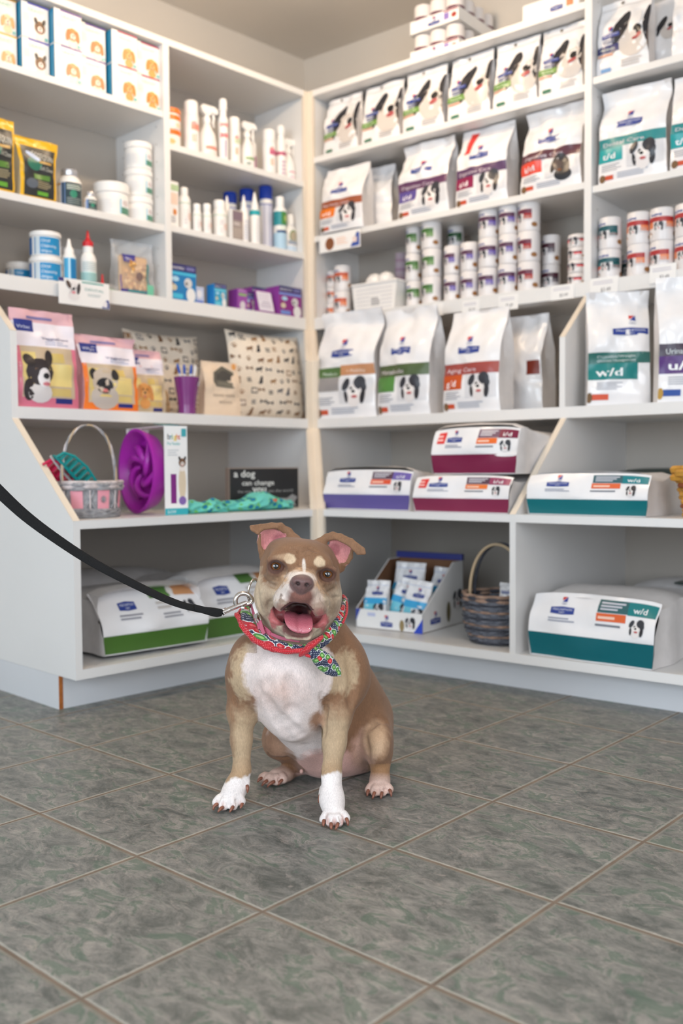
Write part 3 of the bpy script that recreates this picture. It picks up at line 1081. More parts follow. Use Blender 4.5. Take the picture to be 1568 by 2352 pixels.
def left_shelf4():
    z = 1.337
    jar('wipes_tub', 'white tub of blue labelled wipes, bottom of the stacked pair', FL, .384, -.514, z, .0535, .086, .016, wipes_art, cat='tub', group='stacked wipes tubs')
    jar('wipes_tub', 'white tub of blue labelled wipes, top of the stacked pair', FL, .384, -.514, z + .0865, .051, .086, .016, wipes_art, cat='tub', group='stacked wipes tubs')
    jar('wipes_tub', 'single wipes tub standing behind and left of the stacked pair', FL, .36, -.655, z, .046, .088, .022, wipes_art, cat='tub')

    def rinse(A):
        A.rect(.28, .05, .72, .95, (58, 160, 206), 1)
        A.rect(.46, .08, .60, .9, (18, 120, 180), 2)
        A.rect(.40, .05, .44, .95, (190, 222, 236), 2)
    bottle('oral_rinse_bottle', 'slim blue bottle with white nozzle between wipes tubs and red capped bottle', FL, .458, -.487, z, .0225, [(.95, 0), (1, .004), (1, .098), (.85, .108), (.7, .112)], [(.0165, .110), (.0165, .124), (.009, .136), (.005, .158), (.003, .162)], rinse)

    def gel(A):
        A.rect(.2, .02, .8, .55, (176, 208, 204), 1)
        A.lines(.3, .58, .7, .9, 5, (176, 190, 190)); A.lines(.3, .1, .7, .5, 5, (130, 176, 176), 2)
    redm = mat('red_nozzle', (204, 34, 44), .35)
    bottle('dental_gel_bottle', 'white squeeze bottle with tall red nozzle cap behind the dalmatian shelf card', FL, .534, -.490, z, .0285, [(.96, 0), (1, .005), (1, .102), (.8, .118), (.62, .124), (.62, .148)], [(.0185, .147), (.0185, .163), (.012, .168), (.007, .176), (.004, .198), (.002, .204)], gel, cap=redm)
    bottle('dental_gel_bottle', 'thin bottle with red mark half hidden behind the red capped bottle', FL, .49, -.60, z, .014, [(.95, 0), (1, .004), (1, .10), (.6, .11)], [(.008, .109), (.008, .13)], lambda A: A.rect(.3, .7, .7, .85, (190, 60, 70), 1))
    bottle('loose_nozzle', 'small loose red cone nozzle lying upright beside the treat packet', FL, .580, -.475, z, .0155, [(1, 0), (.95, .008), (.55, .016), (.3, .032), (.14, .056)], None, None, body=redm, cat='nozzle')
    clear = clear_film()
    T = thing('sample_packet', 'crumpled clear packet standing behind the red capped bottle', 'packet', place(FL, .53, -.62, z))
    b = MB(); fr = bag_body(b, .13, .17, .03, clear, clear, 3, wr=.01, top=1.1, taper=.2); b.build('film', T)
    b = MB(); b.rbox(-.03, .03, .008, .02, .0, .05, ink((206, 226, 206)), .003); b.build('contents', T)
    T = thing('toothbrush_packet', 'flat pale green packet lying beside the small red cap', 'packet', place(FL, .640, -.49, z, .3))
    b = MB(); b.rbox(-.03, .03, 0, .05, 0, .012, ink((150, 196, 150)), .003); b.build('sleeve', T)
    b = MB(); b.prism([(0, .0125), (.05, .0125), (.046, .03), (.03, .036), (.01, .03)], 'x', -.028, .028, clear); b.build('film', T)
    # clear bag of biscuits
    T = thing('treat_bag', 'clear zip bag of golden biscuits with purple printed label on the shelf end', 'bag', place(FL, .72, -.475, z, -.05))
    b = MB(); fr = bag_body(b, .165, .197, .05, clear, clear, 9, wr=.008, top=1.05, taper=.25); b.build('film', T)
    b = MB(); b.rbox(-.055, .062, .018, .034, .004, .145, ink((206, 156, 84)), .008)
    rr = random.Random(4)
    for k in range(46):
        b.lathe([(.0, 0), (.007, .001), (.008, .004), (.003, .008)], ink(((214, 160, 86), (190, 132, 66), (226, 184, 120))[k % 3]), 8, M=Matrix.Translation((rr.uniform(-.035, .055), .014, rr.uniform(.02, .12))) @ Matrix.Rotation(rr.uniform(1.2, 1.9), 4, 'X') @ Matrix.Rotation(rr.uniform(0, 3), 4, 'Z'))
    b.build('biscuits', T)
    b = MB(); A = Art(b, lambda u, v, off: fr(u - .0825, v, off + .001), .165, .197)
    A.rect(.22, .60, .55, .75, (60, 54, 140), 1); A.text('TREATS', .26, .65, .012, (220, 220, 235), 2, width=.04)
    A.rect(.12, .04, .86, .09, (64, 60, 140), 1); A.rect(.80, .1, .85, .6, (56, 130, 130), 1); A.rect(.3, .05, .75, .08, (60, 150, 140), 2); A.rect(.12, .1, .15, .35, (60, 56, 140), 1)
    A.rect(.78, .03, .96, .22, (112, 190, 160), 2); A.ell(.6, .35, .014, .016, (120, 96, 90), 2)
    b.build('printed_label', T)


def clear_film():
    m = mat('clear_film', (236, 238, 242), .12, spec=.6, alpha=.22, bump=.4, bscale=18)
    return m


def shelf_card():
    T = thing('shelf_card', 'white dental advert card with a dalmatian hung on the shelf edge', 'card', place(FL, .478, -.424, 1.262))
    w, h = .196, .088
    b = MB(); b.rbox(-w / 2, w / 2, 0, .0015, 0, h, M_card, .0005); b.box(-.02, .02, .0015, .012, .07, .0715, M_card); b.build('card', T)
    b = MB(); A = Art(b, lambda u, v, off: (u - w / 2, -off, v), w, h)
    A.rect(.0, .86, .1, 1, (60, 56, 120), 1)
    A.rect(.45, .90, .88, .95, (60, 160, 150), 1)
    dogpic(A, .28, .60, .075, 'dalmatian', 2)
    A.text('DENTAL', .50, .62, .013, (110, 160, 156), 2, width=.075)
    A.lines(.56, .4, .84, .52, 2, (190, 200, 200)); 
    A.poly([(.84, .02), (.99, .02), (.99, .34), (.94, .36)], (40, 60, 140), 1); A.rect(.87, .06, .95, .28, (230, 226, 228), 2)
    b.build('printed_front', T)


def sprayer(label, s, out, z, r, h, c, group, art=None, slim=.62, sk=1.0):
    """trigger spray bottle with waisted shoulder"""
    T = bottle('spray_bottle', label, FL, s, out, z, r, [(.92, 0), (1, .006), (1.0, h * .30), (.86, h * .45), (slim * .7, h * .60), (.36, h * .66)], None, art, hb=h * .34, group=group)
    trigger(T, h * .655, M_lid, h * .34 / .062 * sk)
    return T


def left_bay_c():
    z = 1.911
    G = 'grooming bottles on the upper middle shelf'
    PINK, SAL = (206, 120, 130), (226, 140, 122)

    def spray_can(label, s, r, h, caph, stripe, out, neck=.84):
        T = bottle('spray_can', label, FL, s, out, z, r, [(.96, 0), (1, .004), (1, h - caph - .004), (neck, h - caph)], [(r * .9, h - caph), (r * .93, h - caph + .003), (r * .92, h - .006), (r * .8, h)],
                   lambda A: (A.rect(.40, .62, .64, .78, stripe, 1), A.rect(.42, .3, .5, .5, (236, 170, 140), 1), A.ell(.46, .8, A.w * .06, A.h * .05, (222, 150, 150), 1)), group=G, cat='can')
        return T

    def tub(A):
        A.rect(.2, .80, .8, .93, (244, 118, 28), 1)
        A.rect(.2, .38, .8, .52, (244, 112, 24), 1)
        A.rect(.2, .54, .8, .56, (180, 180, 184), 1)
        A.ell(.42, .18, A.w * .07, A.h * .08, (248, 190, 130), 1); A.ell(.55, .66, A.w * .05, A.h * .07, (246, 210, 180), 1)
    jar('wipes_tub', 'white tub with bright orange bands at the left end of the upper shelf', FL, .912, -.520, z, .041, .150, .018, tub, group=G, cat='tub', lid=ink((236, 120, 40)))
    spray_can('plain white spray can behind the orange banded tub', .95, .026, .185, .045, (226, 190, 180), -.60)
    spray_can('tall white spray can with coral stripe beside the orange banded tub', .999, .029, .200, .055, SAL, -.500)
    sprayer('largest white trigger sprayer with coral label on the upper shelf', 1.083, -.512, z, .038, .216, None, G, lambda A: (A.rect(.38, .45, .64, .62, SAL, 1), A.ell(.5, .22, A.w * .1, A.h * .16, (240, 226, 222), 1)))
    bottle('pump_bottle', 'tallest narrow bottle with clear cap beside the largest sprayer', FL, 1.146, -.488, z, .0195, [(.96, 0), (1, .004), (1, .165), (.8, .176)], [(.013, .175), (.013, .2), (.016, .202), (.016, .238), (.013, .245)], lambda A: (A.rect(.3, .56, .7, .66, (216, 130, 136), 1), A.rect(.3, .82, .7, .9, (226, 150, 150), 1), A.rect(.44, .1, .48, .5, (150, 120, 170), 1)), group=G)
    spray_can('shorter white spray can with pale green swirl in the middle of the upper shelf', 1.208, .0245, .190, .05, (196, 206, 176), -.496)
    sprayer('trigger sprayer with green label right of the pale swirl can', 1.278, -.500, z, .030, .196, None, G, lambda A: (A.rect(.36, .52, .66, .70, (150, 176, 130), 1), A.ell(.42, .3, A.w * .06, A.h * .1, (156, 166, 160), 1)))
    bottle('spray_bottle', 'slender white bottle with purple mark half hidden beside the green sprayer', FL, 1.345, -.545, z, .0165, [(.96, 0), (1, .004), (1, .13), (.7, .14)], [(.01, .139), (.01, .168)], lambda A: A.rect(.4, .2, .7, .6, (170, 90, 140), 1), group=G)
    spray_can('white spray can with crimson stripe near the right end of the upper shelf', 1.399, .0285, .190, .05, (196, 100, 130), -.503)
    bottle('pump_bottle', 'tall bottle with clear dome cap next to the crimson striped can', FL, 1.462, -.500, z, .0225, [(.96, 0), (1, .004), (1, .155), (.8, .165)], [(.014, .164), (.014, .185), (.017, .187), (.017, .216), (.014, .222)], lambda A: (A.rect(.2, .62, .8, .72, (180, 90, 120), 1), A.lines(.4, .1, .6, .5, 4, (200, 170, 190))), group=G)
    sprayer('trigger sprayer with pink lettering at the right end of the upper shelf', 1.516, -.515, z, .031, .190, None, G, lambda A: (A.rect(.4, .6, .62, .68, (220, 150, 170), 1), A.ell(.5, .3, A.w * .08, A.h * .12, (232, 210, 220), 1)))


def left_bay_d():
    z = 1.610
    G = 'care bottles on the lower middle shelf'

    def rose(A):
        A.rect(.1, .86, .9, .90, (190, 210, 196), 1)
        A.ell(.56, .45, A.w * .06, A.h * .14, (226, 200, 190), 1); A.lines(.4, .2, .5, .7, 5, (206, 200, 204))
    carton('shampoo_carton', 'tall narrow carton with green top band at the left end of the shelf', FL, .890, -.47, z, .046, .172, .05, M_card, lambda A: (A.rect(0, .80, 1, .93, (176, 200, 160), 1), A.rect(.1, .5, .9, .75, (232, 206, 190), 1), A.ell(.6, .34, .008, .012, (214, 130, 50), 1), A.lines(.15, .1, .85, .25, 3)), group=G)
    bottle('shampoo_bottle', 'white round shouldered bottle beside the green topped carton', FL, .958, -.497, z, .0245, [(.95, 0), (1, .005), (1, .118), (.8, .132), (.5, .138)], [(.0145, .136), (.0155, .138), (.0155, .162), (.013, .166)], rose, group=G)
    bottle('tablet_bottle', 'first of two small white screw top bottles', FL, 1.012, -.489, z, .0182, [(.95, 0), (1, .004), (1, .078), (.78, .088)], [(.0135, .086), (.015, .089), (.015, .110), (.013, .113)], rose, group=G)
    bottle('tablet_bottle', 'second small white screw top bottle beside the wide shouldered one', FL, 1.060, -.489, z, .0182, [(.95, 0), (1, .004), (1, .082), (.78, .093)], [(.0145, .091), (.016, .094), (.016, .118), (.014, .122)], rose, group=G)
    bottle('tablet_bottle', 'widest white bottle with broad cap left of the grey carton', FL, 1.132, -.502, z, .0292, [(.95, 0), (1, .005), (1, .102), (.8, .116)], [(.021, .114), (.0235, .117), (.0235, .146), (.021, .151)], rose, group=G)
    blue = mat('blue_cap', (22, 58, 160), .25)
    blued = blue
    for lb, s, out, r, h in (('navy capped white can mostly hidden behind the grey carton', 1.275, -.610, .027, .232), ('blue capped white can behind the teal collared bottle', 1.365, -.610, .0295, .262), ('tallest clear can with bright blue cap and blue base ring', 1.418, -.548, .0275, .272)):
        bottle('spray_can', lb, FL, s, out, z, r, [(.96, 0), (1, .004), (1, h * .79), (.95, h * .8)], [(r * 1.0, h * .8), (r * 1.04, h * .805), (r * 1.04, h * .985), (r * .98, h)], lambda A: (A.rect(.1, .0, .9, .06, (44, 48, 140), 1), A.rect(.3, .03, .7, .92, (196, 198, 216), 1), A.rect(.40, .1, .43, .9, (224, 226, 238), 2), A.rect(.2, .90, .8, .92, (70, 90, 170), 2)), cap=blue, group=G, cat='can')

    def grey(A):
        A.rect(.02, .01, .98, .98, (158, 146, 140), 1); A.rect(.08, .66, .92, .94, (128, 110, 122), 2)
        A.lines(.15, .5, .7, .6, 2, (214, 206, 206), 2); A.lines(.1, .1, .9, .4, 6, (182, 170, 160), 2)
    carton('ear_cleaner_carton', 'grey brown carton in front of a nozzle bottle', FL, 1.199, -.470, z, .056, .122, .03, M_card, grey, group=G)
    noz = lambda z0, k=1.0: [(.0135 * k, z0), (.0135 * k, z0 + .012), (.009 * k, z0 + .03), (.004 * k, z0 + .06), (.002, z0 + .068)]
    bottle('nozzle_bottle', 'white nozzle tip bottle rising behind the grey brown carton', FL, 1.190, -.525, z, .018, [(.95, 0), (1, .004), (1, .11), (.7, .12)], noz(.119), rose, group=G)
    bottle('nozzle_bottle', 'plain white nozzle bottle between grey carton and teal collared bottle', FL, 1.247, -.488, z, .0185, [(.95, 0), (1, .004), (1, .115), (.7, .126)], noz(.125), lambda A: A.lines(.4, .1, .6, .8, 8, (190, 196, 214)), group=G)
    bottle('nozzle_bottle', 'white nozzle bottle with teal collar in front of blue capped cans', FL, 1.306, -.490, z, .022, [(.95, 0), (1, .004), (1, .140), (.7, .150)], noz(.149, 1.15), lambda A: (A.rect(.1, .86, .9, 1.0, (28, 158, 168), 1), A.lines(.42, .1, .62, .8, 9, (206, 208, 214))), group=G)

    def gb(A):
        A.rect(.1, .62, .9, .96, (44, 140, 150), 1); A.rect(.42, .64, .72, .95, (70, 136, 66), 2); A.ell(.55, .8, A.w * .06, A.h * .08, (170, 190, 110), 3)
        A.rect(.1, .0, .9, .44, (170, 202, 224), 1); A.rect(.3, .44, .8, .5, (44, 74, 120), 2); A.ell(.48, .56, A.w * .1, A.h * .06, (222, 230, 220), 3)
    bottle('mouthwash_bottle', 'bottle with green and blue wraparound label right of the tallest can', FL, 1.452, -.498, z, .0275, [(.95, 0), (1, .005), (1, .170), (.85, .180), (.5, .186)], [(.0165, .184), (.0175, .187), (.0175, .222), (.015, .228)], gb, group=G)
    bottle('lotion_bottle', 'flat oval bottle with green arched label at the shelf right end', FL, 1.514, -.503, z, .031, [(.94, 0), (1, .006), (1.0, .07), (.85, .10), (.5, .125)], [(.016, .122), (.015, .15), (.012, .166)], lambda A: (A.ell(.5, .80, A.w * .11, A.h * .3, (86, 132, 70), 1), A.ell(.5, .80, A.w * .09, A.h * .24, (176, 164, 140), 2), A.rect(.36, .42, .64, .6, (150, 160, 176), 3), A.rect(.3, .02, .7, .35, (196, 214, 232), 1)), sx=.7, group=G, hb=.09)
    T = bottle('spray_bottle', 'small dim sprayer tucked in the corner behind the oval bottle', FL, 1.52, -.60, z, .017, [(.95, 0), (1, .004), (1, .11), (.5, .14)], None, None, group=G)
    trigger(T, .139, M_lid, .7)


def left_bay_e():
    z = 1.337
    G = 'medicine cartons on the shelf under the bottles'

    def flea(c, c2, name, dog='collie', pal=(30, 110, 170)):
        def f(A):
            A.rect(0, 0, 1, 1, c, 1)
            A.rect(0, .80, 1, 1, (44, 44, 104), 2)
            A.text(name, .04, .85, A.h * .11, (236, 236, 240), 3, width=A.w * .52)
            A.rect(.64, .85, .94, .95, (110, 110, 160), 3)
            A.rect(0, .70, 1, .78, c2, 2)
            A.ell(.24, .58, A.w * .13, A.h * .07, (170, 210, 232), 3); A.ell(.18, .34, A.w * .11, A.h * .09, (206, 196, 170), 3)
            A.ell(.14, .44, A.w * .03, A.h * .04, (140, 90, 60), 3)
            A.rect(.06, .05, .5, .18, c2, 3)
            A.ell(.7, .50, A.w * .15, A.h * .14, (206, 206, 206), 3); A.ell(.80, .18, A.w * .17, A.h * .2, (226, 226, 226), 3)
            A.ell(.64, .48, A.w * .05, A.h * .05, (120, 120, 124), 4)
        return f
    carton('medicine_carton', 'largest blue medicine carton with a white dog at the left end', FL, .912, -.452, z, .126, .135, .05, ink((30, 110, 170)), flea((34, 120, 180), (70, 180, 214), 'FRONTPRO'), group=G)
    carton('display_stand', 'small white blue cardboard stand between two blue cartons', FL, 1.020, -.49, z, .046, .072, .04, ink((196, 206, 232)), lambda A: (A.rect(.1, .05, .9, .25, (90, 120, 210), 1), A.ell(.5, .6, .014, .016, (236, 238, 246), 1)), group=G, cat='stand')
    carton('medicine_carton', 'small blue medicine carton left of the purple ones', FL, 1.096, -.456, z, .058, .086, .05, ink((36, 140, 206)), flea((54, 160, 196), (110, 200, 220), 'BRAVO'), group=G, side=ink((36, 134, 206)))
    PU, PU2 = (140, 60, 150), (110, 140, 206)
    carton('medicine_carton', 'small purple medicine carton with green strip beside the small blue one', FL, 1.208, -.456, z, .05, .082, .06, ink(PU), lambda A: (A.rect(0, 0, 1, 1, (150, 76, 160), 1), A.rect(.1, .66, .9, .78, (140, 180, 110), 2), A.ell(.5, .2, .014, .018, (206, 200, 206), 2), A.lines(.1, .84, .9, .96, 2, (190, 150, 200), 2)), group=G, side=ink((132, 56, 148)))
    carton('medicine_carton', 'lower purple carton with white dog wedged in the middle of the row', FL, 1.290, -.50, z, .056, .084, .05, ink(PU), flea((130, 56, 140), PU2, 'BRAVO'), group=G)
    carton('medicine_carton', 'purple carton standing behind the white leaflet holder', FL, 1.37, -.54, z, .08, .12, .06, ink(PU), flea((140, 60, 150), PU2, 'BRAVO'), group=G, side=ink((140, 60, 150)))
    T = thing('leaflet_holder', 'purple edged white leaflet holder in front of the purple cartons', 'leaflet holder', place(FL, 1.338, -.452, z) @ Matrix.Scale(1.15, 4), G)
    b = MB(); b.prism([(0, 0), (.03, 0), (.03, .082), (.026, .084), (.004, .004)], 'x', -.037, .037, ink((140, 62, 150))); b.build('stand', T)
    b = MB(); A = Art(b, lambda u, v, off: (u - .036, .004 + v * .27 - off - .001, .004 + v), .072, .075)
    A.rect(.02, .05, .98, .98, (226, 222, 232), 1); A.rect(.15, .2, .85, .4, (206, 200, 214), 2); A.rect(.3, .45, .8, .48, (110, 100, 140), 2); A.lines(.1, .55, .9, .9, 4, (214, 208, 222), 2)
    b.build('leaflet', T)
    carton('medicine_carton', 'largest purple medicine carton with a sitting white dog at the right end', FL, 1.464, -.452, z, .126, .122, .085, ink(PU), flea((138, 44, 130), PU2, 'BRAVECTO'), group=G, side=ink((144, 62, 156)))


def left_shelf3():
    z = .897
    clear = clear_film()
    pinkf = mat('pink_pouch_film', (224, 178, 186), .22, bump=.15, bscale=18)
    rawp = mat('rawhide_pieces', (222, 196, 130), .6, var=.12, scale=30)

    def chew_pouch(label, s, out, w, h, edge, dog, seed, yaw=0.0, frame_w=.07, top=1.02, names=('VeggieDent', 'CHEWS')):
        T = thing('chew_pouch', label, 'pouch', place(FL, s, out, z, yaw), 'dental chew pouches on the middle shelf')
        b = MB(); fr = bag_body(b, w, h, .07, pinkf, pinkf, seed, wr=.008, top=top, lean=.01, taper=.35); b.build('body', T)
        b = MB(); A = Art(b, lambda u, v, off: fr(u - w / 2, v, off + .0006), w, h)
        A.rect(0, 0, frame_w, .62, edge, 1); A.rect(1 - frame_w, 0, 1, .62, edge, 1); A.rect(0, 0, 1, .10, edge, 1)
        A.rect(frame_w, .10, 1 - frame_w, .62, (196, 176, 150), 1)
        for (u0, v0, u1, v1, c) in ((.08, .30, .30, .56, (222, 200, 128)), (.50, .22, .88, .45, (228, 206, 134)), (.50, .46, .76, .56, (206, 180, 104)), (.10, .14, .5, .3, (214, 190, 120)), (.52, .12, .86, .2, (206, 182, 112))):
            A.rect(u0, v0, u1, v1, c, 2)
        A.rect(0, .62, 1, .87, (232, 226, 236), 1)
        A.rect(.04, .77, .34, .89, (40, 52, 132), 2); A.text('Virbac', .07, .80, h * .05, (214, 220, 240), 3, width=w * .22)
        A.text(names[0], .44, .70, h * .035, (70, 74, 120), 2, width=w * .46, bold=.02); A.lines(.5, .64, .92, .69, 2, (180, 184, 206), 2)
        A.rect(.24, .905, .66, .93, (120, 116, 170), 2)
        A.rect(.60, .045, .88, .10, (36, 44, 120), 2)
        dogpic(A, .36, .33, w * .74, dog, 3)
        b.build('printed_front', T)
        return T
    chew_pouch('largest pink edged chew pouch with a black and white dog, foremost on the left', .250, -.262, .214, .310, (214, 116, 140), 'border', 2, top=1.04)
    chew_pouch('pink edged chew pouch mostly hidden behind the orange one', .405, -.36, .16, .265, (206, 110, 136), 'pug', 5)
    chew_pouch('orange edged chew pouch with a pug printed on it', .486, -.272, .212, .250, (236, 122, 36), 'pug', 8, top=1.08)
    chew_pouch('small pale chew pouch left of the purple tumbler', .700, -.37, .140, .232, (206, 190, 160), 'golden', 12, yaw=-.1)

    # cushions
    def cushion(label, s, out, w, h, d, seed, lean=0.05, yaw=0.0):
        T = thing('cushion', label, 'cushion', place(FL, s, out, z, yaw) @ Matrix.Rotation(-lean * 0, 4, 'X'), 'dog print cushions')
        cloth = mat('cushion_linen', (228, 216, 200), .9, var=.03, bump=.3, bscale=300)

        def surf(u, v, sgn, off=0.0):
            a, b_ = 2 * u / w, 2 * v / h - 1
            k = max(0, (1 - abs(a) ** 2.6)) ** .55 * max(0, (1 - abs(b_) ** 2.6)) ** .55
            x = u * (1 - .05 * (1 - abs(b_) ** 3) * abs(a)) ; zz = h / 2 + (v - h / 2) * (1 - .06 * (1 - abs(a) ** 2.5))
            y = -sgn * (k * d / 2 + .002) + d / 2 + lean * v / h + .006 * noise.noise(Vector((u * 14 + seed, v * 14, seed))) * k
            return (x, y - sgn * off, zz)
        b = MB()
        n = 20
        for sgn in (1, -1):
            vs = [surf(-w / 2 + w * i / n, h * j / n, sgn) for j in range(n + 1) for i in range(n + 1)]
            fs = [(j * (n + 1) + i, j * (n + 1) + i + 1, (j + 1) * (n + 1) + i + 1, (j + 1) * (n + 1) + i) for j in range(n) for i in range(n)]
            b.add(vs, fs if sgn > 0 else [f[::-1] for f in fs], cloth)
        b.build('cushion_cover', T)
        p = MB(); A = Art(p, lambda u, v, off: surf(u - w / 2, v, 1, off + .0004), w, h, step=.03)
        rr = random.Random(seed)
        cols_ = [(140, 100, 60), (60, 60, 66), (150, 108, 62), (92, 92, 100), (120, 84, 54), (44, 44, 50)]
        ny, nx = int(h / .041), int(w / .043)
        for j in range(ny):
            for i in range(nx):
                u, v = (i + .5 + rr.uniform(-.2, .2)) / nx, (j + .5 + rr.uniform(-.15, .15)) / ny
                c = cols_[rr.randrange(6)]; k = rr.randrange(6); q = .0130
                if k == 0:      # sitting dog
                    A.ell(u, v, q * .6, q, c, 1); A.ell(u + .3 * q / w, v + q * 1.1 / h, q * .45, q * .45, c, 2); A.ell(u - .5 * q / w, v - q * .7 / h, q * .7, q * .35, c, 2)
                elif k == 1:    # standing dog
                    A.ell(u, v, q * 1.1, q * .45, c, 1, .1); A.ell(u + q / w, v + .5 * q / h, q * .45, q * .35, c, 2); A.rect(u - .9 * q / w, v - q / h, u - .6 * q / w, v, c, 1); A.rect(u + .6 * q / w, v - q / h, u + .9 * q / w, v, c, 1)
                elif k == 2:    # bone
                    A.rect(u - q / w, v - .2 * q / h, u + q / w, v + .2 * q / h, c, 1); [A.ell(u + a * q / w, v + bb * .3 * q / h, q * .32, q * .3, c, 1, n=8) for a in (-1, 1) for bb in (-1, 1)]
                elif k == 3:    # lettering strokes
                    A.lines(u - .012 / w, v - .010 / h, u + .012 / w, v + .010 / h, 3, c, 1)
                elif k == 4:    # paw
                    A.ell(u, v - .3 * q / h, q * .5, q * .4, c, 1, n=8); [A.ell(u + a * q / w, v + bb * q / h, q * .2, q * .25, c, 1, n=6) for a, bb in ((-.6, .2), (-.2, .6), (.25, .6), (.65, .2))]
                else:           # frame
                    A.poly([(u - 1.1 * q / w, v - .9 * q / h), (u + 1.1 * q / w, v - 1.0 * q / h), (u + 1.0 * q / w, v + .9 * q / h), (u - q / w, v + q / h)], c, 1); A.rect(u - .8 * q / w, v - .6 * q / h, u + .8 * q / w, v + .6 * q / h, (222, 210, 196), 2)
        p.build('printed_motifs', T)
    cushion('square cushion with small brown dog motifs beside the corner post', 1.345, -.395, .385, .365, .12, 3, .05, yaw=-.04)
    cushion('second dog motif cushion leaning behind the tumbler and pouches', .935, -.52, .36, .340, .10, 11, .06, yaw=.03)

    # kraft biscuit bag with a kennel shaped window
    kraft = mat('natural_kraft_paper', (226, 204, 180), .7, var=.03, bump=.1, bscale=80)

    def kr(A):
        A.poly([(.22, .62), (.28, .80), (.55, .93), (.86, .82), (.80, .52), (.30, .54)], (96, 92, 82), 1)
        A.poly([(.30, .66), (.36, .80), (.60, .86), (.78, .78), (.72, .66)], (70, 68, 64), 2)
        A.poly([(.30, .56), (.34, .64), (.76, .62), (.76, .54)], (118, 112, 98), 2)
        A.text('GOOD HOME', .20, .36, A.h * .06, (110, 96, 84), 1, width=A.w * .62); A.text('BISCUITS', .36, .24, A.h * .055, (120, 106, 94), 1, width=A.w * .38)
        A.ell(.88, .93, .010, .012, (226, 160, 90), 3)
    bag('biscuit_bag', 'plain kraft biscuit bag with kennel shaped window between tumbler and cushion', 'bag', FL, .990, -.312, z, .168, .205, .05, kr, body=kraft, side=kraft, wr=.003, yaw=-.05)
    kraft2 = kraft
    bag('biscuit_bag', 'small brown kraft bag peeking out behind the purple tumbler', 'bag', FL, .798, -.43, z, .07, .10, .04, lambda A: (A.ell(.5, .5, .012, .022, (140, 104, 70), 1), A.ell(.5, .8, .02, .008, (120, 96, 70), 1)), body=mat('brown_kraft', (176, 146, 110), .7), side=kraft, wr=.006)

    # tumbler with finger toothbrushes
    T = thing('tumbler', 'purple plastic tumbler holding blue tipped toothbrushes', 'cup', place(FL, .826, -.318, z) @ Matrix.Scale(1.1, 4))
    pur = mat('purple_tumbler', (120, 44, 118), .25, spec=.6)
    b = MB(); b.lathe([(.027, 0), (.029, .003), (.0285, .02), (.031, .05), (.037, .085), (.041, .115), (.0425, .124), (.0405, .124), (.036, .09), (.027, .01), (.001, .008)], pur, 32); b.build('cup', T)
    b = MB(); A = Art(b, None, .16, .124, step=.006)
    def S(u, v, off):
        rr_ = .0305 + (.0425 - .0305) * sstep(.04, .124, v) + off + .0012
        return (rr_ * math.sin((u) / .04), -rr_ * math.cos(u / .04), v)
    A.surf = S
    A.rect(.10, .76, .34, .86, (228, 224, 232), 1); A.rect(.16, .86, .30, .94, (228, 224, 232), 1); A.lines(.12, .78, .32, .84, 1, (110, 90, 130), 2)
    b.build('price_sticker', T)
    wh = ink((236, 236, 238)); bl = ink((40, 84, 176))
    for lb, x, y, tx, ty, tp in (('blue tipped toothbrush leaning left in the purple tumbler', -.018, .0, -.034, .0, bl), ('blue tipped toothbrush standing upright in the middle of the tumbler', -.004, .005, -.006, .005, bl), ('blue tipped toothbrush leaning right in the purple tumbler', .008, -.005, .016, -.004, bl), ('all white toothbrush nearest the kraft bag in the tumbler', .022, .0, .036, .002, wh)):
        T2 = thing('toothbrush', lb, 'toothbrush', place(FL, .826, -.318, z) @ Matrix.Scale(1.1, 4), 'toothbrushes in the tumbler')
        b = MB(); b.tube([(x * .8, y, .012), (x, y, .10), ((x + tx) / 2 * 1.05, y, .135)], [.003, .003, .004], wh, 8); b.build('handle', T2)
        b = MB(); b.tube([((x + tx) / 2 * 1.05, y, .135), (tx, ty, .155), (tx + (tx - x) * .2, ty, .166)], [.0045, .005, .003], tp, 8); b.build('head', T2)


def weave(mb, prof, seg, strands, m, amp=.0022, r=.0035, sx=1.0, sy=1.0, cols=None):
    """horizontal canes passing in front of and behind upright stakes"""
    n = strands
    for k in range(n):
        t = k / (n - 1)
        rad, z = prof(t)
        N = seg * 4
        pts = []
        for i in range(N):
            a = 2 * math.pi * i / N
            q = rad + amp * math.cos(a * seg / 2 + math.pi * (k % 2))
            pts.append((q * math.cos(a) * sx, q * math.sin(a) * sy, z + .0008 * math.sin(a * 3 + k)))
        mb.tube(pts, r, (cols[k % len(cols)] if cols else m), 6, closed=True)


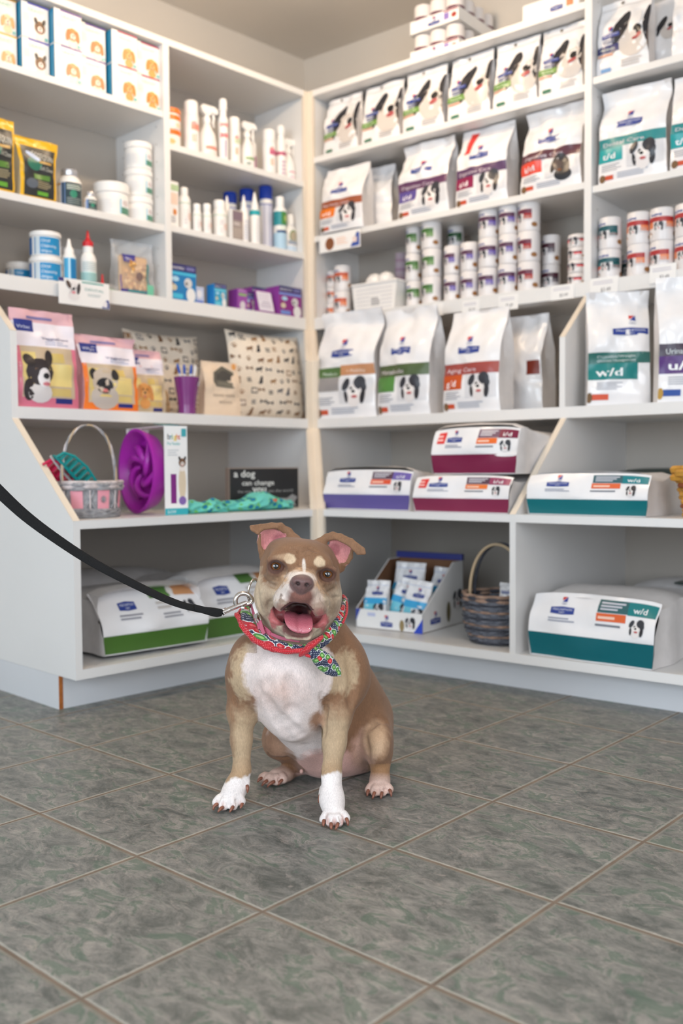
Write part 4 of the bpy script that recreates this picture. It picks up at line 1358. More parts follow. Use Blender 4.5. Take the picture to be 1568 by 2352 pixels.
def left_shelf2():
    z = .555
    gry = mat('grey_washed_cane', (150, 150, 154), .7, var=.35, scale=60, bump=.3)
    wht = mat('white_washed_cane', (200, 190, 190), .7, var=.25, scale=50)
    pk = mat('pink_wooden_slat', (232, 156, 170), .6, var=.08)
    T = thing('wicker_basket', 'round pink and grey woven basket with arched handle at the left end', 'basket', place(FL, .262, -.055, z))
    b = MB(); weave(b, lambda t: (.090 + .004 * t, .005 + .02 * t), 22, 4, gry, r=.0042, sy=.8); b.lathe([(.001, 0), (.088, 0), (.088, .004), (.001, .004)], gry, 32, sy=.8); b.build('woven_base', T)
    b = MB(); weave(b, lambda t: (.099, .088 + .018 * t), 16, 4, wht, amp=.005, r=.0062, sy=.8, cols=[gry, wht]); b.build('braided_rim', T)
    b = MB(); b.lathe([(.090, .02), (.096, .088), (.094, .088), (.088, .02)], gry, 40, sy=.8); b.build('wall', T)
    p = MB()
    for k in range(14):
        a = 2 * math.pi * k / 14 - math.pi / 2 + .02
        if k % 2 == 0:
            for q in range(6):
                a0 = a - .21 + .07 * q; a1 = a0 + .0705
                p.add([(.0925 * math.cos(a0), .0925 * .8 * math.sin(a0) - .001, .028), (.0925 * math.cos(a1), .0925 * .8 * math.sin(a1) - .001, .028), (.0975 * math.cos(a1), .0975 * .8 * math.sin(a1) - .001, .084), (.0975 * math.cos(a0), .0975 * .8 * math.sin(a0) - .001, .084)], [(0, 1, 2, 3)], pk)
        else:
            for h0, h1 in ((.03, .082), (.082, .03)):
                p.tube([((.0945 + .002) * math.cos(a + .15 * (2 * t - 1)), (.0945 + .002) * .8 * math.sin(a + .15 * (2 * t - 1)), h0 + (h1 - h0) * t) for t in (0, .25, .5, .75, 1)], .0028, gry, 6)
            p.tube([(.0965 * math.cos(a), .0965 * .8 * math.sin(a), .028), (.0995 * math.cos(a), .0995 * .8 * math.sin(a), .084)], .0026, wht, 6)
    # flower on the front slat
    for q in range(10):
        aa = q * math.pi / 5
        p.tube([(.0, -.0785, .056), (.010 * math.cos(aa), -.0790, .056 + .011 * math.sin(aa))], .0012, gry, 5)
    p.build('slat_band', T)
    b = MB()
    H = [(.092 * math.cos(a) * (1.0 + .04 * math.sin(a)), 0, .092 + .188 * math.sin(a) ** .8) for a in [math.pi * i / 30 for i in range(31)]]
    for ph in (0, 2.1, 4.2):
        b.tube([(x + .0028 * math.cos(i * .9 + ph), y + .0028 * math.sin(i * .9 + ph), zz) for i, (x, y, zz) in enumerate(H)], .0028, (wht, gry, mat('natural_cane', (196, 172, 140), .7))[int(ph / 2)], 6)
    b.build('handle', T)
    # curry combs standing in the basket
    for lb, nm, c, x, y, zz, rot in (('teal rubber grooming comb propped up in the pink basket', 'teal', (10, 142, 142), -.036, -.005, .138, .80), ('crimson rubber grooming comb behind the teal one', 'crimson', (206, 22, 78), -.060, .03, .118, .78)):
        Tc = thing('grooming_comb', lb, 'comb', place(FL, .262, -.055, z) @ Matrix.Translation((x, y, zz)) @ Matrix.Rotation(rot, 4, 'Y') @ Matrix.Rotation(.25, 4, 'X') @ Matrix.Scale(1.15, 4), 'rubber grooming combs')
        m = mat('rubber_' + nm, c, .4, spec=.4)
        b = MB()
        pts = [(.075 * math.cos(a), 0, .03 * math.sin(a)) for a in [math.pi * i / 16 for i in range(17)]]
        pts = [(-.075, 0, 0), (-.07, 0, .022), (-.045, 0, .036), (0, 0, .042), (.045, 0, .036), (.07, 0, .022), (.075, 0, 0)]
        b.tube([(x_, -.010, z_ - .02) for x_, _, z_ in pts], .0035, m, 8)
        b.rbox(-.072, .072, -.006, .03, -.022, -.014, m, .003)
        b.build('rim', Tc)
        b = MB()
        for i in range(8):
            xx = -.062 + i * .0178
            b.prism([(-.012, -.016), (.022, -.016), (.018, .004 + .012 * math.sin(math.pi * (i + .5) / 8)), (-.008, .006 + .014 * math.sin(math.pi * (i + .5) / 8))], 'x', xx - .0025, xx + .0025, m)
        b.build('teeth', Tc)
        b = MB(); b.tube([(-.08, .012, -.026), (-.04, .012, -.030), (.03, .012, -.030), (.08, .012, -.026)], .005, ink((190, 184, 186)), 8, flat=.5); b.build('back_strip', Tc)

    # slow feeder bowl standing on edge in its card sleeve
    T = thing('slow_feeder_bowl', 'purple slow feeding bowl standing on edge in a white card sleeve', 'bowl', place(FL, .516, -.050, z, -.16))
    pu = mat('purple_bowl_plastic', (168, 34, 168), .35, spec=.55)
    Rm = Matrix.Translation((0, .05, .139)) @ Matrix.Rotation(math.pi / 2, 4, 'X') @ Matrix.Rotation(0, 4, 'Y')
    Ry = Matrix.Translation((-.030, .05, .139)) @ Matrix.Rotation(-math.pi / 2, 4, 'Y')
    b = MB(); b.lathe([(.001, -.030), (.095, -.030), (.118, -.022), (.130, .010), (.137, .028), (.1375, .032), (.128, .032), (.112, .0), (.100, -.012), (.001, -.014)], pu, 48, M=Ry); b.build('bowl', T)
    b = MB()
    for k in range(6):
        a = k * math.pi / 3
        pts = [((.025 + .012 * i) * math.cos(a + .28 * i), (.025 + .012 * i) * math.sin(a + .28 * i), .002 + .016 * math.sin(math.pi * i / 6)) for i in range(7)]
        b.tube(pts, [.006, .009, .011, .012, .011, .009, .006], pu, 8, M=Ry)
    b.build('feeding_ridges', T)
    b = MB()
    x0, x1, yc = -.028, .052, .05
    y0, y1 = yc - .1405, yc + .1405
    b.box(x0, x1, y0 - .0015, y0, -.0005, .281, M_card); b.box(x0, x1, y1, y1 + .0015, .21, .281, M_card)
    b.box(x0, x1, y0, y1, .279, .281, M_card); b.box(x0, x1, y0, y1, -.0005, .0, M_card)
    b.build('card_sleeve', T)
    b = MB(); A = Art(b, lambda u, v, off: (x0 + u, y0 - .0016 - off, v), x1 - x0, .281)
    A.rect(0, 0, 1, .075, (44, 164, 176), 1); A.text('SLOW', .10, .02, .014, (230, 240, 240), 2, width=.03)
    A.rect(.26, .13, .5, .46, (120, 20, 120), 1)
    dogpic(A, .76, .58, .046, 'jack', 2); A.ell(.76, .36, .013, .055, (214, 196, 170), 1)
    A.ell(.76, .16, .013, .014, (126, 96, 166), 2)
    for i, (ch, c) in enumerate(zip('bright', ((110, 110, 110), (70, 150, 190), (120, 170, 70), (226, 200, 60), (230, 130, 60), (210, 70, 80)))):
        A.text(ch, .12 + .095 * i, .85, .024, c, 2, bold=.01)
    A.text('Pet Feeder', .12, .785, .014, (70, 176, 176), 2, width=.046); A.lines(.14, .66, .62, .74, 3, (206, 208, 210))
    A.rect(.74, .88, .95, .97, (60, 160, 170), 2)
    b.build('printed_front', T)
    b = MB(); b.prism([(-.085, .2815), (-.02, .290), (-.018, .292), (-.085, .2835)], 'x', -.03, .03, ink((30, 110, 120))); b.build('hanging_flap', T)

    # folded bandanas
    teal = cloth_spots('teal_spotted_cotton', (104, 200, 190), (16, 120, 160), (110, 190, 90))
    for i, (lb, s, out, L, hh, sd) in enumerate((('teal spotted cloth toy lying flat in front of the black sign', .890, .055, .32, .056, 2), ('teal spotted cloth tail end between the bowl and the sign', .640, .075, .19, .044, 6))):
        T = thing('cloth_toy', lb, 'cloth', place(FL, s, out, z, .02), 'teal spotted cloths')
        b = MB()
        n = 26
        rings = []
        for k in range(n + 1):
            t = k / n
            wd = hh * (.25 + .9 * math.sin(math.pi * min(1, t * 1.02)) ** .7 + .16 * math.sin(t * 15 + sd)) * (.55 if i else 1)
            wd = max(.006, wd * .55)
            hz = max(.005, hh * .5 * (.45 + .55 * math.sin(math.pi * t) ** .8 + .18 * math.sin(t * 11 + sd)))
            cx = -L / 2 + L * t
            rings.append([(cx, .055 + (wd + .004 * math.sin(5 * a + t * 20)) * 1.5 * math.cos(a), max(.0, hz + hz * math.sin(a) + .0025 * math.sin(7 * a + t * 14) * (math.sin(a) > -.6))) for a in [2 * math.pi * j / 20 for j in range(20)]])
        b.rings(rings, teal); b.build('cloth', T)
        if i == 0:
            b = MB(); b.rbox(.02, .045, .008, .011, .030, .040, ink((222, 96, 66)), .001); b.build('red_tag', T)
    # black sign
    T = thing('wooden_sign', 'small black plaque lettered a dog can change the way you see the world', 'sign', place(FL, .994, -.085, z))
    bk = mat('black_painted_board', (36, 37, 40), .5)
    w, h = .330, .148
    b = MB(); b.rbox(-w / 2, w / 2, 0, .022, 0, h, mat('sign_bare_edge', (132, 118, 108), .7), .001); b.build('frame', T)
    b = MB(); b.box(-w / 2 + .003, w / 2 - .003, -.0005, .001, .003, h - .004, bk); b.build('board', T)
    b = MB(); A = Art(b, lambda u, v, off: (u - w / 2, -.0006 - off, v), w, h)
    G = (222, 222, 220)
    A.text('a dog', .06, .78, .034, G, 1, width=.098, bold=.02)
    A.text('can change', .17, .58, .025, G, 1, width=.152, bold=.015)
    A.text('the way', .11, .40, .015, (170, 170, 170), 1, width=.064); A.text('you', .32, .40, .036, G, 1, width=.064, bold=.03); A.text('see the world', .54, .40, .015, (170, 170, 170), 1, width=.122)
    A.poly([(.62, .08), (.64, .26), (.82, .24), (.90, .34), (.98, .26), (.93, .14), (.96, .04), (.9, .06), (.88, .15), (.7, .14), (.66, .06)], (150, 150, 152), 1)
    b.build('lettering', T)


def cloth_spots(name, c0, c1, c2):
    if name in MATS:
        return MATS[name]
    m = mat(name, c0, .9, var=.05, scale=20, bump=.3, bscale=200)
    nt = m.node_tree
    b = nt.nodes['Principled BSDF']
    src = b.inputs['Base Color'].links[0].from_socket
    tc = nt.nodes.new('ShaderNodeTexCoord')
    v = nt.nodes.new('ShaderNodeTexVoronoi'); v.inputs['Scale'].default_value = 34; v.inputs['Randomness'].default_value = .8
    nt.links.new(tc.outputs['Object'], v.inputs['Vector'])
    for th, c in ((.42, c2), (.34, c1)):
        r = nt.nodes.new('ShaderNodeValToRGB'); r.color_ramp.elements[0].position = th; r.color_ramp.elements[1].position = th + .03
        r.color_ramp.elements[0].color = (1, 1, 1, 1); r.color_ramp.elements[1].color = (0, 0, 0, 1)
        nt.links.new(v.outputs['Distance'], r.inputs['Fac'])
        mx = nt.nodes.new('ShaderNodeMix'); mx.data_type = 'RGBA'
        nt.links.new(r.outputs['Color'], mx.inputs[0]); nt.links.new(src, mx.inputs[6]); mx.inputs[7].default_value = lin(c)
        src = mx.outputs[2]
    nt.links.new(src, b.inputs['Base Color'])
    return m


def left_bottom():
    z = .1285
    GR = (72, 112, 44)

    def art(A):
        badge(A, .20, .66, .36, .80)
        A.lines(.18, .52, .42, .62, 2, (150, 150, 160))
        A.rect(.52, .80, .72, .97, (84, 124, 62), 1, skew=-.02); A.rect(.76, .82, .97, 1.0, (206, 150, 104), 1, skew=-.02); A.ell(.73, .9, .012, .012, (226, 220, 214), 2)
        A.lines(.55, .62, .74, .76, 2, (196, 190, 186)); A.lines(.58, .48, .8, .58, 2, (156, 156, 164))
        dogpic(A, .86, .64, A.h * .26)
    lying_bag('white bag with green base lying in front on the lowest left shelf', FL, .430, .050, z + .012, .375, .190, .46, GR, art, yaw=-.05, slant=.10, lowf=.31, seed=2, group='lying bags on the lowest left shelf', back=.75)
    lying_bag('white bag with green base lying behind the dog and its leash clip', FL, .835, .0, z, .370, .215, .45, GR, art, yaw=-.02, slant=.10, lowf=.33, seed=5, group='lying bags on the lowest left shelf', back=.8)
    # flaps printed on top of the first bag
    T = thing('dog_food_bag', 'white bag lying flat at the back behind the two green based bags', 'dog food bag', place(FL, .62, -.61, z, .05), 'lying bags on the lowest left shelf')
    b = MB()
    rings = []
    for k in range(11):
        t = k / 10
        rings.append([(-.3 + .6 * t, .14 * math.cos(a), .105 + .10 * (1 - .3 * abs(2 * t - 1) ** 3) * math.sin(a)) for a in [2 * math.pi * j / 18 for j in range(18)]])
    b.rings(rings, M_filmside); b.build('body', T)
    clear = clear_film()
    T = thing('plastic_sheet', 'crumpled clear plastic sheet under the front green based bag', 'plastic sheet', place(FL, .42, .05, z))
    b = MB()
    n, m_ = 36, 14
    vs = []
    for j in range(m_ + 1):
        for i in range(n + 1):
            x = -.27 + .5 * i / n; y = -.035 + .18 * j / m_
            zz = .0015 + .0085 * abs(noise.noise(Vector((x * 22, y * 26, 3)))) * (1 if y < .03 else .5) + .003 * abs(noise.noise(Vector((x * 60, y * 60, 1))))
            vs.append((x + .01 * noise.noise(Vector((y * 20, 3, 1))), y + .012 * noise.noise(Vector((x * 12, 7, 1))), zz))
    b.add(vs, [(j * (n + 1) + i, j * (n + 1) + i + 1, (j + 1) * (n + 1) + i + 1, (j + 1) * (n + 1) + i) for j in range(m_) for i in range(n)], clear)
    b.build('sheet', T)


# ------------------------------------------------------------------ goods on the right run
TEALC, TEALD, PLUM, PURP, ORG = (14, 128, 134), (22, 106, 116), (108, 60, 88), (92, 78, 150), (222, 110, 24)
NOTE = {}


def right_top():
    z = 2.010
    G = 'small food pouches on the top right shelf'
    for i, (s, w, h) in enumerate(((-1.180, .186, .238), (-.974, .192, .240), (-.768, .190, .243), (-.565, .188, .244), (-.371, .180, .244), (-.190, .168, .245))):
        ordn = ('leftmost, in the corner', 'second from the corner', 'third from the corner', 'fourth from the corner', 'fifth from the corner', 'rightmost, by the divider')[i]
        bag('small_food_pouch', f'white pouch with green band and dog portrait, {ordn}', 'pouch', FR, s, -.465, z, w, h, .06, pouch_photo((112, 150, 72), (66, 120, 92)), yaw=-.03 + .02 * (i % 3), lean=.012, group=G, wr=.007, taper=.35, top=.98)
        if i in (0, 1, 2, 3, 4):
            bag('small_food_pouch', f'white pouch standing behind the one that is {ordn}', 'pouch', FR, s + .010, -.545, z, w * .94, h * .96, .05, lambda A: None, group='rear row of small food pouches', wr=.006, taper=.35)
    # trays of cans on top of the unit
    z = 2.2875
    for k, (lb, zz) in enumerate((('shrink wrapped tray of cans on top of the unit, lower of two', z), ('shrink wrapped tray of cans on top of the unit, upper of two', z + .116))):
        T = thing('can_tray', lb, 'tray of cans', place(FR, -.735, -.500, zz, .0), 'can trays on top of the right unit')
        w, d = .225, .30
        b = MB(); b.box(-w / 2, w / 2, 0, d, 0, .002, M_card); b.box(-w / 2, w / 2, 0, .002, 0, .05, M_card); b.box(-w / 2, w / 2, d - .002, d, 0, .05, M_card)
        b.box(-w / 2, -w / 2 + .002, 0, d, 0, .05, M_card); b.box(w / 2 - .002, w / 2, 0, d, 0, .05, M_card); b.build('tray', T)
        b = MB(); A = Art(b, lambda u, v, off: (u - w / 2, -off, v), w, .05)
        badge(A, .38, .2, .62, .5); emblem(A, .5, .72, .014); A.rect(.70, .3, .80, .8, (140, 120, 190), 1); A.rect(.7, .86, .98, .96, (150, 60, 80), 1); A.ell(.9, .5, .012, .010, (160, 60, 50), 1)
        b.build('printed_front', T)
        for i in range(3):
            for j in range(4):
                if i == 1 and 0 < j < 3:
                    continue
                x, y = -.0735 + .0735 * i, .0385 + .0735 * j
                b = MB(); b.lathe([(.033, .003), (.0362, .007), (.0362, .104), (.034, .110), (.001, .108)], M_can, 20, M=Matrix.Translation((x, y, 0))); 
                p_ = b.build('can', T)
                b = MB(); A = Art(b, None, 2 * math.pi * .0362, .1, step=.008)
                A.surf = (lambda xx, yy: lambda u, v, off: cyl_surf(.0362, .003, xx, yy)(u - A.w / 2, v, off))(x, y)
                A.rect(.2, .48, .8, .6, (96, 44, 66), 1); A.rect(.3, .3, .45, .48, (110, 96, 160), 1)
                b.build('label', p_)
    T = thing('can_tray', 'flat tray of cans on top of the unit near the tall divider', 'tray of cans', place(FR, -.235, -.480, z), 'can trays on top of the right unit')
    b = MB(); b.rbox(-.11, .11, 0, .3, 0, .075, M_card, .004); b.build('tray', T)
    b = MB(); A = Art(b, lambda u, v, off: (u - .11, -off, v), .22, .075); badge(A, .5, .25, .72, .5); A.rect(.78, .3, .9, .7, (196, 130, 90), 1); b.build('printed_front', T)


def right_shelf_b():
    z = 1.680
    G = 'food bags on the second right shelf'
    bag('dog_food_bag', 'white bag with rust band and orange square in the corner', 'dog food bag', FR, -1.150, -.425, z - .0, .222, .272, .10, rx_art((156, 84, 54), (226, 118, 24), 'r/d', 'Metabolic Care', chip=(214, 90, 50)), yaw=.02, lean=.02, group=G, wr=.008)
    bag('dog_food_bag', 'white bag behind the rust banded bag in the corner', 'dog food bag', FR, -1.09, -.56, z, .20, .280, .10, lambda A: None, yaw=.05, lean=-.01, group='rear row of food bags on the right', wr=.008)
    bag('dog_food_bag', 'white bag with purple band and violet square', 'dog food bag', FR, -.762, -.448, z, .240, .295, .09, rx_art((96, 56, 92), PURP, 'i/d', 'Digestive Care'), yaw=-.02, lean=.03, group=G, wr=.010, fold=.02)
    bag('dog_food_bag', 'white bag with red corner strip, purple band and plum square', 'dog food bag', FR, -.506, -.450, z, .224, .300, .11, rx_art((88, 58, 96), (140, 26, 74), 'i/d', 'Digestive Care', red=True), yaw=-.03, lean=.02, group=G, wr=.008)
    bag('dog_food_bag', 'white bag with dark plum band, coral square and black labrador', 'dog food bag', FR, -.224, -.448, z, .238, .300, .10, rx_art((92, 50, 62), (226, 76, 56), 'i/d', 'Digestive Care', pic='lab'), yaw=-.02, lean=.035, group=G, wr=.012, fold=.02)
    # hanging kibble tag
    T = thing('shelf_tag', 'white kibble advert card hung on the shelf edge under the rust banded bag', 'card', place(FR, -1.150, -.424, 1.598, .0))
    w, h = .215, .072
    b = MB(); b.rbox(-w / 2, w / 2, 0, .0015, 0, h, M_card, .0005); b.build('card', T)
    b = MB(); A = Art(b, lambda u, v, off: (u - w / 2, -off, v), w, h)
    A.ell(.26, .45, .024, .026, (150, 96, 60), 1); A.ell(.26, .45, .020, .022, (128, 78, 46), 2); A.lines(.42, .3, .72, .75, 4, (236, 206, 190)); A.poly([(.76, .05), (.98, .08), (.98, .8), (.92, .85)], (58, 84, 160), 1); A.rect(.82, .3, .92, .6, (226, 206, 200), 2)
    b.build('printed_front', T)


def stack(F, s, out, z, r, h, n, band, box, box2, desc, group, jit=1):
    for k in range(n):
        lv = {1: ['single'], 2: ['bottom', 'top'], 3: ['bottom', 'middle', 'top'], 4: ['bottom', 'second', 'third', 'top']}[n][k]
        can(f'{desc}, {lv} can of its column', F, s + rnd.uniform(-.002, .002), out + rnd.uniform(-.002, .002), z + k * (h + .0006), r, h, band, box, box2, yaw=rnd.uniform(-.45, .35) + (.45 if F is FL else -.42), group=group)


def right_shelf4():
    z = 1.3372
    RD2 = (196, 78, 48)
    stack(FR, -1.275, -.535, z, .0275, .068, 3, (200, 96, 56), (226, 130, 70), None, 'small red topped can in the corner', 'small red cans in the corner')
    stack(FR, -1.198, -.505, z, .0366, .106, 2, (190, 84, 52), (222, 120, 60), None, 'red topped can beside the white plastic basket', 'red cans beside the plastic basket')
    # white plastic basket of cups
    T = thing('plastic_basket', 'white slotted plastic basket holding pale plastic cups', 'basket', place(FR, -1.005, -.462, z) @ Matrix.Diagonal((1.20, 1.1, 1.12, 1)))
    b = MB()
    w0, w1, d0, d1, h = .165, .19, .12, .14, .102
    for sgn in (1, -1):
        b.prism([(-w0 / 2, 0), (w0 / 2, 0), (w1 / 2, h), (-w1 / 2, h)], 'y', .07 - sgn * .066 - .0012, .07 - sgn * .066 + .0012, M_plastic)
        b.add([(sgn * w0 / 2, .006, 0), (sgn * w0 / 2, .134, 0), (sgn * w1 / 2, .134, h), (sgn * w1 / 2, .006, h), (sgn * (w0 / 2 - .003), .006, 0), (sgn * (w0 / 2 - .003), .134, 0), (sgn * (w1 / 2 - .003), .134, h), (sgn * (w1 / 2 - .003), .006, h)], [(0, 1, 2, 3), (7, 6, 5, 4), (3, 2, 6, 7), (0, 3, 7, 4), (1, 5, 6, 2)], M_plastic)
    b.box(-w0 / 2, w0 / 2, .005, .135, 0, .003, M_plastic)
    b.build('basket_wall', T)
    b = MB(); b.tube([(-w1 / 2, .002, h), (w1 / 2, .002, h), (w1 / 2 + .002, .138, h), (-w1 / 2 - .002, .138, h)], .005, M_plastic, 8, closed=True); b.build('rim', T)
    b = MB(); A = Art(b, lambda u, v, off: (u - .08, .0028 - off, v), .16, h)
    for j in range(6):
        for i in range(13):
            if 5 <= i <= 8 and 1 <= j <= 3:
                continue
            A.rect(.04 + i * .072, .10 + j * .135, .04 + i * .072 + .05, .10 + j * .135 + .035, (196, 196, 202), 1)
    A.lines(.42, .2, .66, .5, 5, (150, 148, 150))
    b.build('slot_pattern', T)
    for i, (x, yaw_, lb) in enumerate(((-.045, .35, 'white rounded scoop leaning at the left in the plastic basket'), (.018, -.1, 'white rounded scoop standing in the middle of the plastic basket'))):
        Tc = thing('measuring_scoop', lb, 'scoop', place(FR, -1.005 + x * 1.15, -.53, z + .075) @ Matrix.Scale(1.15, 4) @ Matrix.Rotation(yaw_ * .6, 4, 'Y'), 'scoops in the plastic basket')
        b = MB(); b.lathe([(.001, -.055), (.022, -.055), (.036, .0), (.037, .03), (.034, .055), (.024, .072), (.008, .08), (.001, .081)], M_plastic, 22); b.build('scoop', Tc)
    for i, (x, ang, n, lb) in enumerate(((.052, .05, 21, 'left tilted stack of pale pink ribbed trays behind the plastic basket'), (.095, .05, 18, 'right tilted stack of pale pink ribbed trays behind the plastic basket'))):
        Tc = thing('tray_stack', lb, 'stack of trays', place(FR, (-1.020, -.958)[i], -.665, z) @ Matrix.Diagonal((1.1, 1.1, 1.18, 1)) @ Matrix.Rotation(ang, 4, 'Y'), 'stacks of ribbed trays')
        pp = mat('pale_pink_tray', (206, 190, 202), .5, var=.05)
        b = MB()
        for k in range(n):
            zz = k * .0108
            b.lathe([(.021, zz), (.0245, zz + .008), (.026, zz + .0092), (.023, zz + .0100)], (pp, mat('dusk_pink_tray', (190, 160, 182), .5))[k % 3 == 0], 18)
        b.build('trays', Tc)
    GN, PW = (70, 112, 56), (88, 52, 78)
    G = 'cans stacked on the long right shelf'
    stack(FR, -.852, -.530, z, .0334, .1080, 3, GN, (100, 140, 76), None, 'green banded can in the left green column', G)
    stack(FR, -.752, -.508, z, .0398, .1080, 3, GN, (100, 140, 76), None, 'green banded can in the right green column', G)
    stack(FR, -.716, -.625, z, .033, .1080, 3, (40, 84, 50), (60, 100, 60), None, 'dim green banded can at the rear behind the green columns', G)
    VI = (104, 86, 168)
    stack(FR, -.660, -.512, z, .0334, .1075, 2, PW, VI, None, 'plum banded can in the left low column', G)
    stack(FR, -.578, -.505, z, .0355, .1075, 2, PW, VI, None, 'plum banded can in the right low column', G)
    stack(FR, -.492, -.500, z, .0392, .1080, 3, PW, VI, None, 'plum and violet can in the first tall column', G)
    stack(FR, -.407, -.493, z, .0360, .1080, 3, PW, VI, None, 'plum and violet can in the second tall column', G)
    stack(FR, -.327, -.503, z, .0408, .1080, 3, (100, 36, 60), (206, 60, 60), (240, 150, 70), 'plum can with red orange block in the rightmost tall column', G)
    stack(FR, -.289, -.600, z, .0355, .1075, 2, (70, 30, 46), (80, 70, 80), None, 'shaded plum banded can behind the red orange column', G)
    stack(FR, -.140, -.515, z, .0375, .0445, 4, (110, 50, 64), (236, 52, 56), None, 'short flat can with red square beside the divider', 'short flat cans by the divider')
    G2 = 'cans on the far right shelf'
    stack(FR, -.018, -.502, z, .0387, .1075, 2, (28, 84, 92), (30, 118, 122), (226, 92, 66), 'teal banded can in the column next to the divider', G2)
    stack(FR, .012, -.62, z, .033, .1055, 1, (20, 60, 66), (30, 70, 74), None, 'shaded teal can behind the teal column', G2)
    RDC = (172, 52, 52)
    for i, s in enumerate((.085, .166, .247)):
        stack(FR, s, -.500, z, .0394, .1075, 2, RDC, (222, 136, 92), None, f'red banded can in the {("left", "middle", "right")[i]} red column', G2)
    # paper price cards on the shelf front
    rr = random.Random(8)
    for i, (s, zz, w, h, tilt) in enumerate(((-.680, 1.283, .048, .048, 0), (-.535, 1.275, .075, .05, .0), (-.378, 1.272, .080, .055, .0), (-.165, 1.285, .088, .052, .0), (-.012, 1.283, .100, .060, .0), (.190, 1.300, .088, .060, .0))):
        nm = ('narrow blank card behind the tallest food bag', 'white price card below the first tall can column', 'white price card below the second tall can column', 'white price card just left of the divider', 'white price card just right of the divider', 'white price card at the right edge of the shelf')[i]
        T = thing('price_card', nm, 'price card', place(FR, s, -.4365, zz), 'price cards on the shelf front')
        b = MB(); b.prism([(0, 0), (.001, 0), (.004, h), (.003, h)], 'x', -w / 2, w / 2, M_card); b.build('card', T)
        if i:
            b = MB(); A = Art(b, lambda u, v, off: (u - w / 2, .003 * v / h - off, v), w, h)
            A.lines(.1, .6, .9, .85, 2, (206, 204, 212)); A.text('$3.49' if i > 1 else '$3.29', .38, .2, h * .3, (96, 92, 96), 1, width=w * .36)
            b.build('printed_price', T)


def right_shelf3():
    z = .897
    G = 'tall food bags on the middle right shelf'
    bag('dog_food_bag', 'tall white bag with green and tan band next to the corner post', 'dog food bag', FR, -1.010, -.262, z, .290, .425, .13, rx_art((84, 116, 66), (150, 146, 146), '', None, alt=(196, 140, 100)), yaw=.05, lean=.03, group=G, wr=.010, fold=.03)
    bag('dog_food_bag', 'tall white bag with all green band, second from the corner', 'dog food bag', FR, -.735, -.262, z, .248, .405, .13, rx_art((78, 96, 60), (84, 136, 66), '', 'Metabolic'), yaw=-.06, lean=.02, group=G, wr=.009, fold=.02)
    bag('dog_food_bag', 'tall white bag with rust red band and orange square', 'dog food bag', FR, -.436, -.255, z, .240, .368, .12, rx_art((158, 72, 66), (198, 82, 30), 'g/d', 'Aging Care'), yaw=-.05, lean=.02, group=G, wr=.007)
    bag('dog_food_bag', 'tall white bag standing behind the rust red banded one', 'dog food bag', FR, -.350, -.46, z, .19, .360, .12, lambda A: A.rect(.7, .38, .98, .52, (120, 44, 30), 1), yaw=-.08, lean=.0, group='rear row of food bags on the right', wr=.008)
    bag('dog_food_bag', 'tall white bag with teal w/d block right of the slanted divider', 'dog food bag', FR, .105, -.290, z, .200, .375, .13, rx_wd((44, 104, 98), (8, 122, 122), 'w/d', ['Digestive/Weight', 'Glucose Management'], (214, 92, 66)), yaw=.50, lean=.03, group=G, wr=.010, fold=.02)
    bag('dog_food_bag', 'tall white bag with purple u/d block at the right picture edge', 'dog food bag', FR, .338, -.290, z, .200, .395, .13, rx_wd((60, 48, 66), (74, 34, 112), 'u/d', ['Urinary Care'], (50, 84, 160), kib=(190, 150, 70)), yaw=.50, lean=.03, group=G, wr=.010, fold=.02)


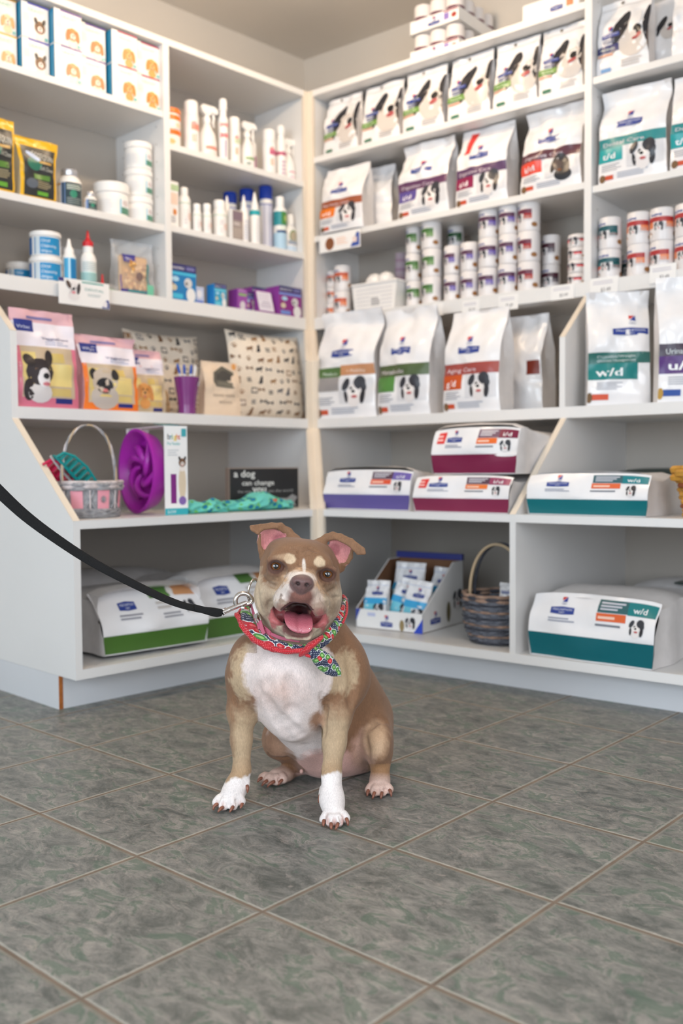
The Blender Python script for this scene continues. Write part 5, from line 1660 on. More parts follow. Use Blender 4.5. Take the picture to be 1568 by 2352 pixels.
def right_shelf2():
    z = .5552
    G = 'lying food bags on the lower right shelves'
    GRY = (88, 62, 78)
    lying_bag('white bag with violet base lying next to the corner post', FR, -.655, .070, z, .380, .138, .50, (98, 88, 152), lay_art(GRY, (110, 96, 172), 'c/d', (222, 86, 52)), yaw=-.03, seed=1, group=G)
    lying_bag('white bag with plum base and red corner tag, lower of the stacked pair', FR, -.266, .088, z, .355, .118, .52, (132, 42, 76), lay_art(GRY, (150, 64, 98), 'i/d', (230, 122, 56), red=True), yaw=.0, seed=3, group=G)
    lying_bag('white bag with plum base and red corner tag, upper of the stacked pair', FR, -.240, .050, z + .122, .312, .150, .50, (122, 24, 66), lay_art((96, 60, 92), (120, 24, 62), 'i/d', (230, 110, 44), red=True), yaw=.0, seed=7, group=G, lowf=.42, back=.8)
    lying_bag('white bag with teal base lying on the shelf right of the slanted divider', FR, .150, .072, z, .376, .124, .46, (6, 106, 114), lay_art((60, 96, 104), (24, 124, 134), 'w/d', (222, 104, 60)), yaw=.0, seed=9, group=G)
    T = thing('dog_food_bag', 'dark topped bag lying behind the teal based bag on the middle shelf', 'dog food bag', place(FR, .14, -.42, z), 'bags lying at the back of the right unit')
    b = MB(); rings = []
    for k in range(11):
        t = k / 10
        rings.append([(-.17 + .34 * t, .15 + .14 * math.cos(a), .070 + .068 * (1 - .3 * abs(2 * t - 1) ** 3) * math.sin(a)) for a in [2 * math.pi * j / 18 for j in range(18)]])
    b.rings(rings, mat('dark_green_film', (52, 70, 66), .3)); b.build('body', T)
    # golden straw basket at the picture edge
    T = thing('wicker_basket', 'golden straw basket holding a white pouch at the right picture edge', 'basket', place(FR, .488, -.005, z) @ Matrix.Scale(1.3, 4))
    st = mat('golden_straw', (200, 146, 56), .7, var=.3, scale=40, bump=.4); rd = mat('rust_straw', (150, 82, 44), .7, var=.2)
    b = MB(); weave(b, lambda t: (.052 + .014 * t, .006 + .072 * t), 18, 9, st, r=.0055, cols=[st, st, rd, st, st, st, st, rd, st]); b.lathe([(.001, 0), (.05, 0), (.062, .075), (.058, .075), (.048, .006), (.001, .006)], st, 26); b.build('woven_body', T)
    b = MB(); weave(b, lambda t: (.071, .086 + .016 * t), 14, 3, st, amp=.006, r=.0085); b.build('braided_rim', T)
    bag('treat_pouch', 'small white pouch standing in the golden straw basket', 'pouch', FR, .488, .005, z + .05, .10, .142, .03, lambda A: (badge(A, .3, .72, .7, .78),), yaw=.5, wr=.008, top=1.15, taper=.2)


def right_bottom():
    z = .1285
    lying_bag('largest white bag with teal base lying on the lowest right shelf', FR, .172, .092, z, .395, .192, .52, (6, 98, 108), lay_art((48, 94, 98), (14, 120, 124), 'w/d', (220, 96, 40)), yaw=-.04, seed=4, slant=.05, group='lying food bags on the lower right shelves', back=.85)
    T = thing('dog_food_bag', 'grey topped bag lying behind the largest teal based bag', 'dog food bag', place(FR, .26, -.46, z), 'bags lying at the back of the right unit')
    b = MB(); rings = []
    for k in range(11):
        t = k / 10
        rings.append([(-.2 + .42 * t, .14 + .13 * math.cos(a), .095 + .094 * (1 - .3 * abs(2 * t - 1) ** 3) * math.sin(a)) for a in [2 * math.pi * j / 18 for j in range(18)]])
    b.rings(rings, M_filmside); b.build('body', T)
    b = MB(); b.rbox(-.04, .16, .02, .1, .176, .182, mat('dark_green_film', (52, 70, 66), .3), .002); b.build('printed_patch', T)
    # counter display of small pouches
    T = thing('display_box', 'low white cardboard display box with blue corners holding blue pouches', 'box', place(FR, -.618, -.015, z, .06) @ Matrix.Scale(1.24, 4))
    w, d = .222, .24
    b = MB()
    b.box(-w / 2, w / 2, 0, .003, 0, .055, M_card); b.box(-w / 2, w / 2, 0, d, 0, .002, M_brown)
    b.box(-w / 2 + .003, w / 2 - .003, .0031, .005, 0, .053, M_brown)
    for sx in (-1, 1):
        b.prism([(0, 0), (d, 0), (d, .185), (d - .06, .185), (.0, .055)], 'x', min(sx * w / 2, sx * (w / 2 - .003)), max(sx * w / 2, sx * (w / 2 - .003)), M_card)
        b.prism([(.003, .002), (d - .003, .002), (d - .003, .183), (d - .062, .183), (.003, .056)], 'x', min(sx * (w / 2 - .003), sx * (w / 2 - .0045)), max(sx * (w / 2 - .003), sx * (w / 2 - .0045)), M_brown)
    b.box(-w / 2, w / 2, d - .003, d, 0, .20, M_brown); b.build('carton', T)
    b = MB(); b.box(-w / 2 - .002, w / 2 + .002, d - .012, d + .001, .186, .204, ink((52, 60, 130))); b.build('header_strip', T)
    b = MB(); A = Art(b, lambda u, v, off: (u - w / 2, -off, v), w, .055)
    A.poly([(0, .35), (0, 1), (.07, 1)], (60, 76, 160), 1); badge(A, .38, .16, .56, .44); emblem(A, .47, .66, .012); A.poly([(1, 0), (.87, 0), (1, .75)], (44, 74, 190), 1)
    dogpic(A, .82, .5, .04); A.ell(.70, .32, .008, .016, (150, 130, 90), 2); A.rect(.18, .66, .30, .84, (190, 196, 226), 1)
    b.build('printed_front', T)
    b = MB(); A = Art(b, lambda u, v, off: (w / 2 + off, u, v), d, .18)
    badge(A, .18, .10, .42, .2); emblem(A, .3, .26, .014); A.ell(.62, .24, .012, .03, (110, 100, 66), 1); dogpic(A, .84, .42, .07)
    b.build('printed_side', T)

    def pch(A):
        badge(A, .30, .60, .80, .70, 2); emblem(A, .55, .78, .010, 2)
        A.rect(0, .36, 1, .52, (64, 170, 222), 1); A.rect(.05, .04, .5, .36, (120, 206, 226), 1); A.rect(.02, .86, .98, .88, (200, 206, 224), 1)
        dogpic(A, .66, .22, .045, 'collie')
    for i, (x, y, yw, tilt, w_, h_, zz) in enumerate(((-.062, .020, .0, -.04, .078, .108, .03), (.000, .058, .10, .20, .078, .115, .03), (-.015, .115, .0, .0, .10, .130, .055), (.058, .030, .0, .10, .076, .125, .020), (.066, .165, .0, .05, .07, .12, .05))):
        lb = ('blue banded pouch at the front left of the display box', 'blue banded pouch tilted right behind the front left one', 'plain topped pouch standing highest at the back of the display box', 'blue banded pouch leaning at the front right of the display box', 'plain pouch at the rear right of the display box')[i]
        seed = 20 + i
        Tm = place(FR, -.618, -.015, z, .06) @ Matrix.Scale(1.24, 4) @ Matrix.Translation((x, y, zz)) @ Matrix.Rotation(tilt, 4, 'Y') @ Matrix.Rotation(yw, 4, 'Z') @ Matrix.Rotation(-.22, 4, 'X')
        Tp = thing('treat_pouch', lb, 'pouch', Tm, 'pouches in the display box')
        b = MB(); fr = bag_body(b, w_, h_, .02, M_film, M_filmside, seed, wr=.004, taper=.3); b.build('body', Tp)
        b = MB(); pch(Art(b, surf_frac(fr, w_), w_, h_)); b.build('printed_front', Tp)
    # grey wicker basket
    T = thing('wicker_basket', 'dark grey round wicker basket with tall handle half hidden by the divider', 'basket', place(FR, -.205, -.060, z) @ Matrix.Scale(1.16, 4))
    g1 = mat('slate_cane', (96, 100, 110), .75, var=.35, scale=50, bump=.4); g2 = mat('brown_grey_cane', (150, 124, 108), .75, var=.3, scale=40, bump=.4); g3 = mat('dark_cane', (62, 64, 74), .8, var=.3, scale=40, bump=.4)
    b = MB(); weave(b, lambda t: (.078 + .020 * math.sin(min(1, t * 1.6) * math.pi / 2), .006 + .112 * t), 26, 19, g1, amp=.0028, r=.0039, cols=[g3, g1, g1, g2, g1, g1, g3, g1, g2, g1, g1]); b.lathe([(.001, 0), (.074, 0), (.092, .05), (.094, .116), (.090, .116), (.088, .05), (.070, .006), (.001, .006)], g3, 32); b.build('woven_body', T)
    b = MB(); weave(b, lambda t: (.099, .118 + .018 * t), 20, 4, g1, amp=.0045, r=.0052, cols=[g1, g2, g3, g2]); b.build('braided_rim', T)
    for yy, mm in ((-.012, mat('natural_cane', (196, 172, 140), .7)), (.014, g3)):
        b = MB(); b.tube([(.088 * math.cos(a), yy, .12 + .155 * math.sin(a) ** .85) for a in [math.pi * i / 28 for i in range(29)]], .0042, mm, 7); b.build('handle', T)
    bag('treat_pouch', 'pale pouch standing inside the dark grey wicker basket', 'pouch', FR, -.160, -.04, z + .075, .08, .12, .03, lambda A: (A.rect(.1, .7, .9, .78, (150, 156, 190), 1), A.rect(.1, .45, .9, .5, (170, 170, 190), 1)), wr=.006, taper=.2)


def right_bay2():
    G = 'bags on the upper far right shelves'
    z = 2.025
    bag('dog_food_bag', 'white bag with navy band and tilted dog portrait beside the tall divider', 'dog food bag', FR, .034, -.465, z, .184, .262, .07, pouch_photo((40, 44, 104), (120, 160, 206)), yaw=-.0, lean=.02, group=G, wr=.008)
    bag('dog_food_bag', 'bag standing behind the navy banded bag', 'dog food bag', FR, .11, -.56, z, .15, .255, .07, lambda A: dogpic(A, .8, .6, .08, 'collieA'), group=G, wr=.006)
    bag('dog_food_bag', 'blank white bag at the top right picture corner', 'dog food bag', FR, .285, -.468, z, .160, .235, .08, lambda A: A.lines(.4, .75, .9, .8, 1, (110, 106, 106)), group=G, wr=.010, yaw=.2, lean=.03)
    z = 1.660
    bag('dog_food_bag', 'white bag with teal dental band beside the tall divider', 'dog food bag', FR, .074, -.450, z, .236, .318, .10, rx_art((44, 134, 138), (28, 158, 162), 't/d', 'Dental Care'), yaw=.02, lean=.02, group=G, wr=.008, fold=.02)
    bag('dog_food_bag', 'white bag with teal dental band cut off by the right picture edge', 'dog food bag', FR, .318, -.452, z, .225, .312, .10, rx_art((36, 130, 136), (24, 154, 158), 't/d', 'Dental Care'), yaw=.1, lean=.02, group=G, wr=.008)


def build_items():
    left_top_shelf(); left_upper_b(); left_shelf4(); shelf_card(); left_bay_c(); left_bay_d(); left_bay_e(); left_shelf3(); left_shelf2(); left_bottom()
    right_top(); right_shelf_b(); right_shelf4(); right_shelf3(); right_shelf2(); right_bottom(); right_bay2()
# ------------------------------------------------------------------ the dog
# dog space: origin on the floor under the chest, x to its left side, y towards its tail, z up
DX = Vector((math.sin(YAW), -math.cos(YAW), 0)); DY = Vector((math.cos(YAW), math.sin(YAW), 0))
DO = Vector((.0138, .0275, 0))
DOG = Matrix(((DX.x, DY.x, 0, DO.x), (DX.y, DY.y, 0, DO.y), (0, 0, 1, 0), (0, 0, 0, 1)))
_f = Vector((math.cos(YAW) * math.cos(PITCH), math.sin(YAW) * math.cos(PITCH), math.sin(PITCH)))
_r0 = Vector((math.sin(YAW), -math.cos(YAW), 0)); _u0 = _r0.cross(_f)
_r = _r0 * math.cos(ROLL) + _u0 * math.sin(ROLL); _u = -_r0 * math.sin(ROLL) + _u0 * math.cos(ROLL)
DCAM = DOG.inverted() @ CAM
K = 1.0 / 1128.0        # metres per image pixel near the dog


def dp(px, py, y):
    """image pixel (px, py) carried to the depth y behind the chest plane"""
    d = _f + _r * ((px - 784) / FPX) - _u * ((py - 1176) / FPX)
    d = DOG.inverted().to_3x3() @ d
    t = (y - DCAM.y) / d.y
    return np.array(DCAM + d * t)


def sc(y):
    return (y - DCAM.y) / FPX


class Field:
    def __init__(self, xs, ys, zs):
        self.xs, self.ys, self.zs = xs.astype(np.float32), ys.astype(np.float32), zs.astype(np.float32)
        self.F = np.full((len(xs), len(ys), len(zs)), .2, np.float32)

    def sub(self, lo, hi):
        i0, i1 = np.searchsorted(self.xs, [lo[0], hi[0]]); j0, j1 = np.searchsorted(self.ys, [lo[1], hi[1]]); k0, k1 = np.searchsorted(self.zs, [lo[2], hi[2]])
        sl = (slice(i0, i1), slice(j0, j1), slice(k0, k1))
        return sl, self.xs[i0:i1][:, None, None], self.ys[j0:j1][None, :, None], self.zs[k0:k1][None, None, :]

    def comb(self, sl, d, k, op):
        A = self.F[sl]
        if A.size == 0:
            return
        if op == 'add':
            h = np.clip(.5 + .5 * (A - d) / k, 0, 1)
            self.F[sl] = A * (1 - h) + d * h - k * h * (1 - h)
        elif op == 'cut':
            h = np.clip(.5 - .5 * (A + d) / k, 0, 1)
            self.F[sl] = A * (1 - h) - d * h + k * h * (1 - h)

    def ell(self, c, r, rot=0.0, k=.02, op='add', rx=0.0, rz=0.0):
        """ellipsoid, rotated about y by rot (clockwise seen from the front), about x by rx and z by rz"""
        c = np.array(c, np.float32); R_ = max(r) + k + .012
        sl, X, Y, Z = self.sub(c - R_, c + R_)
        x, y, z = X - c[0], Y - c[1], Z - c[2]
        if rz:
            a, b = math.cos(rz), math.sin(rz); x, y = a * x + b * y, -b * x + a * y
        if rx:
            a, b = math.cos(rx), math.sin(rx); y, z = a * y + b * z, -b * y + a * z
        if rot:
            a, b = math.cos(rot), math.sin(rot); x, z = a * x - b * z, b * x + a * z
        k0 = np.sqrt((x / r[0]) ** 2 + (y / r[1]) ** 2 + (z / r[2]) ** 2)
        k1 = np.sqrt((x / r[0] ** 2) ** 2 + (y / r[1] ** 2) ** 2 + (z / r[2] ** 2) ** 2)
        self.comb(sl, k0 * (k0 - 1) / np.maximum(k1, 1e-6), k, op)

    def cone(self, a, b, ra, rb, k=.02, op='add', flat=None):
        a = np.array(a, np.float32); b = np.array(b, np.float32); m = max(ra, rb) + k + .012
        sl, X, Y, Z = self.sub(np.minimum(a, b) - m, np.maximum(a, b) + m)
        d = b - a; L = float((d ** 2).sum()) + 1e-12
        px, py, pz = X - a[0], Y - a[1], Z - a[2]
        t = np.clip((px * d[0] + py * d[1] + pz * d[2]) / L, 0, 1)
        q = np.sqrt((px - t * d[0]) ** 2 + (py - t * d[1]) ** 2 + (pz - t * d[2]) ** 2)
        self.comb(sl, q - (ra + (rb - ra) * t), k, op)

    def tri(self, A, B, C, r, k=.006, op='add'):
        A, B, C = (np.array(v, np.float32) for v in (A, B, C)); m = r + k + .01
        sl, X, Y, Z = self.sub(np.minimum(np.minimum(A, B), C) - m, np.maximum(np.maximum(A, B), C) + m)
        P = np.stack(np.broadcast_arrays(X, Y, Z), -1)
        def seg(p, q):
            e = q - p; w = P - p
            t = np.clip((w @ e) / float(e @ e + 1e-12), 0, 1)[..., None]
            return ((w - e * t) ** 2).sum(-1)
        n = np.cross(B - A, C - A); n2 = float(n @ n) + 1e-16
        ins = np.ones(P.shape[:-1], bool)
        for p, q in ((A, B), (B, C), (C, A)):
            ins &= ((P - p) @ np.cross(n, q - p)) >= 0
        dpl = ((P - A) @ n) ** 2 / n2
        d = np.sqrt(np.where(ins, dpl, np.minimum(np.minimum(seg(A, B), seg(B, C)), seg(C, A)))) - r
        self.comb(sl, d, k, op)

    def depth(self, px, py, y0=-.21, y1=.3):
        # depth of the surface met by the sight line through an image pixel
        y = y0
        while y < y1:
            p = dp(px, py, y)
            i, j, k = (min(max(int(np.searchsorted(g, q)), 0), len(g) - 1) for g, q in zip((self.xs, self.ys, self.zs), p))
            if self.F[i, j, k] < 0:
                return y
            y += .001
        return None

    def mesh(self):
        F, xs, ys, zs = self.F, self.xs, self.ys, self.zs
        S = F < 0
        nx, ny, nz = F.shape
        cnt = np.zeros((nx - 1, ny - 1, nz - 1), np.int8)
        for a in (0, 1):
            for b in (0, 1):
                for c in (0, 1):
                    cnt += S[a:nx - 1 + a, b:ny - 1 + b, c:nz - 1 + c]
        act = np.argwhere((cnt > 0) & (cnt < 8))
        idx = np.full(cnt.shape, -1, np.int64)
        idx[act[:, 0], act[:, 1], act[:, 2]] = np.arange(len(act))
        acc = np.zeros((len(act), 3)); num = np.zeros(len(act))
        I, J, K_ = act.T
        cs = [(a, b, c) for a in (0, 1) for b in (0, 1) for c in (0, 1)]
        for p in cs:
            for ax in range(3):
                if p[ax]:
                    continue
                q = list(p); q[ax] = 1
                f0 = F[I + p[0], J + p[1], K_ + p[2]]; f1 = F[I + q[0], J + q[1], K_ + q[2]]
                m = (f0 < 0) != (f1 < 0)
                t = np.where(m, f0 / np.where(m, f0 - f1, 1), 0)
                P0 = np.stack([xs[I + p[0]], ys[J + p[1]], zs[K_ + p[2]]], 1); P1 = np.stack([xs[I + q[0]], ys[J + q[1]], zs[K_ + q[2]]], 1)
                acc += np.where(m[:, None], P0 + (P1 - P0) * t[:, None], 0); num += m
        V = acc / num[:, None]
        faces = []
        for ax in range(3):
            o = [slice(1, -1)] * 3; o[ax] = slice(0, -1); o2 = list(o); o2[ax] = slice(1, None)
            s0, s1 = S[tuple(o)], S[tuple(o2)]
            E = np.argwhere(s0 != s1)
            off = np.ones(3, int); off[ax] = 0
            E = E + off
            b, c = [(1, 2), (2, 0), (0, 1)][ax]
            def cell(db, dc):
                e = E.copy(); e[:, b] += db; e[:, c] += dc
                return idx[e[:, 0], e[:, 1], e[:, 2]]
            q = np.stack([cell(-1, -1), cell(0, -1), cell(0, 0), cell(-1, 0)], 1)
            fl = S[E[:, 0], E[:, 1], E[:, 2]]
            q[~fl] = q[~fl][:, ::-1]
            faces.append(q)
        return V, np.concatenate(faces)


def np_mesh(name, V, Q, mats, parent, cols_=None, smooth_it=0, mi=None):
    me = bpy.data.meshes.new(name)
    me.vertices.add(len(V)); me.vertices.foreach_set('co', V.astype(np.float32).ravel())
    me.loops.add(Q.size); me.loops.foreach_set('vertex_index', Q.astype(np.int32).ravel())
    me.polygons.add(len(Q)); me.polygons.foreach_set('loop_start', np.arange(0, Q.size, Q.shape[1], dtype=np.int32))
    me.update(calc_edges=True)
    for m in mats:
        me.materials.append(m)
    me.shade_smooth()
    if cols_ is not None:
        a = me.color_attributes.new('coat', 'FLOAT_COLOR', 'POINT')
        a.data.foreach_set('color', cols_.astype(np.float32).ravel())
    o = bpy.data.objects.new(name, me)
    col.objects.link(o)
    o.parent = parent
    if smooth_it:
        s = o.modifiers.new('smooth', 'SMOOTH'); s.iterations = smooth_it; s.factor = .5
    return o


def coat_material():
    m = bpy.data.materials.new('short_coat')
    m.use_nodes = True
    nt = m.node_tree; b = nt.nodes['Principled BSDF']
    at = nt.nodes.new('ShaderNodeAttribute'); at.attribute_name = 'coat'
    tc = nt.nodes.new('ShaderNodeTexCoord')
    mp = nt.nodes.new('ShaderNodeMapping'); mp.inputs['Scale'].default_value = (1, 1, .22)
    nt.links.new(tc.outputs['Object'], mp.inputs['Vector'])
    n = nt.nodes.new('ShaderNodeTexNoise'); n.inputs['Scale'].default_value = 520; n.inputs['Detail'].default_value = 4; n.inputs['Roughness'].default_value = .7
    n.inputs['Distortion'].default_value = .6
    nt.links.new(mp.outputs['Vector'], n.inputs['Vector'])
    n2 = nt.nodes.new('ShaderNodeTexNoise'); n2.inputs['Scale'].default_value = 38; n2.inputs['Detail'].default_value = 5
    nt.links.new(tc.outputs['Object'], n2.inputs['Vector'])
    r = nt.nodes.new('ShaderNodeMapRange'); r.inputs[1].default_value = .3; r.inputs[2].default_value = .7; r.inputs[3].default_value = .80; r.inputs[4].default_value = 1.16
    nt.links.new(n.outputs['Fac'], r.inputs[0])
    r2 = nt.nodes.new('ShaderNodeMapRange'); r2.inputs[1].default_value = .3; r2.inputs[2].default_value = .7; r2.inputs[3].default_value = .92; r2.inputs[4].default_value = 1.07
    nt.links.new(n2.outputs['Fac'], r2.inputs[0])
    mu = nt.nodes.new('ShaderNodeMath'); mu.operation = 'MULTIPLY'
    nt.links.new(r.outputs[0], mu.inputs[0]); nt.links.new(r2.outputs[0], mu.inputs[1])
    v = nt.nodes.new('ShaderNodeVectorMath'); v.operation = 'SCALE'
    nt.links.new(at.outputs['Color'], v.inputs[0]); nt.links.new(mu.outputs[0], v.inputs['Scale'])
    nt.links.new(v.outputs[0], b.inputs['Base Color'])
    mr = nt.nodes.new('ShaderNodeMapRange'); nt.links.new(at.outputs['Alpha'], mr.inputs[0]); mr.inputs[3].default_value = .28; mr.inputs[4].default_value = .72
    nt.links.new(mr.outputs[0], b.inputs['Roughness'])
    b.inputs['Specular IOR Level'].default_value = .35
    b.inputs['Sheen Weight'].default_value = .12; b.inputs['Sheen Roughness'].default_value = .5
    bp = nt.nodes.new('ShaderNodeBump'); bp.inputs['Strength'].default_value = .35; bp.inputs['Distance'].default_value = .0012
    nt.links.new(n.outputs['Fac'], bp.inputs['Height']); nt.links.new(bp.outputs[0], b.inputs['Normal'])
    return m


FY = -.03      # depth of the face reference plane
TH = R(8.5)


def build_dog():
    T = thing('dog', 'brown and white dog sitting on the tiles, mouth open, wearing a cherry bandana', 'dog', DOG)
    xs = np.concatenate([np.arange(-.165, -.075, .0032), np.arange(-.075, .150, .0017), np.arange(.150, .285, .0032)])
    ys = np.concatenate([np.arange(-.215, .06, .0020), np.arange(.06, .40, .0042)])
    zs = np.concatenate([np.arange(-.012, .06, .0020), np.arange(.06, .345, .0034), np.arange(.345, .612, .0017)])
    G = Field(xs, ys, zs)

    def E(px, py, y, rx, rz, ry, rot=0.0, k=.02, op='add', **kw):
        s = sc(y)
        G.ell(dp(px, py, y), (rx * s, ry, rz * s), rot, k, op, **kw)

    def C(a, b, ra, rb, k=.02, op='add'):
        G.cone(dp(*a), dp(*b), ra * sc(a[2]), rb * sc(b[2]), k, op)
    def groove(pts, r, k, lift=0.0):
        # soft crease following the surface
        q = []
        P = []
        for i in range(len(pts) - 1):
            for t in (0, .34, .67):
                P.append((pts[i][0] + (pts[i + 1][0] - pts[i][0]) * t, pts[i][1] + (pts[i + 1][1] - pts[i][1]) * t))
        P.append(pts[-1])
        for p in P:
            y = G.depth(*p)
            if y is not None:
                q.append((p[0], p[1], y - lift))
        n = len(q)
        for i in range(n - 1):
            if abs(q[i][2] - q[i + 1][2]) < .02:
                e0, e1 = math.sin(math.pi * (i + .3) / (n - .4)), math.sin(math.pi * (i + 1.3) / (n + .6))
                C(q[i], q[i + 1], r * max(.3, e0), r * max(.3, e1), k, 'cut')
    # trunk
    E(672, 1548, .035, 124, 108, .105, k=.03)
    C((668, 1575, .055), (742, 1694, .165), 96, 84, .04)
    C((700, 1500, .10), (800, 1672, .235), 86, 96, .04)
    C((735, 1480, .09), (812, 1640, .25), 74, 84, .04)
    E(796, 1700, .25, 94, 78, .095, k=.03)
    E(752, 1722, .19, 80, 58, .07, k=.03)
    # neck
    C((690, 1392, .045), (682, 1478, .055), 84, 102, .03)
    # shoulders and breast bone
    E(572, 1535, .045, 50, 78, .070, k=.03)
    E(792, 1545, .060, 58, 82, .075, k=.03)
    E(660, 1545, -.03, 64, 62, .05, k=.035)
    E(668, 1625, .02, 56, 74, .05, k=.035)
    # front legs
    C((566, 1560, .035), (556, 1632, .03), 46, 34, .02); C((556, 1632, .03), (554, 1700, .022), 33, 24, .016); C((554, 1700, .022), (555, 1770, .010), 24, 19, .012)
    C((555, 1770, .010), (538, 1818, -.004), 20, 25, .012)
    C((792, 1560, .040), (774, 1640, .000), 52, 33, .022); C((774, 1640, .000), (768, 1706, -.020), 33, 26, .016); C((768, 1706, -.020), (761, 1775, -.045), 26, 21, .012)
    C((761, 1775, -.045), (762, 1838, -.070), 22, 27, .012)
    # hind legs
    E(862, 1688, .165, 40, 58, .075, k=.025, rot=-.1); E(868, 1712, .115, 33, 46, .055, k=.02)
    C((874, 1735, .11), (872, 1795, .085), 25, 21, .012)
    E(646, 1690, .165, 44, 50, .065, k=.022, rot=.5); C((640, 1712, .15), (690, 1752, .185), 28, 24, .016); C((690, 1752, .185), (655, 1778, .165), 22, 19, .012)

    # paws: pad, toes
    def paw(c, toes, rt, rc):
        C(c[0], c[1], rc[0], rc[1], .012)
        for (px, py, y) in toes:
            m = [(c[1][0] * .45 + px * .55), (c[1][1] * .55 + py * .45), c[1][2] * .5 + y * .5]
            C(tuple(m), (px, py, y), rt * 1.02, rt, .005)
            # knuckle
            E(m[0] * .4 + px * .6, m[1] * .45 + py * .55 - 5, m[2] * .4 + y * .6, rt * .92, rt * .9, rt * K * 1.0, k=.004)
        for p, q in zip(toes[:-1], toes[1:]):
            mx, my = (p[0] + q[0]) / 2, (p[1] + q[1]) / 2
            bx, by = c[1][0] * .35 + mx * .65, c[1][1] * .45 + my * .55
            groove([(bx, by), (mx, my), (mx, my + 7)], 3.8, .0035)
    paw(((542, 1805, .004), (530, 1828, -.012), ), [(498, 1843, -.018), (513, 1851, -.034), (535, 1850, -.036), (553, 1840, -.022)], 11.5, (25, 24))
    paw(((762, 1835, -.068), (767, 1866, -.092)), [(744, 1882, -.104), (759, 1889, -.122), (777, 1889, -.123), (793, 1879, -.108)], 11.5, (27, 25))
    paw(((655, 1778, .150), (635, 1786, .135)), [(603, 1787, .128), (616, 1792, .112), (634, 1793, .106), (650, 1789, .118)], 11, (20, 21))
    paw(((872, 1795, .085), (870, 1806, .070)), [(848, 1814, .062), (861, 1819, .046), (878, 1819, .046), (893, 1813, .058)], 11, (22, 23))
    # dew claw pads
    C((566, 1795, .0), (567, 1806, -.006), 8, 6, .006); C((741, 1812, -.05), (737, 1824, -.055), 8, 6, .006)
    # sternum whorl and folds of skin on the chest
    C((738, 1602, -.01), (742, 1642, -.012), 5, 4, .012)

    # ---------------- head
    H = FY
    E(688, 1306, .005, 92, 66, .080, TH, .02)
    E(688, 1272, -.040, 60, 32, .046, TH, .025); E(652, 1262, .0, 34, 22, .04, TH, .02); E(728, 1272, .0, 34, 22, .04, TH, .02)
    E(648, 1281, -.066, 26, 15, .020, TH, .02); E(737, 1292, -.066, 26, 15, .020, TH, .02)
    E(686, 1408, -.005, 88, 63, .060, TH, .02)
    E(624, 1362, -.028, 40, 60, .052, TH, .02); E(746, 1376, -.028, 39, 60, .052, TH, .02)
    C((693, 1312, -.070), (694, 1340, -.118), 30, 28, .022)
    E(691, 1352, -.105, 46, 34, .048, TH, .018)
    E(656, 1378, -.098, 29, 31, .038, TH + .25, .014); E(728, 1386, -.096, 29, 31, .038, TH - .25, .014)
    E(690, 1366, -.128, 20, 16, .022, TH, .012)
    # lower jaw
    E(684, 1440, -.035, 62, 31, .052, TH, .02); E(684, 1452, -.078, 36, 18, .036, TH, .012)
    # mouth
    E(683, 1416, -.115, 37, 34, .062, TH, .006, 'cut')
    E(640, 1414, -.088, 23, 20, .030, TH + .3, .006, 'cut'); E(727, 1420, -.086, 23, 20, .030, TH - .3, .006, 'cut')
    E(683, 1430, -.060, 30, 20, .052, TH, .006, 'cut')
    # drooping pink lips at both corners
    C((621, 1398, -.068), (628, 1424, -.082), 6, 8, .005); C((628, 1424, -.082), (652, 1441, -.098), 8, 7, .005)
    C((748, 1406, -.066), (742, 1430, -.080), 6, 8, .005); C((742, 1430, -.080), (716, 1446, -.096), 8, 7, .005)
    C((652, 1441, -.098), (662, 1458, -.108), 8, 9, .006); C((716, 1446, -.096), (706, 1461, -.106), 8, 9, .006); C((662, 1458, -.108), (706, 1461, -.106), 8, 8, .006)
    # nose
    E(693.5, 1336, -.150, 26, 16, .017, TH, .006); E(692, 1350, -.150, 15, 12, .014, TH, .006)
    E(683.5, 1341, -.166, 5.5, 4.5, .008, TH, .0025, 'cut'); E(704.5, 1344, -.166, 5.5, 4.5, .008, TH, .0025, 'cut')
    E(673, 1344, -.161, 5, 2.0, .007, TH - .5, .0025, 'cut'); E(716, 1350, -.159, 5, 2.0, .007, TH + .5, .0025, 'cut')
    C((692, 1356, -.163), (690, 1376, -.154), 1.2, 1.0, .003, 'cut')
    # eye sockets, lids and pouches
    for (px, py, sg) in ((633.4, 1300.5, -1), (752, 1319, 1)):
        E(px, py + 4, -.074, 22, 17, .012, TH, .014, 'cut')
        E(px, py, -.0595, 21, 19.5, .0178, TH, .004)
        E(px, py - 13, -.0675, 20, 5, .009, TH + .05 * sg, .012)
        E(px, py + 17, -.0665, 17, 5, .009, TH + .12 * sg, .012); E(px + 2 * sg, py + 30, -.057, 18, 8, .013, TH + .2 * sg, .014)
        E(px, py + 1.0, -.083, 18.5, 12.4, .0175, TH + .05 * sg, .0025, 'cut')
        G.ell(dp(px, py, -.0570), (.0146, .0146, .0146), 0, .001, 'cut')
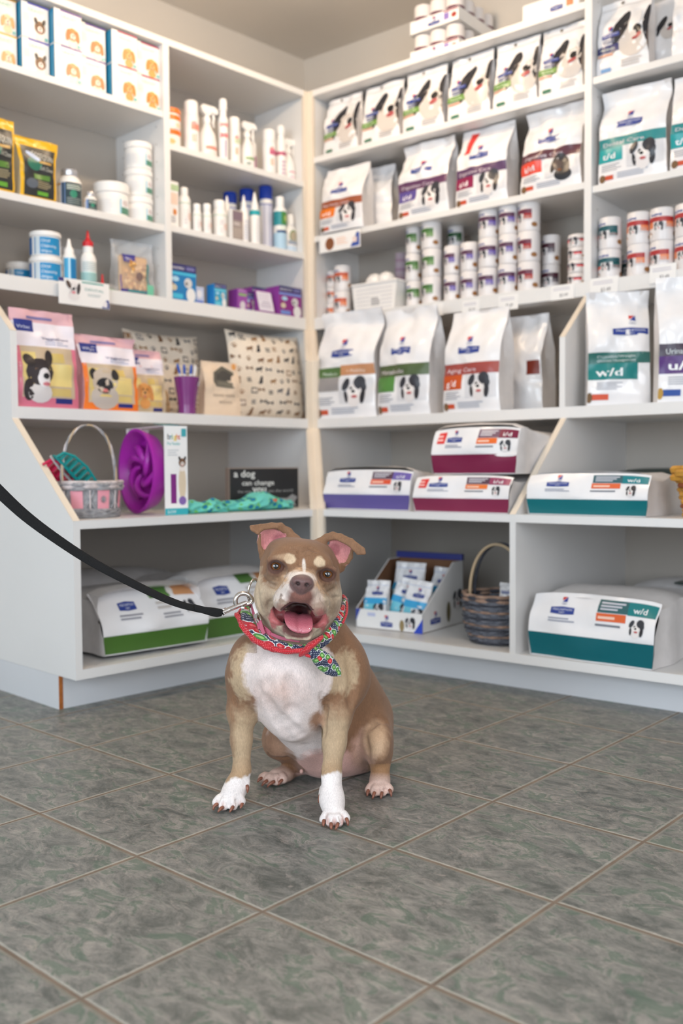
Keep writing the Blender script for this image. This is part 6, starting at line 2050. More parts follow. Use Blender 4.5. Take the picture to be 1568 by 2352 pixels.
    # worry folds on the forehead, cheek and muzzle creases
    for P, w, k in (([(660, 1262), (676, 1258), (692, 1263), (712, 1260), (726, 1266)], 1.6, .007), ([(672, 1271), (690, 1274), (708, 1273)], 1.3, .006), ([(689, 1270), (690, 1305)], 2.0, .010),
                    ([(668, 1310), (658, 1330), (648, 1340)], 1.8, .007), ([(720, 1322), (730, 1342), (733, 1352)], 1.8, .007),
                    ([(603, 1322), (612, 1338), (632, 1348), (648, 1342)], 1.6, .006), ([(732, 1356), (748, 1364), (768, 1352)], 1.6, .006),
                    ([(750, 1366), (766, 1374), (778, 1372)], 1.4, .006), ([(640, 1368), (624, 1378), (614, 1396), (616, 1416)], 2.2, .009), ([(738, 1376), (752, 1388), (758, 1404), (754, 1420)], 2.2, .009),
                    ([(590, 1350), (592, 1380), (600, 1408)], 1.8, .009), ([(634, 1448), (660, 1464), (700, 1466), (730, 1452)], 1.4, .006)):
        groove(P, w, k)
    # muscle lines and skin folds on the body
    for P, w, k in (([(594, 1572), (588, 1600), (586, 1640)], 3.0, .016), ([(738, 1596), (744, 1620), (741, 1655)], 3.0, .012), ([(752, 1600), (746, 1640), (744, 1690)], 2.2, .010),
                    ([(664, 1560), (668, 1600), (672, 1650)], 1.0, .026), ([(620, 1560), (600, 1590)], 1.5, .02), ([(610, 1605), (640, 1660), (668, 1700)], 1.4, .022), ([(650, 1650), (690, 1690), (706, 1730)], 1.4, .020),
                    ([(800, 1500), (812, 1560), (806, 1620)], 2.0, .02), ([(838, 1692), (842, 1720), (842, 1748)], 3.0, .012), ([(846, 1672), (870, 1652), (888, 1656)], 2.0, .016), ([(615, 1740), (650, 1745), (676, 1735)], 2.5, .010),
                    ([(540, 1600), (534, 1650)], 1.0, .012)):
        groove(P, w, k)
    # ears: cupped inner wall, outer ridge and the tip folded forward and out
    def ear(P, cup, ridge, flap, lobe):
        for i in range(1, len(cup) - 1):
            G.tri(dp(*cup[0]), dp(*cup[i]), dp(*cup[i + 1]), .0032, .004)
        for a, b, ra, rb in ridge:
            C(a, b, ra, rb, .008)
        for q in flap:
            G.tri(dp(*q[0]), dp(*q[1]), dp(*q[2]), .0034, .002)
        for a, b, ra, rb in lobe:
            C(a, b, ra, rb, .008)
    L1, L2, L3, L4, L5 = (660, 1228, .005), (648, 1209, .0), (624, 1204, -.004), (598, 1207, -.016), (577, 1210, -.030)
    U1, U2, U3, U4 = (578, 1216, -.034), (592, 1224, -.030), (604, 1214, -.020), (636, 1210, -.010)
    ear(None, [(620, 1240, .022), (600, 1222, .004), (625, 1216, .006), (652, 1222, .008), (658, 1240, .014), (636, 1256, .006), (612, 1268, .002), (600, 1268, .002), (594, 1245, .002), (600, 1222, .004)],
        [((676, 1238, .0), (662, 1220, .004), 12, 7), ((662, 1220, .004), (645, 1207, .0), 7, 5), ((645, 1207, .0), (622, 1203.5, -.004), 5, 4), ((674, 1242, .0), (644, 1266, -.010), 12, 9), ((644, 1266, -.010), (608, 1282, .005), 9, 7)],
        [(L2, L3, U4), (L3, U3, U4), (L3, L4, U3), (L4, U2, U3), (L4, L5, U2), (L5, U1, U2), (L1, L2, U4)],
        [((601, 1266, .0), (601, 1277, .004), 4, 6), ((596, 1228, .0), (597, 1262, .0), 2.2, 3)])
    R1, R2, R3, R4, R5 = (748, 1240, .005), (760, 1228, .0), (782, 1229, -.004), (808, 1241, -.018), (834, 1261, -.032)
    W1, W2, W3, W4 = (837, 1271, -.034), (822, 1271, -.028), (802, 1251, -.020), (772, 1236, -.010)
    ear(None, [(786, 1262, .022), (762, 1240, .008), (786, 1240, .006), (808, 1256, .004), (806, 1280, .002), (790, 1298, .002), (768, 1280, .006), (757, 1256, .010), (762, 1240, .008)],
        [((736, 1246, .0), (750, 1234, .004), 12, 7), ((750, 1234, .004), (764, 1227.5, .0), 7, 5), ((764, 1227.5, .0), (786, 1231, -.004), 5, 4), ((736, 1254, .0), (756, 1284, -.006), 12, 9), ((756, 1284, -.006), (780, 1306, .008), 9, 7)],
        [(R2, R3, W4), (R3, W3, W4), (R3, R4, W3), (R4, W2, W3), (R4, R5, W2), (R5, W1, W2), (R1, R2, W4)],
        [((787, 1296, .002), (785, 1306, .008), 4, 6), ((809, 1258, .0), (799, 1292, .0), 2.2, 3)])
    # nipples and flat floor contact
    for q in ((692, 1772, .112), (780, 1776, .118)):
        E(q[0], q[1], q[2], 5, 6, .005, k=.004)
    G.F = np.maximum(G.F, (.0005 - G.zs)[None, None, :])
    V, Q = G.mesh()

    # ---------------- coat pattern, masked mostly in image pixels as the camera sees them
    x, y, z = V[:, 0], V[:, 1], V[:, 2]
    nz = np.array([noise.noise(Vector(v) * 55) for v in V[:, :]]) * .5 + np.array([noise.noise(Vector(v) * 160) for v in V[:, :]]) * .35
    # image pixel coordinates of each coat vertex, projected through the camera
    inv = np.array(DOG.inverted().to_3x3())
    f_, r_, u_ = (inv @ np.array(q) for q in (_f, _r, _u))
    Dv = V - np.array(DCAM)
    w_ = Dv @ f_
    u, v = 784 + FPX * (Dv @ r_) / w_, 1176 - FPX * (Dv @ u_) / w_
    c = np.zeros((len(V), 4)); c[:, 3] = 1

    def rgb(t):
        return np.array(lin(t)[:3])
    B, TAN, WH, PK = rgb((134, 99, 73)), rgb((184, 160, 130)), rgb((228, 214, 210)), rgb((206, 164, 154))
    c[:, :3] = B

    def paint(m, colr, soft=1.0):
        m = np.clip(m, 0, 1)[:, None] * soft
        c[:, :3] = c[:, :3] * (1 - m) + colr * m

    def el(cx, cz, rx, rz, rot=0.0, edge=.12, jit=.25):
        a, b = math.cos(rot), math.sin(rot)
        dx, dy = u - cx, v - cz
        p = (a * dx + b * dy) / rx; q = (-b * dx + a * dy) / rz
        return (1 - np.sqrt(p * p + q * q) + nz * jit) / edge + .5

    def band(val, a, w):
        return np.clip((val - a) / w, 0, 1)
    head = ((((u - 688) / 112) ** 2 + ((v - 1362) / 118) ** 2 < 1) & (y < .06)) | (v < 1300)
    body = ~head
    fr = (y < .14)
    # body: tan shoulder fringe, white chest, tan legs, white socks
    bm = body.astype(float)
    paint(bm * el(566, 1545, 36, 62, 0, .3, .5) * (y < .06), TAN); paint(bm * el(786, 1545, 34, 52, .2, .3, .5) * (y < .04), TAN)
    legs = ((v > 1600) & ((u < 592) | ((u > 738) & (u < 812))) & (y < .08)).astype(float)
    chest = el(662, 1535, 104, 100, 0, .10, .14)
    chest = np.maximum(chest, el(664, 1630, 76, 100, -.25, .12, .14)); chest = np.maximum(chest, el(706, 1700, 44, 70, -.5, .15, .2))
    notch = ((v < 1500) & (u < 590)).astype(float)
    paint(bm * chest * (y < .13) * (1 - notch * .8), WH)
    lgm = legs * band(v + nz * 16, 1632, 22)
    paint(lgm, B)
    paint(legs * band(v + nz * 30, 1612, 50) * .92, TAN)
    for ex in (530, 806):
        paint(legs * np.clip(1 - np.abs(u + nz * 8 - ex) / 13, 0, 1) * (v < 1740) * .7, B)
    paint(legs * band(v + nz * 20, 1735, 40) * .6, rgb((166, 132, 98)))
    paint(bm * el(640, 1590, 60, 40, 0, .8, .3) * .35 * (y < .1), rgb((216, 180, 166)))
    paint(bm * el(728, 1655, 18, 22, .3, .5, .5) * (y < .1) * .75, rgb((160, 122, 98)))
    belly = el(760, 1765, 84, 44, 0, .3, .2)
    paint(bm * belly * (z < .14) * (y > .03), PK)
    paint(bm * el(838, 1720, 34, 48, .3, .4, .3) * (y > .05) * (z < .16) * .8, rgb((196, 158, 140)))
    paint(bm * el(862, 1702, 30, 44, 0, .5, .4) * (y < .16) * .8, rgb((196, 164, 134)))
    paint(bm * el(640, 1700, 42, 48, .5, .5, .4) * (y > .08) * .75, rgb((178, 140, 116)))
    paint(bm * ((u > 612) & (u < 700) & (y > .12) & (v > 1725) & (v < 1775)).astype(float) * .7, rgb((120, 84, 56)))
    paint(bm * ((u > 845) & (y > .05) & (v > 1755) & (v < 1792)).astype(float) * .7, rgb((158, 120, 84)))
    sock = ((u < 590) & (y < .05)).astype(float) * band(v + nz * 12 + (u - 560) * .35, 1778, 6)
    paint(bm * sock, rgb((236, 228, 226)))
    sock = ((u > 720) & (u < 815) & (y < .0)).astype(float) * band(v + nz * 12 + np.abs(u - 775) * -.3, 1768, 6)
    paint(bm * sock, rgb((236, 228, 226)))
    toes = np.zeros(len(V))
    for (px, py, yy) in ((628, 1793, .12), (870, 1814, .06)):
        q = dp(px, py, yy)
        toes = np.maximum(toes, 1.4 - np.sqrt(((x - q[0]) / .035) ** 2 + ((y - q[1]) / .05) ** 2 + ((z - .015) / .022) ** 2))
    paint(bm * toes * 1.5, rgb((216, 186, 174)))
    tj = np.zeros(len(V))
    for (px, py, yy) in ((514, 1852, -.03), (536, 1856, -.035), (553, 1846, -.02), (500, 1848, -.02), (752, 1885, -.115), (768, 1892, -.123), (786, 1887, -.118)):
        q = dp(px, py, yy); tj = np.maximum(tj, 1 - np.sqrt(((x - q[0]) / .006) ** 2 + ((y - q[1]) / .03) ** 2 + ((z - q[2]) / .016) ** 2))
    paint(bm * tj * 1.2, rgb((186, 128, 114)), .8)
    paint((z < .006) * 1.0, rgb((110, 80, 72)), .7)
    # head
    hm = head.astype(float) * (y < .03)
    paint(hm * band(v + nz * 16 - np.abs(u - 690) * -.0, 1332, 26) * (np.abs(u - 688) > 40), rgb((192, 172, 148)))
    paint(hm * band(v + nz * 10, 1408, 30), rgb((198, 182, 160)))
    paint(hm * band(602 - u + nz * 12 + (v - 1290) * .1, 0, 12) * (v > 1300), rgb((200, 178, 150)))
    # dark pouches under the eyes
    paint(hm * el(634, 1324, 25, 26, .3, .5, .5), rgb((112, 88, 68)), .85); paint(hm * el(752, 1342, 23, 26, -.1, .5, .5), rgb((112, 88, 68)), .85)
    # top of muzzle
    paint(hm * el(690, 1352, 54, 44, .12, .4, .4) * (y < -.06), rgb((200, 164, 130)))
    paint(hm * el(692, 1328, 34, 15, .12, .35, .3) * (y < -.072), rgb((232, 218, 208)))
    paint(hm * el(657, 1372, 27, 36, .45, .3, .4) * (y < -.08), rgb((222, 208, 200)))
    paint(hm * el(722, 1382, 22, 34, -.2, .3, .4) * (y < -.08), rgb((206, 186, 172)))
    gm = np.clip(.5 + nz * 1.6, 0, 1)
    paint(hm * gm * (v > 1335) * (y > -.075) * .55, rgb((164, 148, 130)))
    paint(hm * np.maximum(el(612, 1380, 12, 30, .1, .8, .6), el(766, 1392, 10, 26, 0, .8, .6)) * .5, rgb((140, 118, 98)))
    sp = np.clip((nz - .12) * 6, 0, 1)
    paint(hm * np.maximum(el(648, 1366, 18, 20, 0, .5), el(728, 1376, 16, 18, 0, .5)) * sp * (y < -.08), rgb((120, 96, 84)), .7)
    paint(hm * el(657, 1394, 26, 14, .3, .6, .6) * (y < -.07), rgb((150, 128, 110)), .8); paint(hm * el(726, 1398, 26, 18, -.2, .6, .6) * (y < -.07), rgb((146, 120, 104)), .8)
    paint(hm * el(691, 1372, 30, 27, .1, .5, .2) * (y < -.09), rgb((134, 90, 80)))
    paint(hm * el(656, 1398, 24, 9, .3, .5, .2) * (y < -.08), rgb((150, 112, 100)), .7); paint(hm * el(724, 1405, 24, 9, -.1, .5, .2) * (y < -.08), rgb((150, 112, 100)), .7)
    paint(hm * el(698, 1300, 4, 16, -.05, .5) * (y < -.06), rgb((236, 228, 220)), .8)
    # brow spots
    paint(hm * el(665, 1283, 13, 12, .6, .3, .4) * (y < -.04), rgb((208, 184, 154))); paint(hm * el(734, 1291, 13, 13, -.3, .3, .4) * (y < -.04), rgb((208, 184, 154)))
    paint(hm * el(650, 1280, 22, 8, -.1, .6, .4) * (y < -.04), rgb((196, 164, 132)), .6)
    # eye rims
    for (px, py) in ((633.4, 1300.5), (752, 1319)):
        q = dp(px, py, -.066)
        d = np.sqrt((x - q[0]) ** 2 + ((z - q[2]) * 1.15) ** 2)
        paint(hm * (1 - np.clip((d - .0158) / .0030, 0, 1)) * (y < -.045), rgb((84, 54, 46)), .9)
        paint(hm * (1 - np.clip(np.abs(d - .0200) / .005, 0, 1)) * (y < -.045), rgb((120, 84, 70)), .5)
    # ear linings
    pinkm = np.zeros(len(V))
    for cx, cz, rx, rz, rt in ((618, 1238, 29, 26, -.1), (606, 1256, 14, 16, 0), (646, 1232, 16, 14, -.5), (782, 1262, 27, 26, .5), (790, 1284, 14, 18, .2), (768, 1250, 14, 16, .6)):
        pinkm = np.maximum(pinkm, el(cx, cz, rx, rz, rt, .15, .1))
    deep = np.zeros(len(V))
    paint(pinkm * (y > -.002) * (y < .03) * (v < 1300), rgb((214, 148, 148)))
    paint(np.maximum(el(640, 1238, 14, 12, 0, .5), el(768, 1262, 13, 14, 0, .5)) * (y > -.002) * (y < .03) * (v < 1300), rgb((150, 84, 92)), .7)
    # mouth: distance into the cavity
    def cav(px, py, yy, rx, rz, ry, rot):
        s = sc(yy); q = dp(px, py, yy); a, b = math.cos(rot), math.sin(rot)
        X, Z, Y = x - q[0], z - q[2], y - q[1]
        X, Z = a * X - b * Z, b * X + a * Z
        return np.sqrt((X / (rx * s + .0015)) ** 2 + (Y / (ry + .0015)) ** 2 + (Z / (rz * s + .0015)) ** 2)
    m0 = np.minimum(cav(683, 1416, -.115, 37, 34, .062, TH), cav(683, 1430, -.06, 30, 20, .052, TH))
    m1 = np.minimum(cav(640, 1414, -.088, 23, 20, .030, TH + .3), cav(727, 1420, -.086, 23, 20, .030, TH - .3))
    inm = np.clip((1.06 - np.minimum(m0, m1)) / .06, 0, 1)
    paint(inm, rgb((150, 72, 76)))
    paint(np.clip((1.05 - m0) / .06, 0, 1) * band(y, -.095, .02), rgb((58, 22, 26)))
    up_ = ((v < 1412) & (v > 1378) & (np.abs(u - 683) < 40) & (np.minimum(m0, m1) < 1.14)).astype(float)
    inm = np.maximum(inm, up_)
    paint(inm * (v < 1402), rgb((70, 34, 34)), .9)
    # lips
    lp = np.maximum(el(628, 1422, 13, 26, .3, .5, .3), el(742, 1428, 13, 26, -.3, .5, .3)) * ((y < -.055) & (v > 1396))
    paint(hm * lp, rgb((186, 104, 104)), .9)
    lo = el(682, 1446, 37, 20, .1, .25, .2) * (y < -.055) * (v > 1420)
    paint(hm * lo, rgb((116, 76, 72)))
    wet = np.clip(inm + hm * lp * .8 + hm * lo * .6, 0, 1)
    c[:, 3] = 1 - wet
    # nose leather
    q = dp(693.5, 1338, -.152)
    nm = 1.25 - np.sqrt(((x - q[0]) / .0235) ** 2 + ((z - q[2] + .0015) / .0165) ** 2 + ((y - q[1]) / .026) ** 2)
    q2 = dp(692, 1352, -.155)
    nm = np.maximum(nm, 1.2 - np.sqrt(((x - q2[0]) / .0125) ** 2 + ((z - q2[2]) / .011) ** 2 + ((y - q2[1]) / .018) ** 2))
    nm = np.clip(nm * 5, 0, 1)
    paint(nm, rgb((112, 84, 82)))
    c[:, 3] = np.minimum(c[:, 3], 1 - nm * .8)
    for (px, py) in ((683.5, 1341), (704.5, 1344)):
        q = dp(px, py, -.163)
        paint(np.clip(1.5 - np.sqrt((x - q[0]) ** 2 + (z - q[2]) ** 2 + ((y - q[1]) * .7) ** 2) / .0042, 0, 1), rgb((34, 22, 22)))
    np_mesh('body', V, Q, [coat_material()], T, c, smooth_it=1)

    # ---------------- eyes
    irism = mat('amber_iris', (112, 68, 34), .08, var=.25, scale=300, coat=1.0)
    pup = mat('black_pupil', (10, 8, 8), .05, coat=1.0); limb = mat('dark_iris_ring', (58, 34, 22), .08, coat=1.0); scl = mat('eye_white', (196, 176, 168), .15, coat=1.0)
    for (px, py) in ((633.4, 1300.5), (752, 1319)):
        b = MB()
        r = .0144
        prev = None
        steps = [(0, 5.0, pup), (5.0, 23, pup), (23, 44, irism), (44, 53, limb), (53, 100, scl), (100, 178, scl)]
        q = dp(px, py, -.0570)
        look = (np.array(DCAM) - q); look /= np.linalg.norm(look)
        rot = Vector(look).to_track_quat('Z', 'Y').to_matrix().to_4x4()
        for a0, a1, m in steps:
            n = 4
            rings = []
            for i in range(n + 1):
                a = R(a0 + (a1 - a0) * i / n)
                rings.append([(r * math.sin(a) * math.cos(2 * math.pi * j / 28), r * math.sin(a) * math.sin(2 * math.pi * j / 28), r * math.cos(a)) for j in range(28)])
            rings = rings[::-1]
            b.rings(rings, m, False, False)
        b.build('eye', T, Matrix.Translation(q) @ rot, angle=3.2)

    # ---------------- tongue
    tm = mat('wet_tongue', (186, 100, 114), .22, spec=.6, var=.10, scale=60, bump=.35, bscale=420, coat=.4)
    path = [((686, 1412, -.050), 26), ((685, 1412, -.078), 29), ((684, 1418, -.100), 31), ((685, 1429, -.118), 32), ((687, 1441, -.130), 30), ((688, 1450, -.133), 22), ((689, 1454, -.131), 10)]
    rings = []
    N = 24
    for i, ((px, py, yy), w) in enumerate(path):
        p0 = dp(px, py, yy)
        a = np.array(path[min(i + 1, len(path) - 1)][0]); b_ = np.array(path[max(i - 1, 0)][0])
        tdir = dp(*a) - dp(*b_); tdir /= np.linalg.norm(tdir)
        side = np.array([math.cos(TH), 0, -math.sin(TH)])
        up = np.cross(side, tdir); up /= np.linalg.norm(up)
        if up[2] < 0 and i < 4:
            up = -up
        if i >= 4 and up[1] > 0:
            up = -up
        ring = []
        for j in range(N):
            t = 2 * math.pi * j / N
            cc, ss = math.cos(t), math.sin(t)
            wx = w * K * cc
            h = .0052 * ss if ss < 0 else .0045 * ss * (1 - .9 * math.exp(-(cc / .13) ** 2)) + .0042 * cc * cc * (i < 6)
            ring.append(tuple(p0 + side * wx + up * h))
        rings.append(ring)
    b = MB(); b.rings(rings, tm)
    tg = b.build('tongue', T, angle=3.2)
    s = tg.modifiers.new('sub', 'SUBSURF'); s.levels = 2; s.render_levels = 2

    # lower teeth
    tt = mat('tooth_ivory', (222, 206, 180), .3)
    for px, py, yy in ((664, 1434, -.100), (712, 1438, -.098)):
        b = MB(); b.lathe([(.0026, 0), (.0024, .004), (.0012, .009), (.0003, .011)], tt, 10, M=Matrix.Translation(dp(px, py + 6, yy)))
        b.build('tooth', T)

    # ---------------- claws
    cm = mat('brown_claw', (134, 84, 66), .3, var=.2, scale=90)
    claws = [((500, 1846, -.026), (489, 1850, -.032), (490, 1861, -.035)), ((512, 1854, -.043), (504, 1858, -.052), (500, 1866, -.054)), ((535, 1853, -.045), (531, 1858, -.054), (527, 1866, -.056)), ((556, 1844, -.026), (556, 1850, -.036), (551, 1857, -.040)),
             ((744, 1884, -.114), (742, 1891, -.122), (743, 1901, -.124)), ((760, 1891, -.132), (760, 1899, -.140), (761, 1909, -.141)), ((776, 1891, -.132), (773, 1899, -.141), (770, 1908, -.142)), ((795, 1880, -.116), (799, 1887, -.124), (799, 1897, -.126)),
             ((601, 1787, .120), (594, 1789, .112), (591, 1797, .110)), ((614, 1793, .104), (604, 1797, .096), (601, 1806, .095)), ((630, 1795, .097), (618, 1799, .088), (613, 1809, .087)), ((648, 1791, .110), (642, 1796, .102), (638, 1804, .100)),
             ((846, 1815, .054), (843, 1821, .046), (843, 1829, .044)), ((860, 1820, .038), (857, 1827, .029), (855, 1837, .028)), ((877, 1820, .038), (875, 1828, .029), (874, 1838, .028)), ((894, 1814, .050), (899, 1820, .042), (898, 1830, .040)),
             ((567, 1804, -.010), (569, 1811, -.016), (568, 1821, -.016)), ((738, 1822, -.060), (733, 1831, -.066), (731, 1844, -.065))]
    for a, m_, t_ in claws:
        b = MB()
        P = [Vector(dp(*a)), Vector(dp(*m_)), Vector(dp(*t_))]
        for q in P:
            q.z = max(q.z, .0022)
        pts = [P[0] * (1 - t) ** 2 + P[1] * 2 * t * (1 - t) + P[2] * t * t for t in [i / 6 for i in range(7)]]
        b.tube(pts, [.0036, .0038, .0036, .0033, .0028, .0021, .0010], cm, 8)
        b.build('claw', T, angle=2)

    # whiskers are too fine to show; collar, ring and bandana follow
    build_neckwear(T)
    return T


def spline(P, n):
    P = [Vector(p) for p in P]
    out = []
    m = len(P)
    for i in range(m - 1):
        p0, p1, p2, p3 = P[max(i - 1, 0)], P[i], P[i + 1], P[min(i + 2, m - 1)]
        for k in range(n):
            t = k / n
            out.append(.5 * ((2 * p1) + (p2 - p0) * t + (2 * p0 - 5 * p1 + 4 * p2 - p3) * t * t + (3 * p1 - p0 - 3 * p2 + p3) * t ** 3))
    out.append(P[-1])
    return out


def ribbon(mb, A, B, m, th=.0022, n=10, bulge=.0, wr=0.0, seed=0, M=None):
    """cloth band between two edge curves, with thickness"""
    a, b = spline(A, n), spline(B, n)
    rows = 7
    cen = sum(a, Vector()) / len(a)
    top, bot = [], []
    for i in range(len(a)):
        t = (a[min(i + 1, len(a) - 1)] - a[max(i - 1, 0)]).normalized()
        w = (b[i] - a[i])
        nrm = t.cross(w).normalized()
        if nrm.y > 0 and abs(nrm.y) > .2:
            nrm = -nrm
        ra, rb = [], []
        for j in range(rows + 1):
            s = j / rows
            p = a[i] + w * s + nrm * (bulge * math.sin(math.pi * s) + wr * noise.noise(Vector((i * .35 + seed, s * 2.5, seed))))
            ra.append(tuple(p + nrm * th / 2)); rb.append(tuple(p - nrm * th / 2))
        top.append(ra); bot.append(rb)
    rings = [ra + rb[::-1] for ra, rb in zip(top, bot)]
    mb.rings(rings, m, True, True, M)


def dots_material(name, base, dot, scale, cherries=False):
    m = bpy.data.materials.new(name)
    m.use_nodes = True
    nt = m.node_tree; b = nt.nodes['Principled BSDF']; b.inputs['Roughness'].default_value = .85; b.inputs['Sheen Weight'].default_value = .2
    tc = nt.nodes.new('ShaderNodeTexCoord')

    def vor(sc_, rnd_, feat='F1', d2=False):
        v = nt.nodes.new('ShaderNodeTexVoronoi'); v.voronoi_dimensions = '2D'; v.inputs['Scale'].default_value = sc_; v.inputs['Randomness'].default_value = rnd_; v.feature = feat
        sx = nt.nodes.new('ShaderNodeSeparateXYZ'); cx_ = nt.nodes.new('ShaderNodeCombineXYZ')
        ad = nt.nodes.new('ShaderNodeMath'); ad.operation = 'MULTIPLY_ADD'; ad.inputs[1].default_value = .8
        nt.links.new(tc.outputs['Object'], sx.inputs[0]); nt.links.new(sx.outputs[1], ad.inputs[0]); nt.links.new(sx.outputs[0], ad.inputs[2])
        nt.links.new(ad.outputs[0], cx_.inputs[0]); nt.links.new(sx.outputs[2], cx_.inputs[1]); nt.links.new(cx_.outputs[0], v.inputs['Vector'])
        return v

    def mask(sock, a, w=.05):
        r = nt.nodes.new('ShaderNodeMapRange'); r.inputs[1].default_value = a; r.inputs[2].default_value = a + w; r.inputs[3].default_value = 1; r.inputs[4].default_value = 0
        nt.links.new(sock, r.inputs[0]); return r.outputs[0]

    def mix(f, a, c):
        n = nt.nodes.new('ShaderNodeMix'); n.data_type = 'RGBA'; nt.links.new(f, n.inputs[0])
        for i, x in ((6, a), (7, c)):
            if isinstance(x, tuple):
                n.inputs[i].default_value = x
            else:
                nt.links.new(x, n.inputs[i])
        return n.outputs[2]
    src = mix(mask(vor(scale, 0.0).outputs['Distance'], .16, .06), lin(base), lin(dot))
    if cherries:
        vg = vor(76, .9)
        # leaf cells, cherry cells
        sep = nt.nodes.new('ShaderNodeSeparateColor'); nt.links.new(vg.outputs['Color'], sep.inputs[0])

        def both(a, b_):
            n = nt.nodes.new('ShaderNodeMath'); n.operation = 'MULTIPLY'; nt.links.new(a, n.inputs[0]); nt.links.new(b_, n.inputs[1]); return n.outputs[0]

        def inv(a):
            n = nt.nodes.new('ShaderNodeMath'); n.operation = 'SUBTRACT'; n.inputs[0].default_value = 1; nt.links.new(a, n.inputs[1]); return n.outputs[0]
        rim = mask(vg.outputs['Distance'], .50, .03); core = mask(vg.outputs['Distance'], .41, .03); inner = mask(vg.outputs['Distance'], .14, .08)
        isleaf = mask(sep.outputs[0], .42, .01); ischerry = mask(sep.outputs[0], .76, .01)
        src = mix(both(rim, ischerry), src, lin((222, 224, 222)))
        src = mix(both(core, ischerry), src, lin((176, 24, 40)))
        src = mix(both(inner, ischerry), src, lin((216, 90, 90)))
        src = mix(both(core, isleaf), src, lin((70, 128, 60)))
        src = mix(both(inner, isleaf), src, lin((150, 190, 110)))
    nt.links.new(src, b.inputs['Base Color'])
    n = nt.nodes.new('ShaderNodeTexNoise'); n.inputs['Scale'].default_value = 900
    nt.links.new(tc.outputs['Object'], n.inputs['Vector'])
    bp = nt.nodes.new('ShaderNodeBump'); bp.inputs['Strength'].default_value = .3; bp.inputs['Distance'].default_value = .0006
    nt.links.new(n.outputs['Fac'], bp.inputs['Height']); nt.links.new(bp.outputs[0], b.inputs['Normal'])
    return m


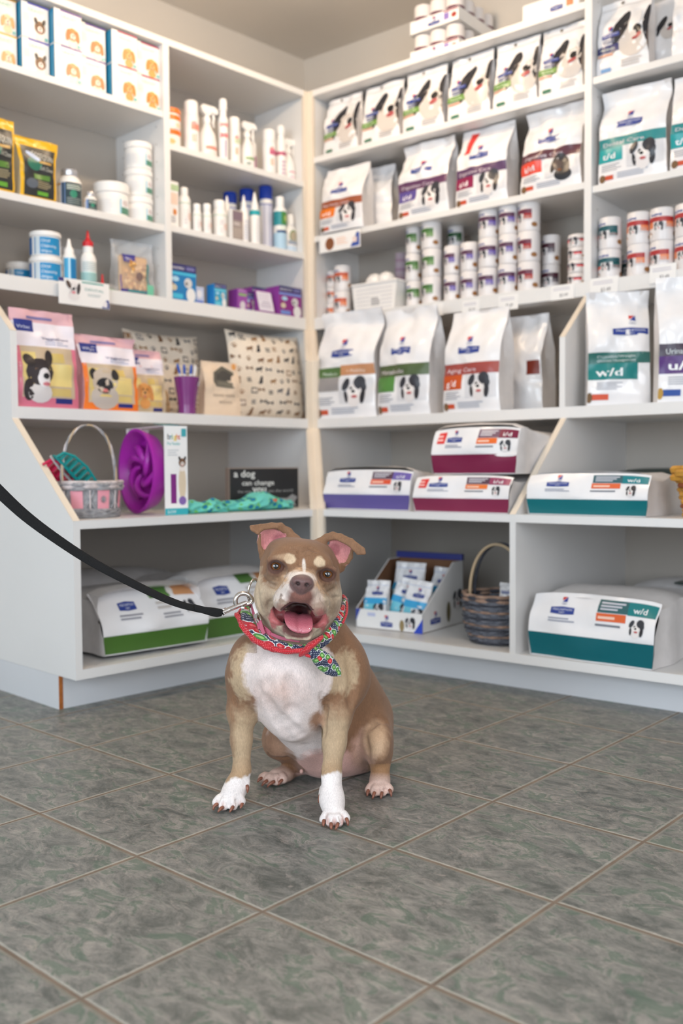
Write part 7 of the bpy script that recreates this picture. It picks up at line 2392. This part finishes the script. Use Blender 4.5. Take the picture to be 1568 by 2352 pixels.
def build_neckwear(T):
    red = dots_material('red_dotted_cotton', (186, 22, 38), (230, 130, 134), 360)
    navy = dots_material('navy_cherry_cotton', (28, 36, 66), (196, 202, 214), 290, cherries=True)

    def D(L):
        return [dp(*p) for p in L]
    # navy inner band: chin side edge, then outer edge, from far left round the front to far right
    ban = thing_child('bandana', T)
    b = MB()
    inn = D([(592, 1372, .085), (574, 1385, .045), (577, 1412, .0), (596, 1442, -.045), (625, 1464, -.072), (664, 1478, -.088), (700, 1480, -.090), (736, 1462, -.078), (764, 1430, -.052), (782, 1396, -.010), (790, 1372, .045)])
    out = D([(580, 1395, .09), (556, 1400, .050), (556, 1425, .0), (578, 1456, -.045), (612, 1480, -.078), (660, 1496, -.096), (704, 1500, -.100), (752, 1480, -.084), (780, 1444, -.056), (794, 1408, -.012), (797, 1384, .045)])
    ribbon(b, inn, out, navy, .003, 10, .004, .004, 3)
    b.build('cherry_band', ban, angle=3)
    b = MB()
    i2 = D([(562, 1392, .080), (550, 1404, .045), (556, 1426, -.002), (582, 1458, -.050), (616, 1478, -.082), (656, 1490, -.101), (704, 1486, -.106)])
    o2 = D([(560, 1404, .085), (544, 1410, .050), (556, 1440, -.002), (582, 1474, -.050), (618, 1494, -.083), (660, 1502, -.102), (704, 1500, -.108)])
    ribbon(b, i2, o2, red, .004, 10, .005, .005, 8)
    b.build('red_fold', ban, angle=3)
    b = MB()
    i3 = D([(784, 1370, .060), (789, 1378, .045), (794, 1392, .0), (792, 1412, -.030), (784, 1430, -.050)])
    o3 = D([(790, 1368, .065), (797, 1376, .045), (799, 1394, .0), (797, 1414, -.030), (788, 1434, -.050)])
    ribbon(b, i3, o3, red, .004, 8, .002, .001, 2)
    b.build('red_piping', ban, angle=3)
    # knot
    b = MB()
    rings = []
    for i in range(13):
        t = i / 12
        p = Vector(dp(724 - 20 * t, 1466 + 34 * t, -.104 - .010 * math.sin(math.pi * t)))
        w, h = .0185 * (.75 + .4 * math.sin(math.pi * t)), .012
        rings.append([tuple(p + Vector((math.cos(a) * w * (1 + .08 * math.sin(3 * a + t * 5)), -abs(math.sin(a)) * h if math.sin(a) > 0 else math.sin(a) * -h * .6, math.cos(a) * w * .55))) for a in [2 * math.pi * j / 20 for j in range(20)]])
    b.rings(rings, red)
    b.build('knot', ban, angle=3)
    # hanging tail
    b = MB()
    c0 = D([(707, 1494, -.112), (714, 1512, -.116), (726, 1530, -.112), (742, 1545, -.108), (762, 1553, -.104), (778, 1552, -.100)])
    c1 = D([(727, 1484, -.114), (742, 1494, -.118), (758, 1504, -.116), (770, 1516, -.110), (780, 1532, -.104), (783, 1545, -.101)])
    ribbon(b, c0, c1, navy, .0025, 8, .006, .003, 12)
    b.build('tail', ban, angle=3)
    b = MB()
    c0 = D([(694, 1494, -.110), (706, 1502, -.114), (718, 1502, -.115)])
    c1 = D([(700, 1502, -.108), (712, 1510, -.112), (724, 1506, -.113)])
    ribbon(b, c0, c1, red, .003, 6, .003, .0, 5)
    b.build('tail', ban, angle=3)

    # collar: pink outer band, white inside face, buckle
    colr = thing_child('collar', T)
    pink = mat('pink_collar_webbing', (176, 82, 108), .6, bump=.2, bscale=600); wht = mat('white_collar_lining', (236, 234, 236), .6)
    b = MB(); ribbon(b, D([(592, 1352, .07), (582, 1366, .03), (583, 1392, -.022), (596, 1425, -.052), (622, 1450, -.072)]), D([(590, 1366, .07), (579, 1376, .03), (579, 1404, -.022), (592, 1438, -.052), (620, 1460, -.072)]), pink, .003, 10)
    b.build('webbing', colr, angle=3)
    b = MB(); ribbon(b, D([(590, 1352, .065), (584, 1362, .026), (585, 1384, -.022), (594, 1410, -.045)]), D([(588, 1362, .06), (581, 1370, .028), (581, 1394, -.030), (589, 1418, -.050)]), wht, .003, 10)
    b.build('lining', colr, angle=3)
    b = MB(); ribbon(b, D([(622, 1452, -.0705), (650, 1463, -.082), (690, 1470, -.086)]), D([(620, 1459, -.071), (648, 1470, -.083), (688, 1476, -.087)]), pink, .003, 8); b.build('webbing', colr, angle=3)
    chrome = mat('polished_nickel', (206, 200, 196), .16, metal=1.0)
    b = MB()
    P = D([(584, 1412, -.046), (593, 1408, -.050), (606, 1444, -.068), (598, 1452, -.066)])
    b.tube(P, .0022, chrome, 8, closed=True); b.tube(D([(589, 1420, -.055), (603, 1440, -.066)]), .0018, chrome, 8)
    b.build('buckle', colr)
    b = MB(); q = dp(587, 1415, -.058); b.rbox(q[0] - .004, q[0] + .004, q[1] - .003, q[1] + .003, q[2] - .0045, q[2] + .0045, chrome, .001); b.build('keeper', colr)
    b = MB(); ribbon(b, D([(594, 1428, -.062), (598, 1448, -.070), (604, 1458, -.074)]), D([(600, 1424, -.062), (606, 1444, -.070), (610, 1454, -.074)]), pink, .004, 6); b.build('strap_end', colr, angle=3)
    b = MB(); ribbon(b, D([(590, 1432, -.060), (592, 1446, -.068)]), D([(597, 1430, -.060), (600, 1444, -.068)]), pink, .004, 6); b.build('strap_end', colr, angle=3)
    # large ring through the leash clip
    b = MB()
    cx, cz = 577, 1354
    pts = []
    for i in range(32):
        a = 2 * math.pi * i / 32
        pts.append(dp(581 + 11 * math.cos(a) - 4 * math.sin(a), 1356 + 26 * math.sin(a), -.012 + .012 * math.cos(a)))
    b.tube(pts, .0024, chrome, 10, closed=True); b.build('ring', colr)


def thing_child(name, parent):
    o = bpy.data.objects.new(name, None)
    o.empty_display_size = .03
    col.objects.link(o)
    o.parent = parent
    return o


def build_leash():
    L = thing('leash', 'black webbing leash with a silver swivel clip running from the dog to the left', 'leash', DOG)
    web = mat('black_webbing', (11, 12, 15), .85, bump=.5, bscale=700, var=.1, scale=200)
    P = [(-620, 400, -.40), (-420, 660, -.35), (-230, 890, -.28), (-90, 1040, -.24), (-40, 1090, -.225), (0, 1131, -.21), (60, 1186, -.185), (130, 1238, -.16), (210, 1290, -.13), (300, 1338, -.105), (390, 1380, -.075), (450, 1398, -.055), (492, 1404, -.040), (511, 1406, -.034)]
    wd = [31, 31, 31, 31, 30, 28, 25, 22, 20, 18, 16, 14, 15, 12]
    up, lo = [], []
    for (px, py, y), w in zip(P, wd):
        i = P.index((px, py, y)); a = P[max(i - 1, 0)]; c = P[min(i + 1, len(P) - 1)]
        dx, dy = c[0] - a[0], c[1] - a[1]; n = math.hypot(dx, dy)
        nx, ny = -dy / n, dx / n
        up.append(dp(px - nx * w / 2, py - ny * w / 2, y + .004)); lo.append(dp(px + nx * w / 2, py + ny * w / 2, y - .004))
    b = MB(); ribbon(b, up, lo, web, .0026, 10, .0008); b.build('strap', L, angle=2)
    b = MB(); 
    u2 = [dp(446, 1388, -.060), dp(470, 1394, -.052), dp(496, 1398, -.044), dp(511, 1400, -.038)]; l2 = [dp(447, 1402, -.064), dp(470, 1410, -.056), dp(494, 1417, -.046), dp(508, 1415, -.040)]
    ribbon(b, u2, l2, web, .004, 8, .001); b.build('stitched_loop', L, angle=2)
    ch = mat('polished_nickel', (206, 200, 196), .16, metal=1.0)
    b = MB()
    b.tube([dp(510, 1401, -.036), dp(516, 1398, -.034), dp(519, 1405, -.034), dp(514, 1411, -.037)], .0032, ch, 10, closed=True); b.build('swivel_eye', L)
    b = MB()
    b.tube([dp(512, 1406, -.036), dp(522, 1402, -.034), dp(530, 1398, -.033)], [.0048, .0052, .0045], ch, 12)
    b.tube([dp(528, 1399, -.033), dp(550, 1390, -.030), dp(566, 1384, -.027)], [.0050, .0046, .0044], ch, 12)
    b.build('swivel_barrel', L)
    b = MB()
    hook = spline([dp(541, 1388, -.030), dp(541, 1376, -.030), dp(548, 1366, -.028), (dp(560, 1363, -.026)), dp(572, 1368, -.024), dp(578, 1378, -.022), dp(572, 1386, -.024), dp(562, 1388, -.026)], 6)
    b.tube(hook, [.0048] * len(hook), ch, 12); b.build('hook', L)
    b = MB(); q = Vector(dp(558, 1396, -.031)); b.lathe([(.0, 0), (.0034, .001), (.0034, .006), (.0, .007)], ch, 12, M=Matrix.Translation(q) @ Matrix.Rotation(math.pi / 2, 4, 'X')); b.build('thumb_catch', L)
# ------------------------------------------------------------------ camera and light
def build_camera():
    f = Vector((math.cos(YAW) * math.cos(PITCH), math.sin(YAW) * math.cos(PITCH), math.sin(PITCH)))
    r = Vector((math.sin(YAW), -math.cos(YAW), 0))
    u = r.cross(f)
    r2 = r * math.cos(ROLL) + u * math.sin(ROLL)
    u2 = -r * math.sin(ROLL) + u * math.cos(ROLL)
    cd = bpy.data.cameras.new('camera')
    cd.sensor_fit = 'VERTICAL'
    cd.sensor_height = 36
    cd.sensor_width = 24
    cd.lens = FPX / 2352 * 36
    cd.clip_start = .05
    cd.dof.use_dof = True
    cd.dof.focus_distance = 1.87
    cd.dof.aperture_fstop = 2.6
    o = bpy.data.objects.new('camera', cd)
    o.matrix_world = Matrix(((r2.x, u2.x, -f.x, CAM.x), (r2.y, u2.y, -f.y, CAM.y), (r2.z, u2.z, -f.z, CAM.z), (0, 0, 0, 1)))
    col.objects.link(o)
    scene.camera = o


def area(name, loc, target, sx, sy, power, c, spread=180):
    l = bpy.data.lights.new(name, 'AREA')
    l.shape = 'RECTANGLE'
    l.size, l.size_y = sx, sy
    l.energy = power
    l.color = c
    l.spread = R(spread)
    o = bpy.data.objects.new(name, l)
    o.location = loc
    o.rotation_euler = (Vector(target) - Vector(loc)).to_track_quat('-Z', 'Y').to_euler()
    col.objects.link(o)
    return o


def bulb(name, loc, power, c=(1.0, .76, .52)):
    l = bpy.data.lights.new(name, 'POINT')
    l.energy = power
    l.color = c
    l.shadow_soft_size = .035
    o = bpy.data.objects.new(name, l)
    o.location = loc
    col.objects.link(o)


def build_light():
    w = bpy.data.worlds.new('room_daylight')
    scene.world = w
    w.use_nodes = True
    bg = w.node_tree.nodes['Background']
    bg.inputs[0].default_value = (.92, .95, 1.0, 1)
    bg.inputs[1].default_value = .80
    # shop window behind and to the left of the photographer
    area('shop_window', (1.0, -4.0, 1.35), (-.7, .6, .7), 2.4, 1.7, 84, (.76, .89, 1.0))
    area('front_fill', (3.4, -1.6, 1.4), (-.4, 1.0, .7), 1.4, 1.9, 44, (.92, .95, 1.0))  # unseen fill lamp added from the right to brighten the dog's darker side
    # warm bulbs hanging just under the ceiling
    bulb('ceiling_bulb', place(FR, -.62, .22, 2.44).translation, 13)
    bulb('ceiling_bulb', place(FL, .52, .30, 2.44).translation, 11)
    bulb('ceiling_bulb', (1.25, -.9, 2.44), 14, (1.0, .90, .78))
    scene.view_settings.view_transform = 'Standard'
    scene.view_settings.look = 'None'
    scene.view_settings.gamma = 1
    scene.view_settings.use_curve_mapping = False
    scene.view_settings.exposure = 0.14
build_room()
build_shelving()
build_items()
build_dog()
build_leash()
build_camera()
build_light()
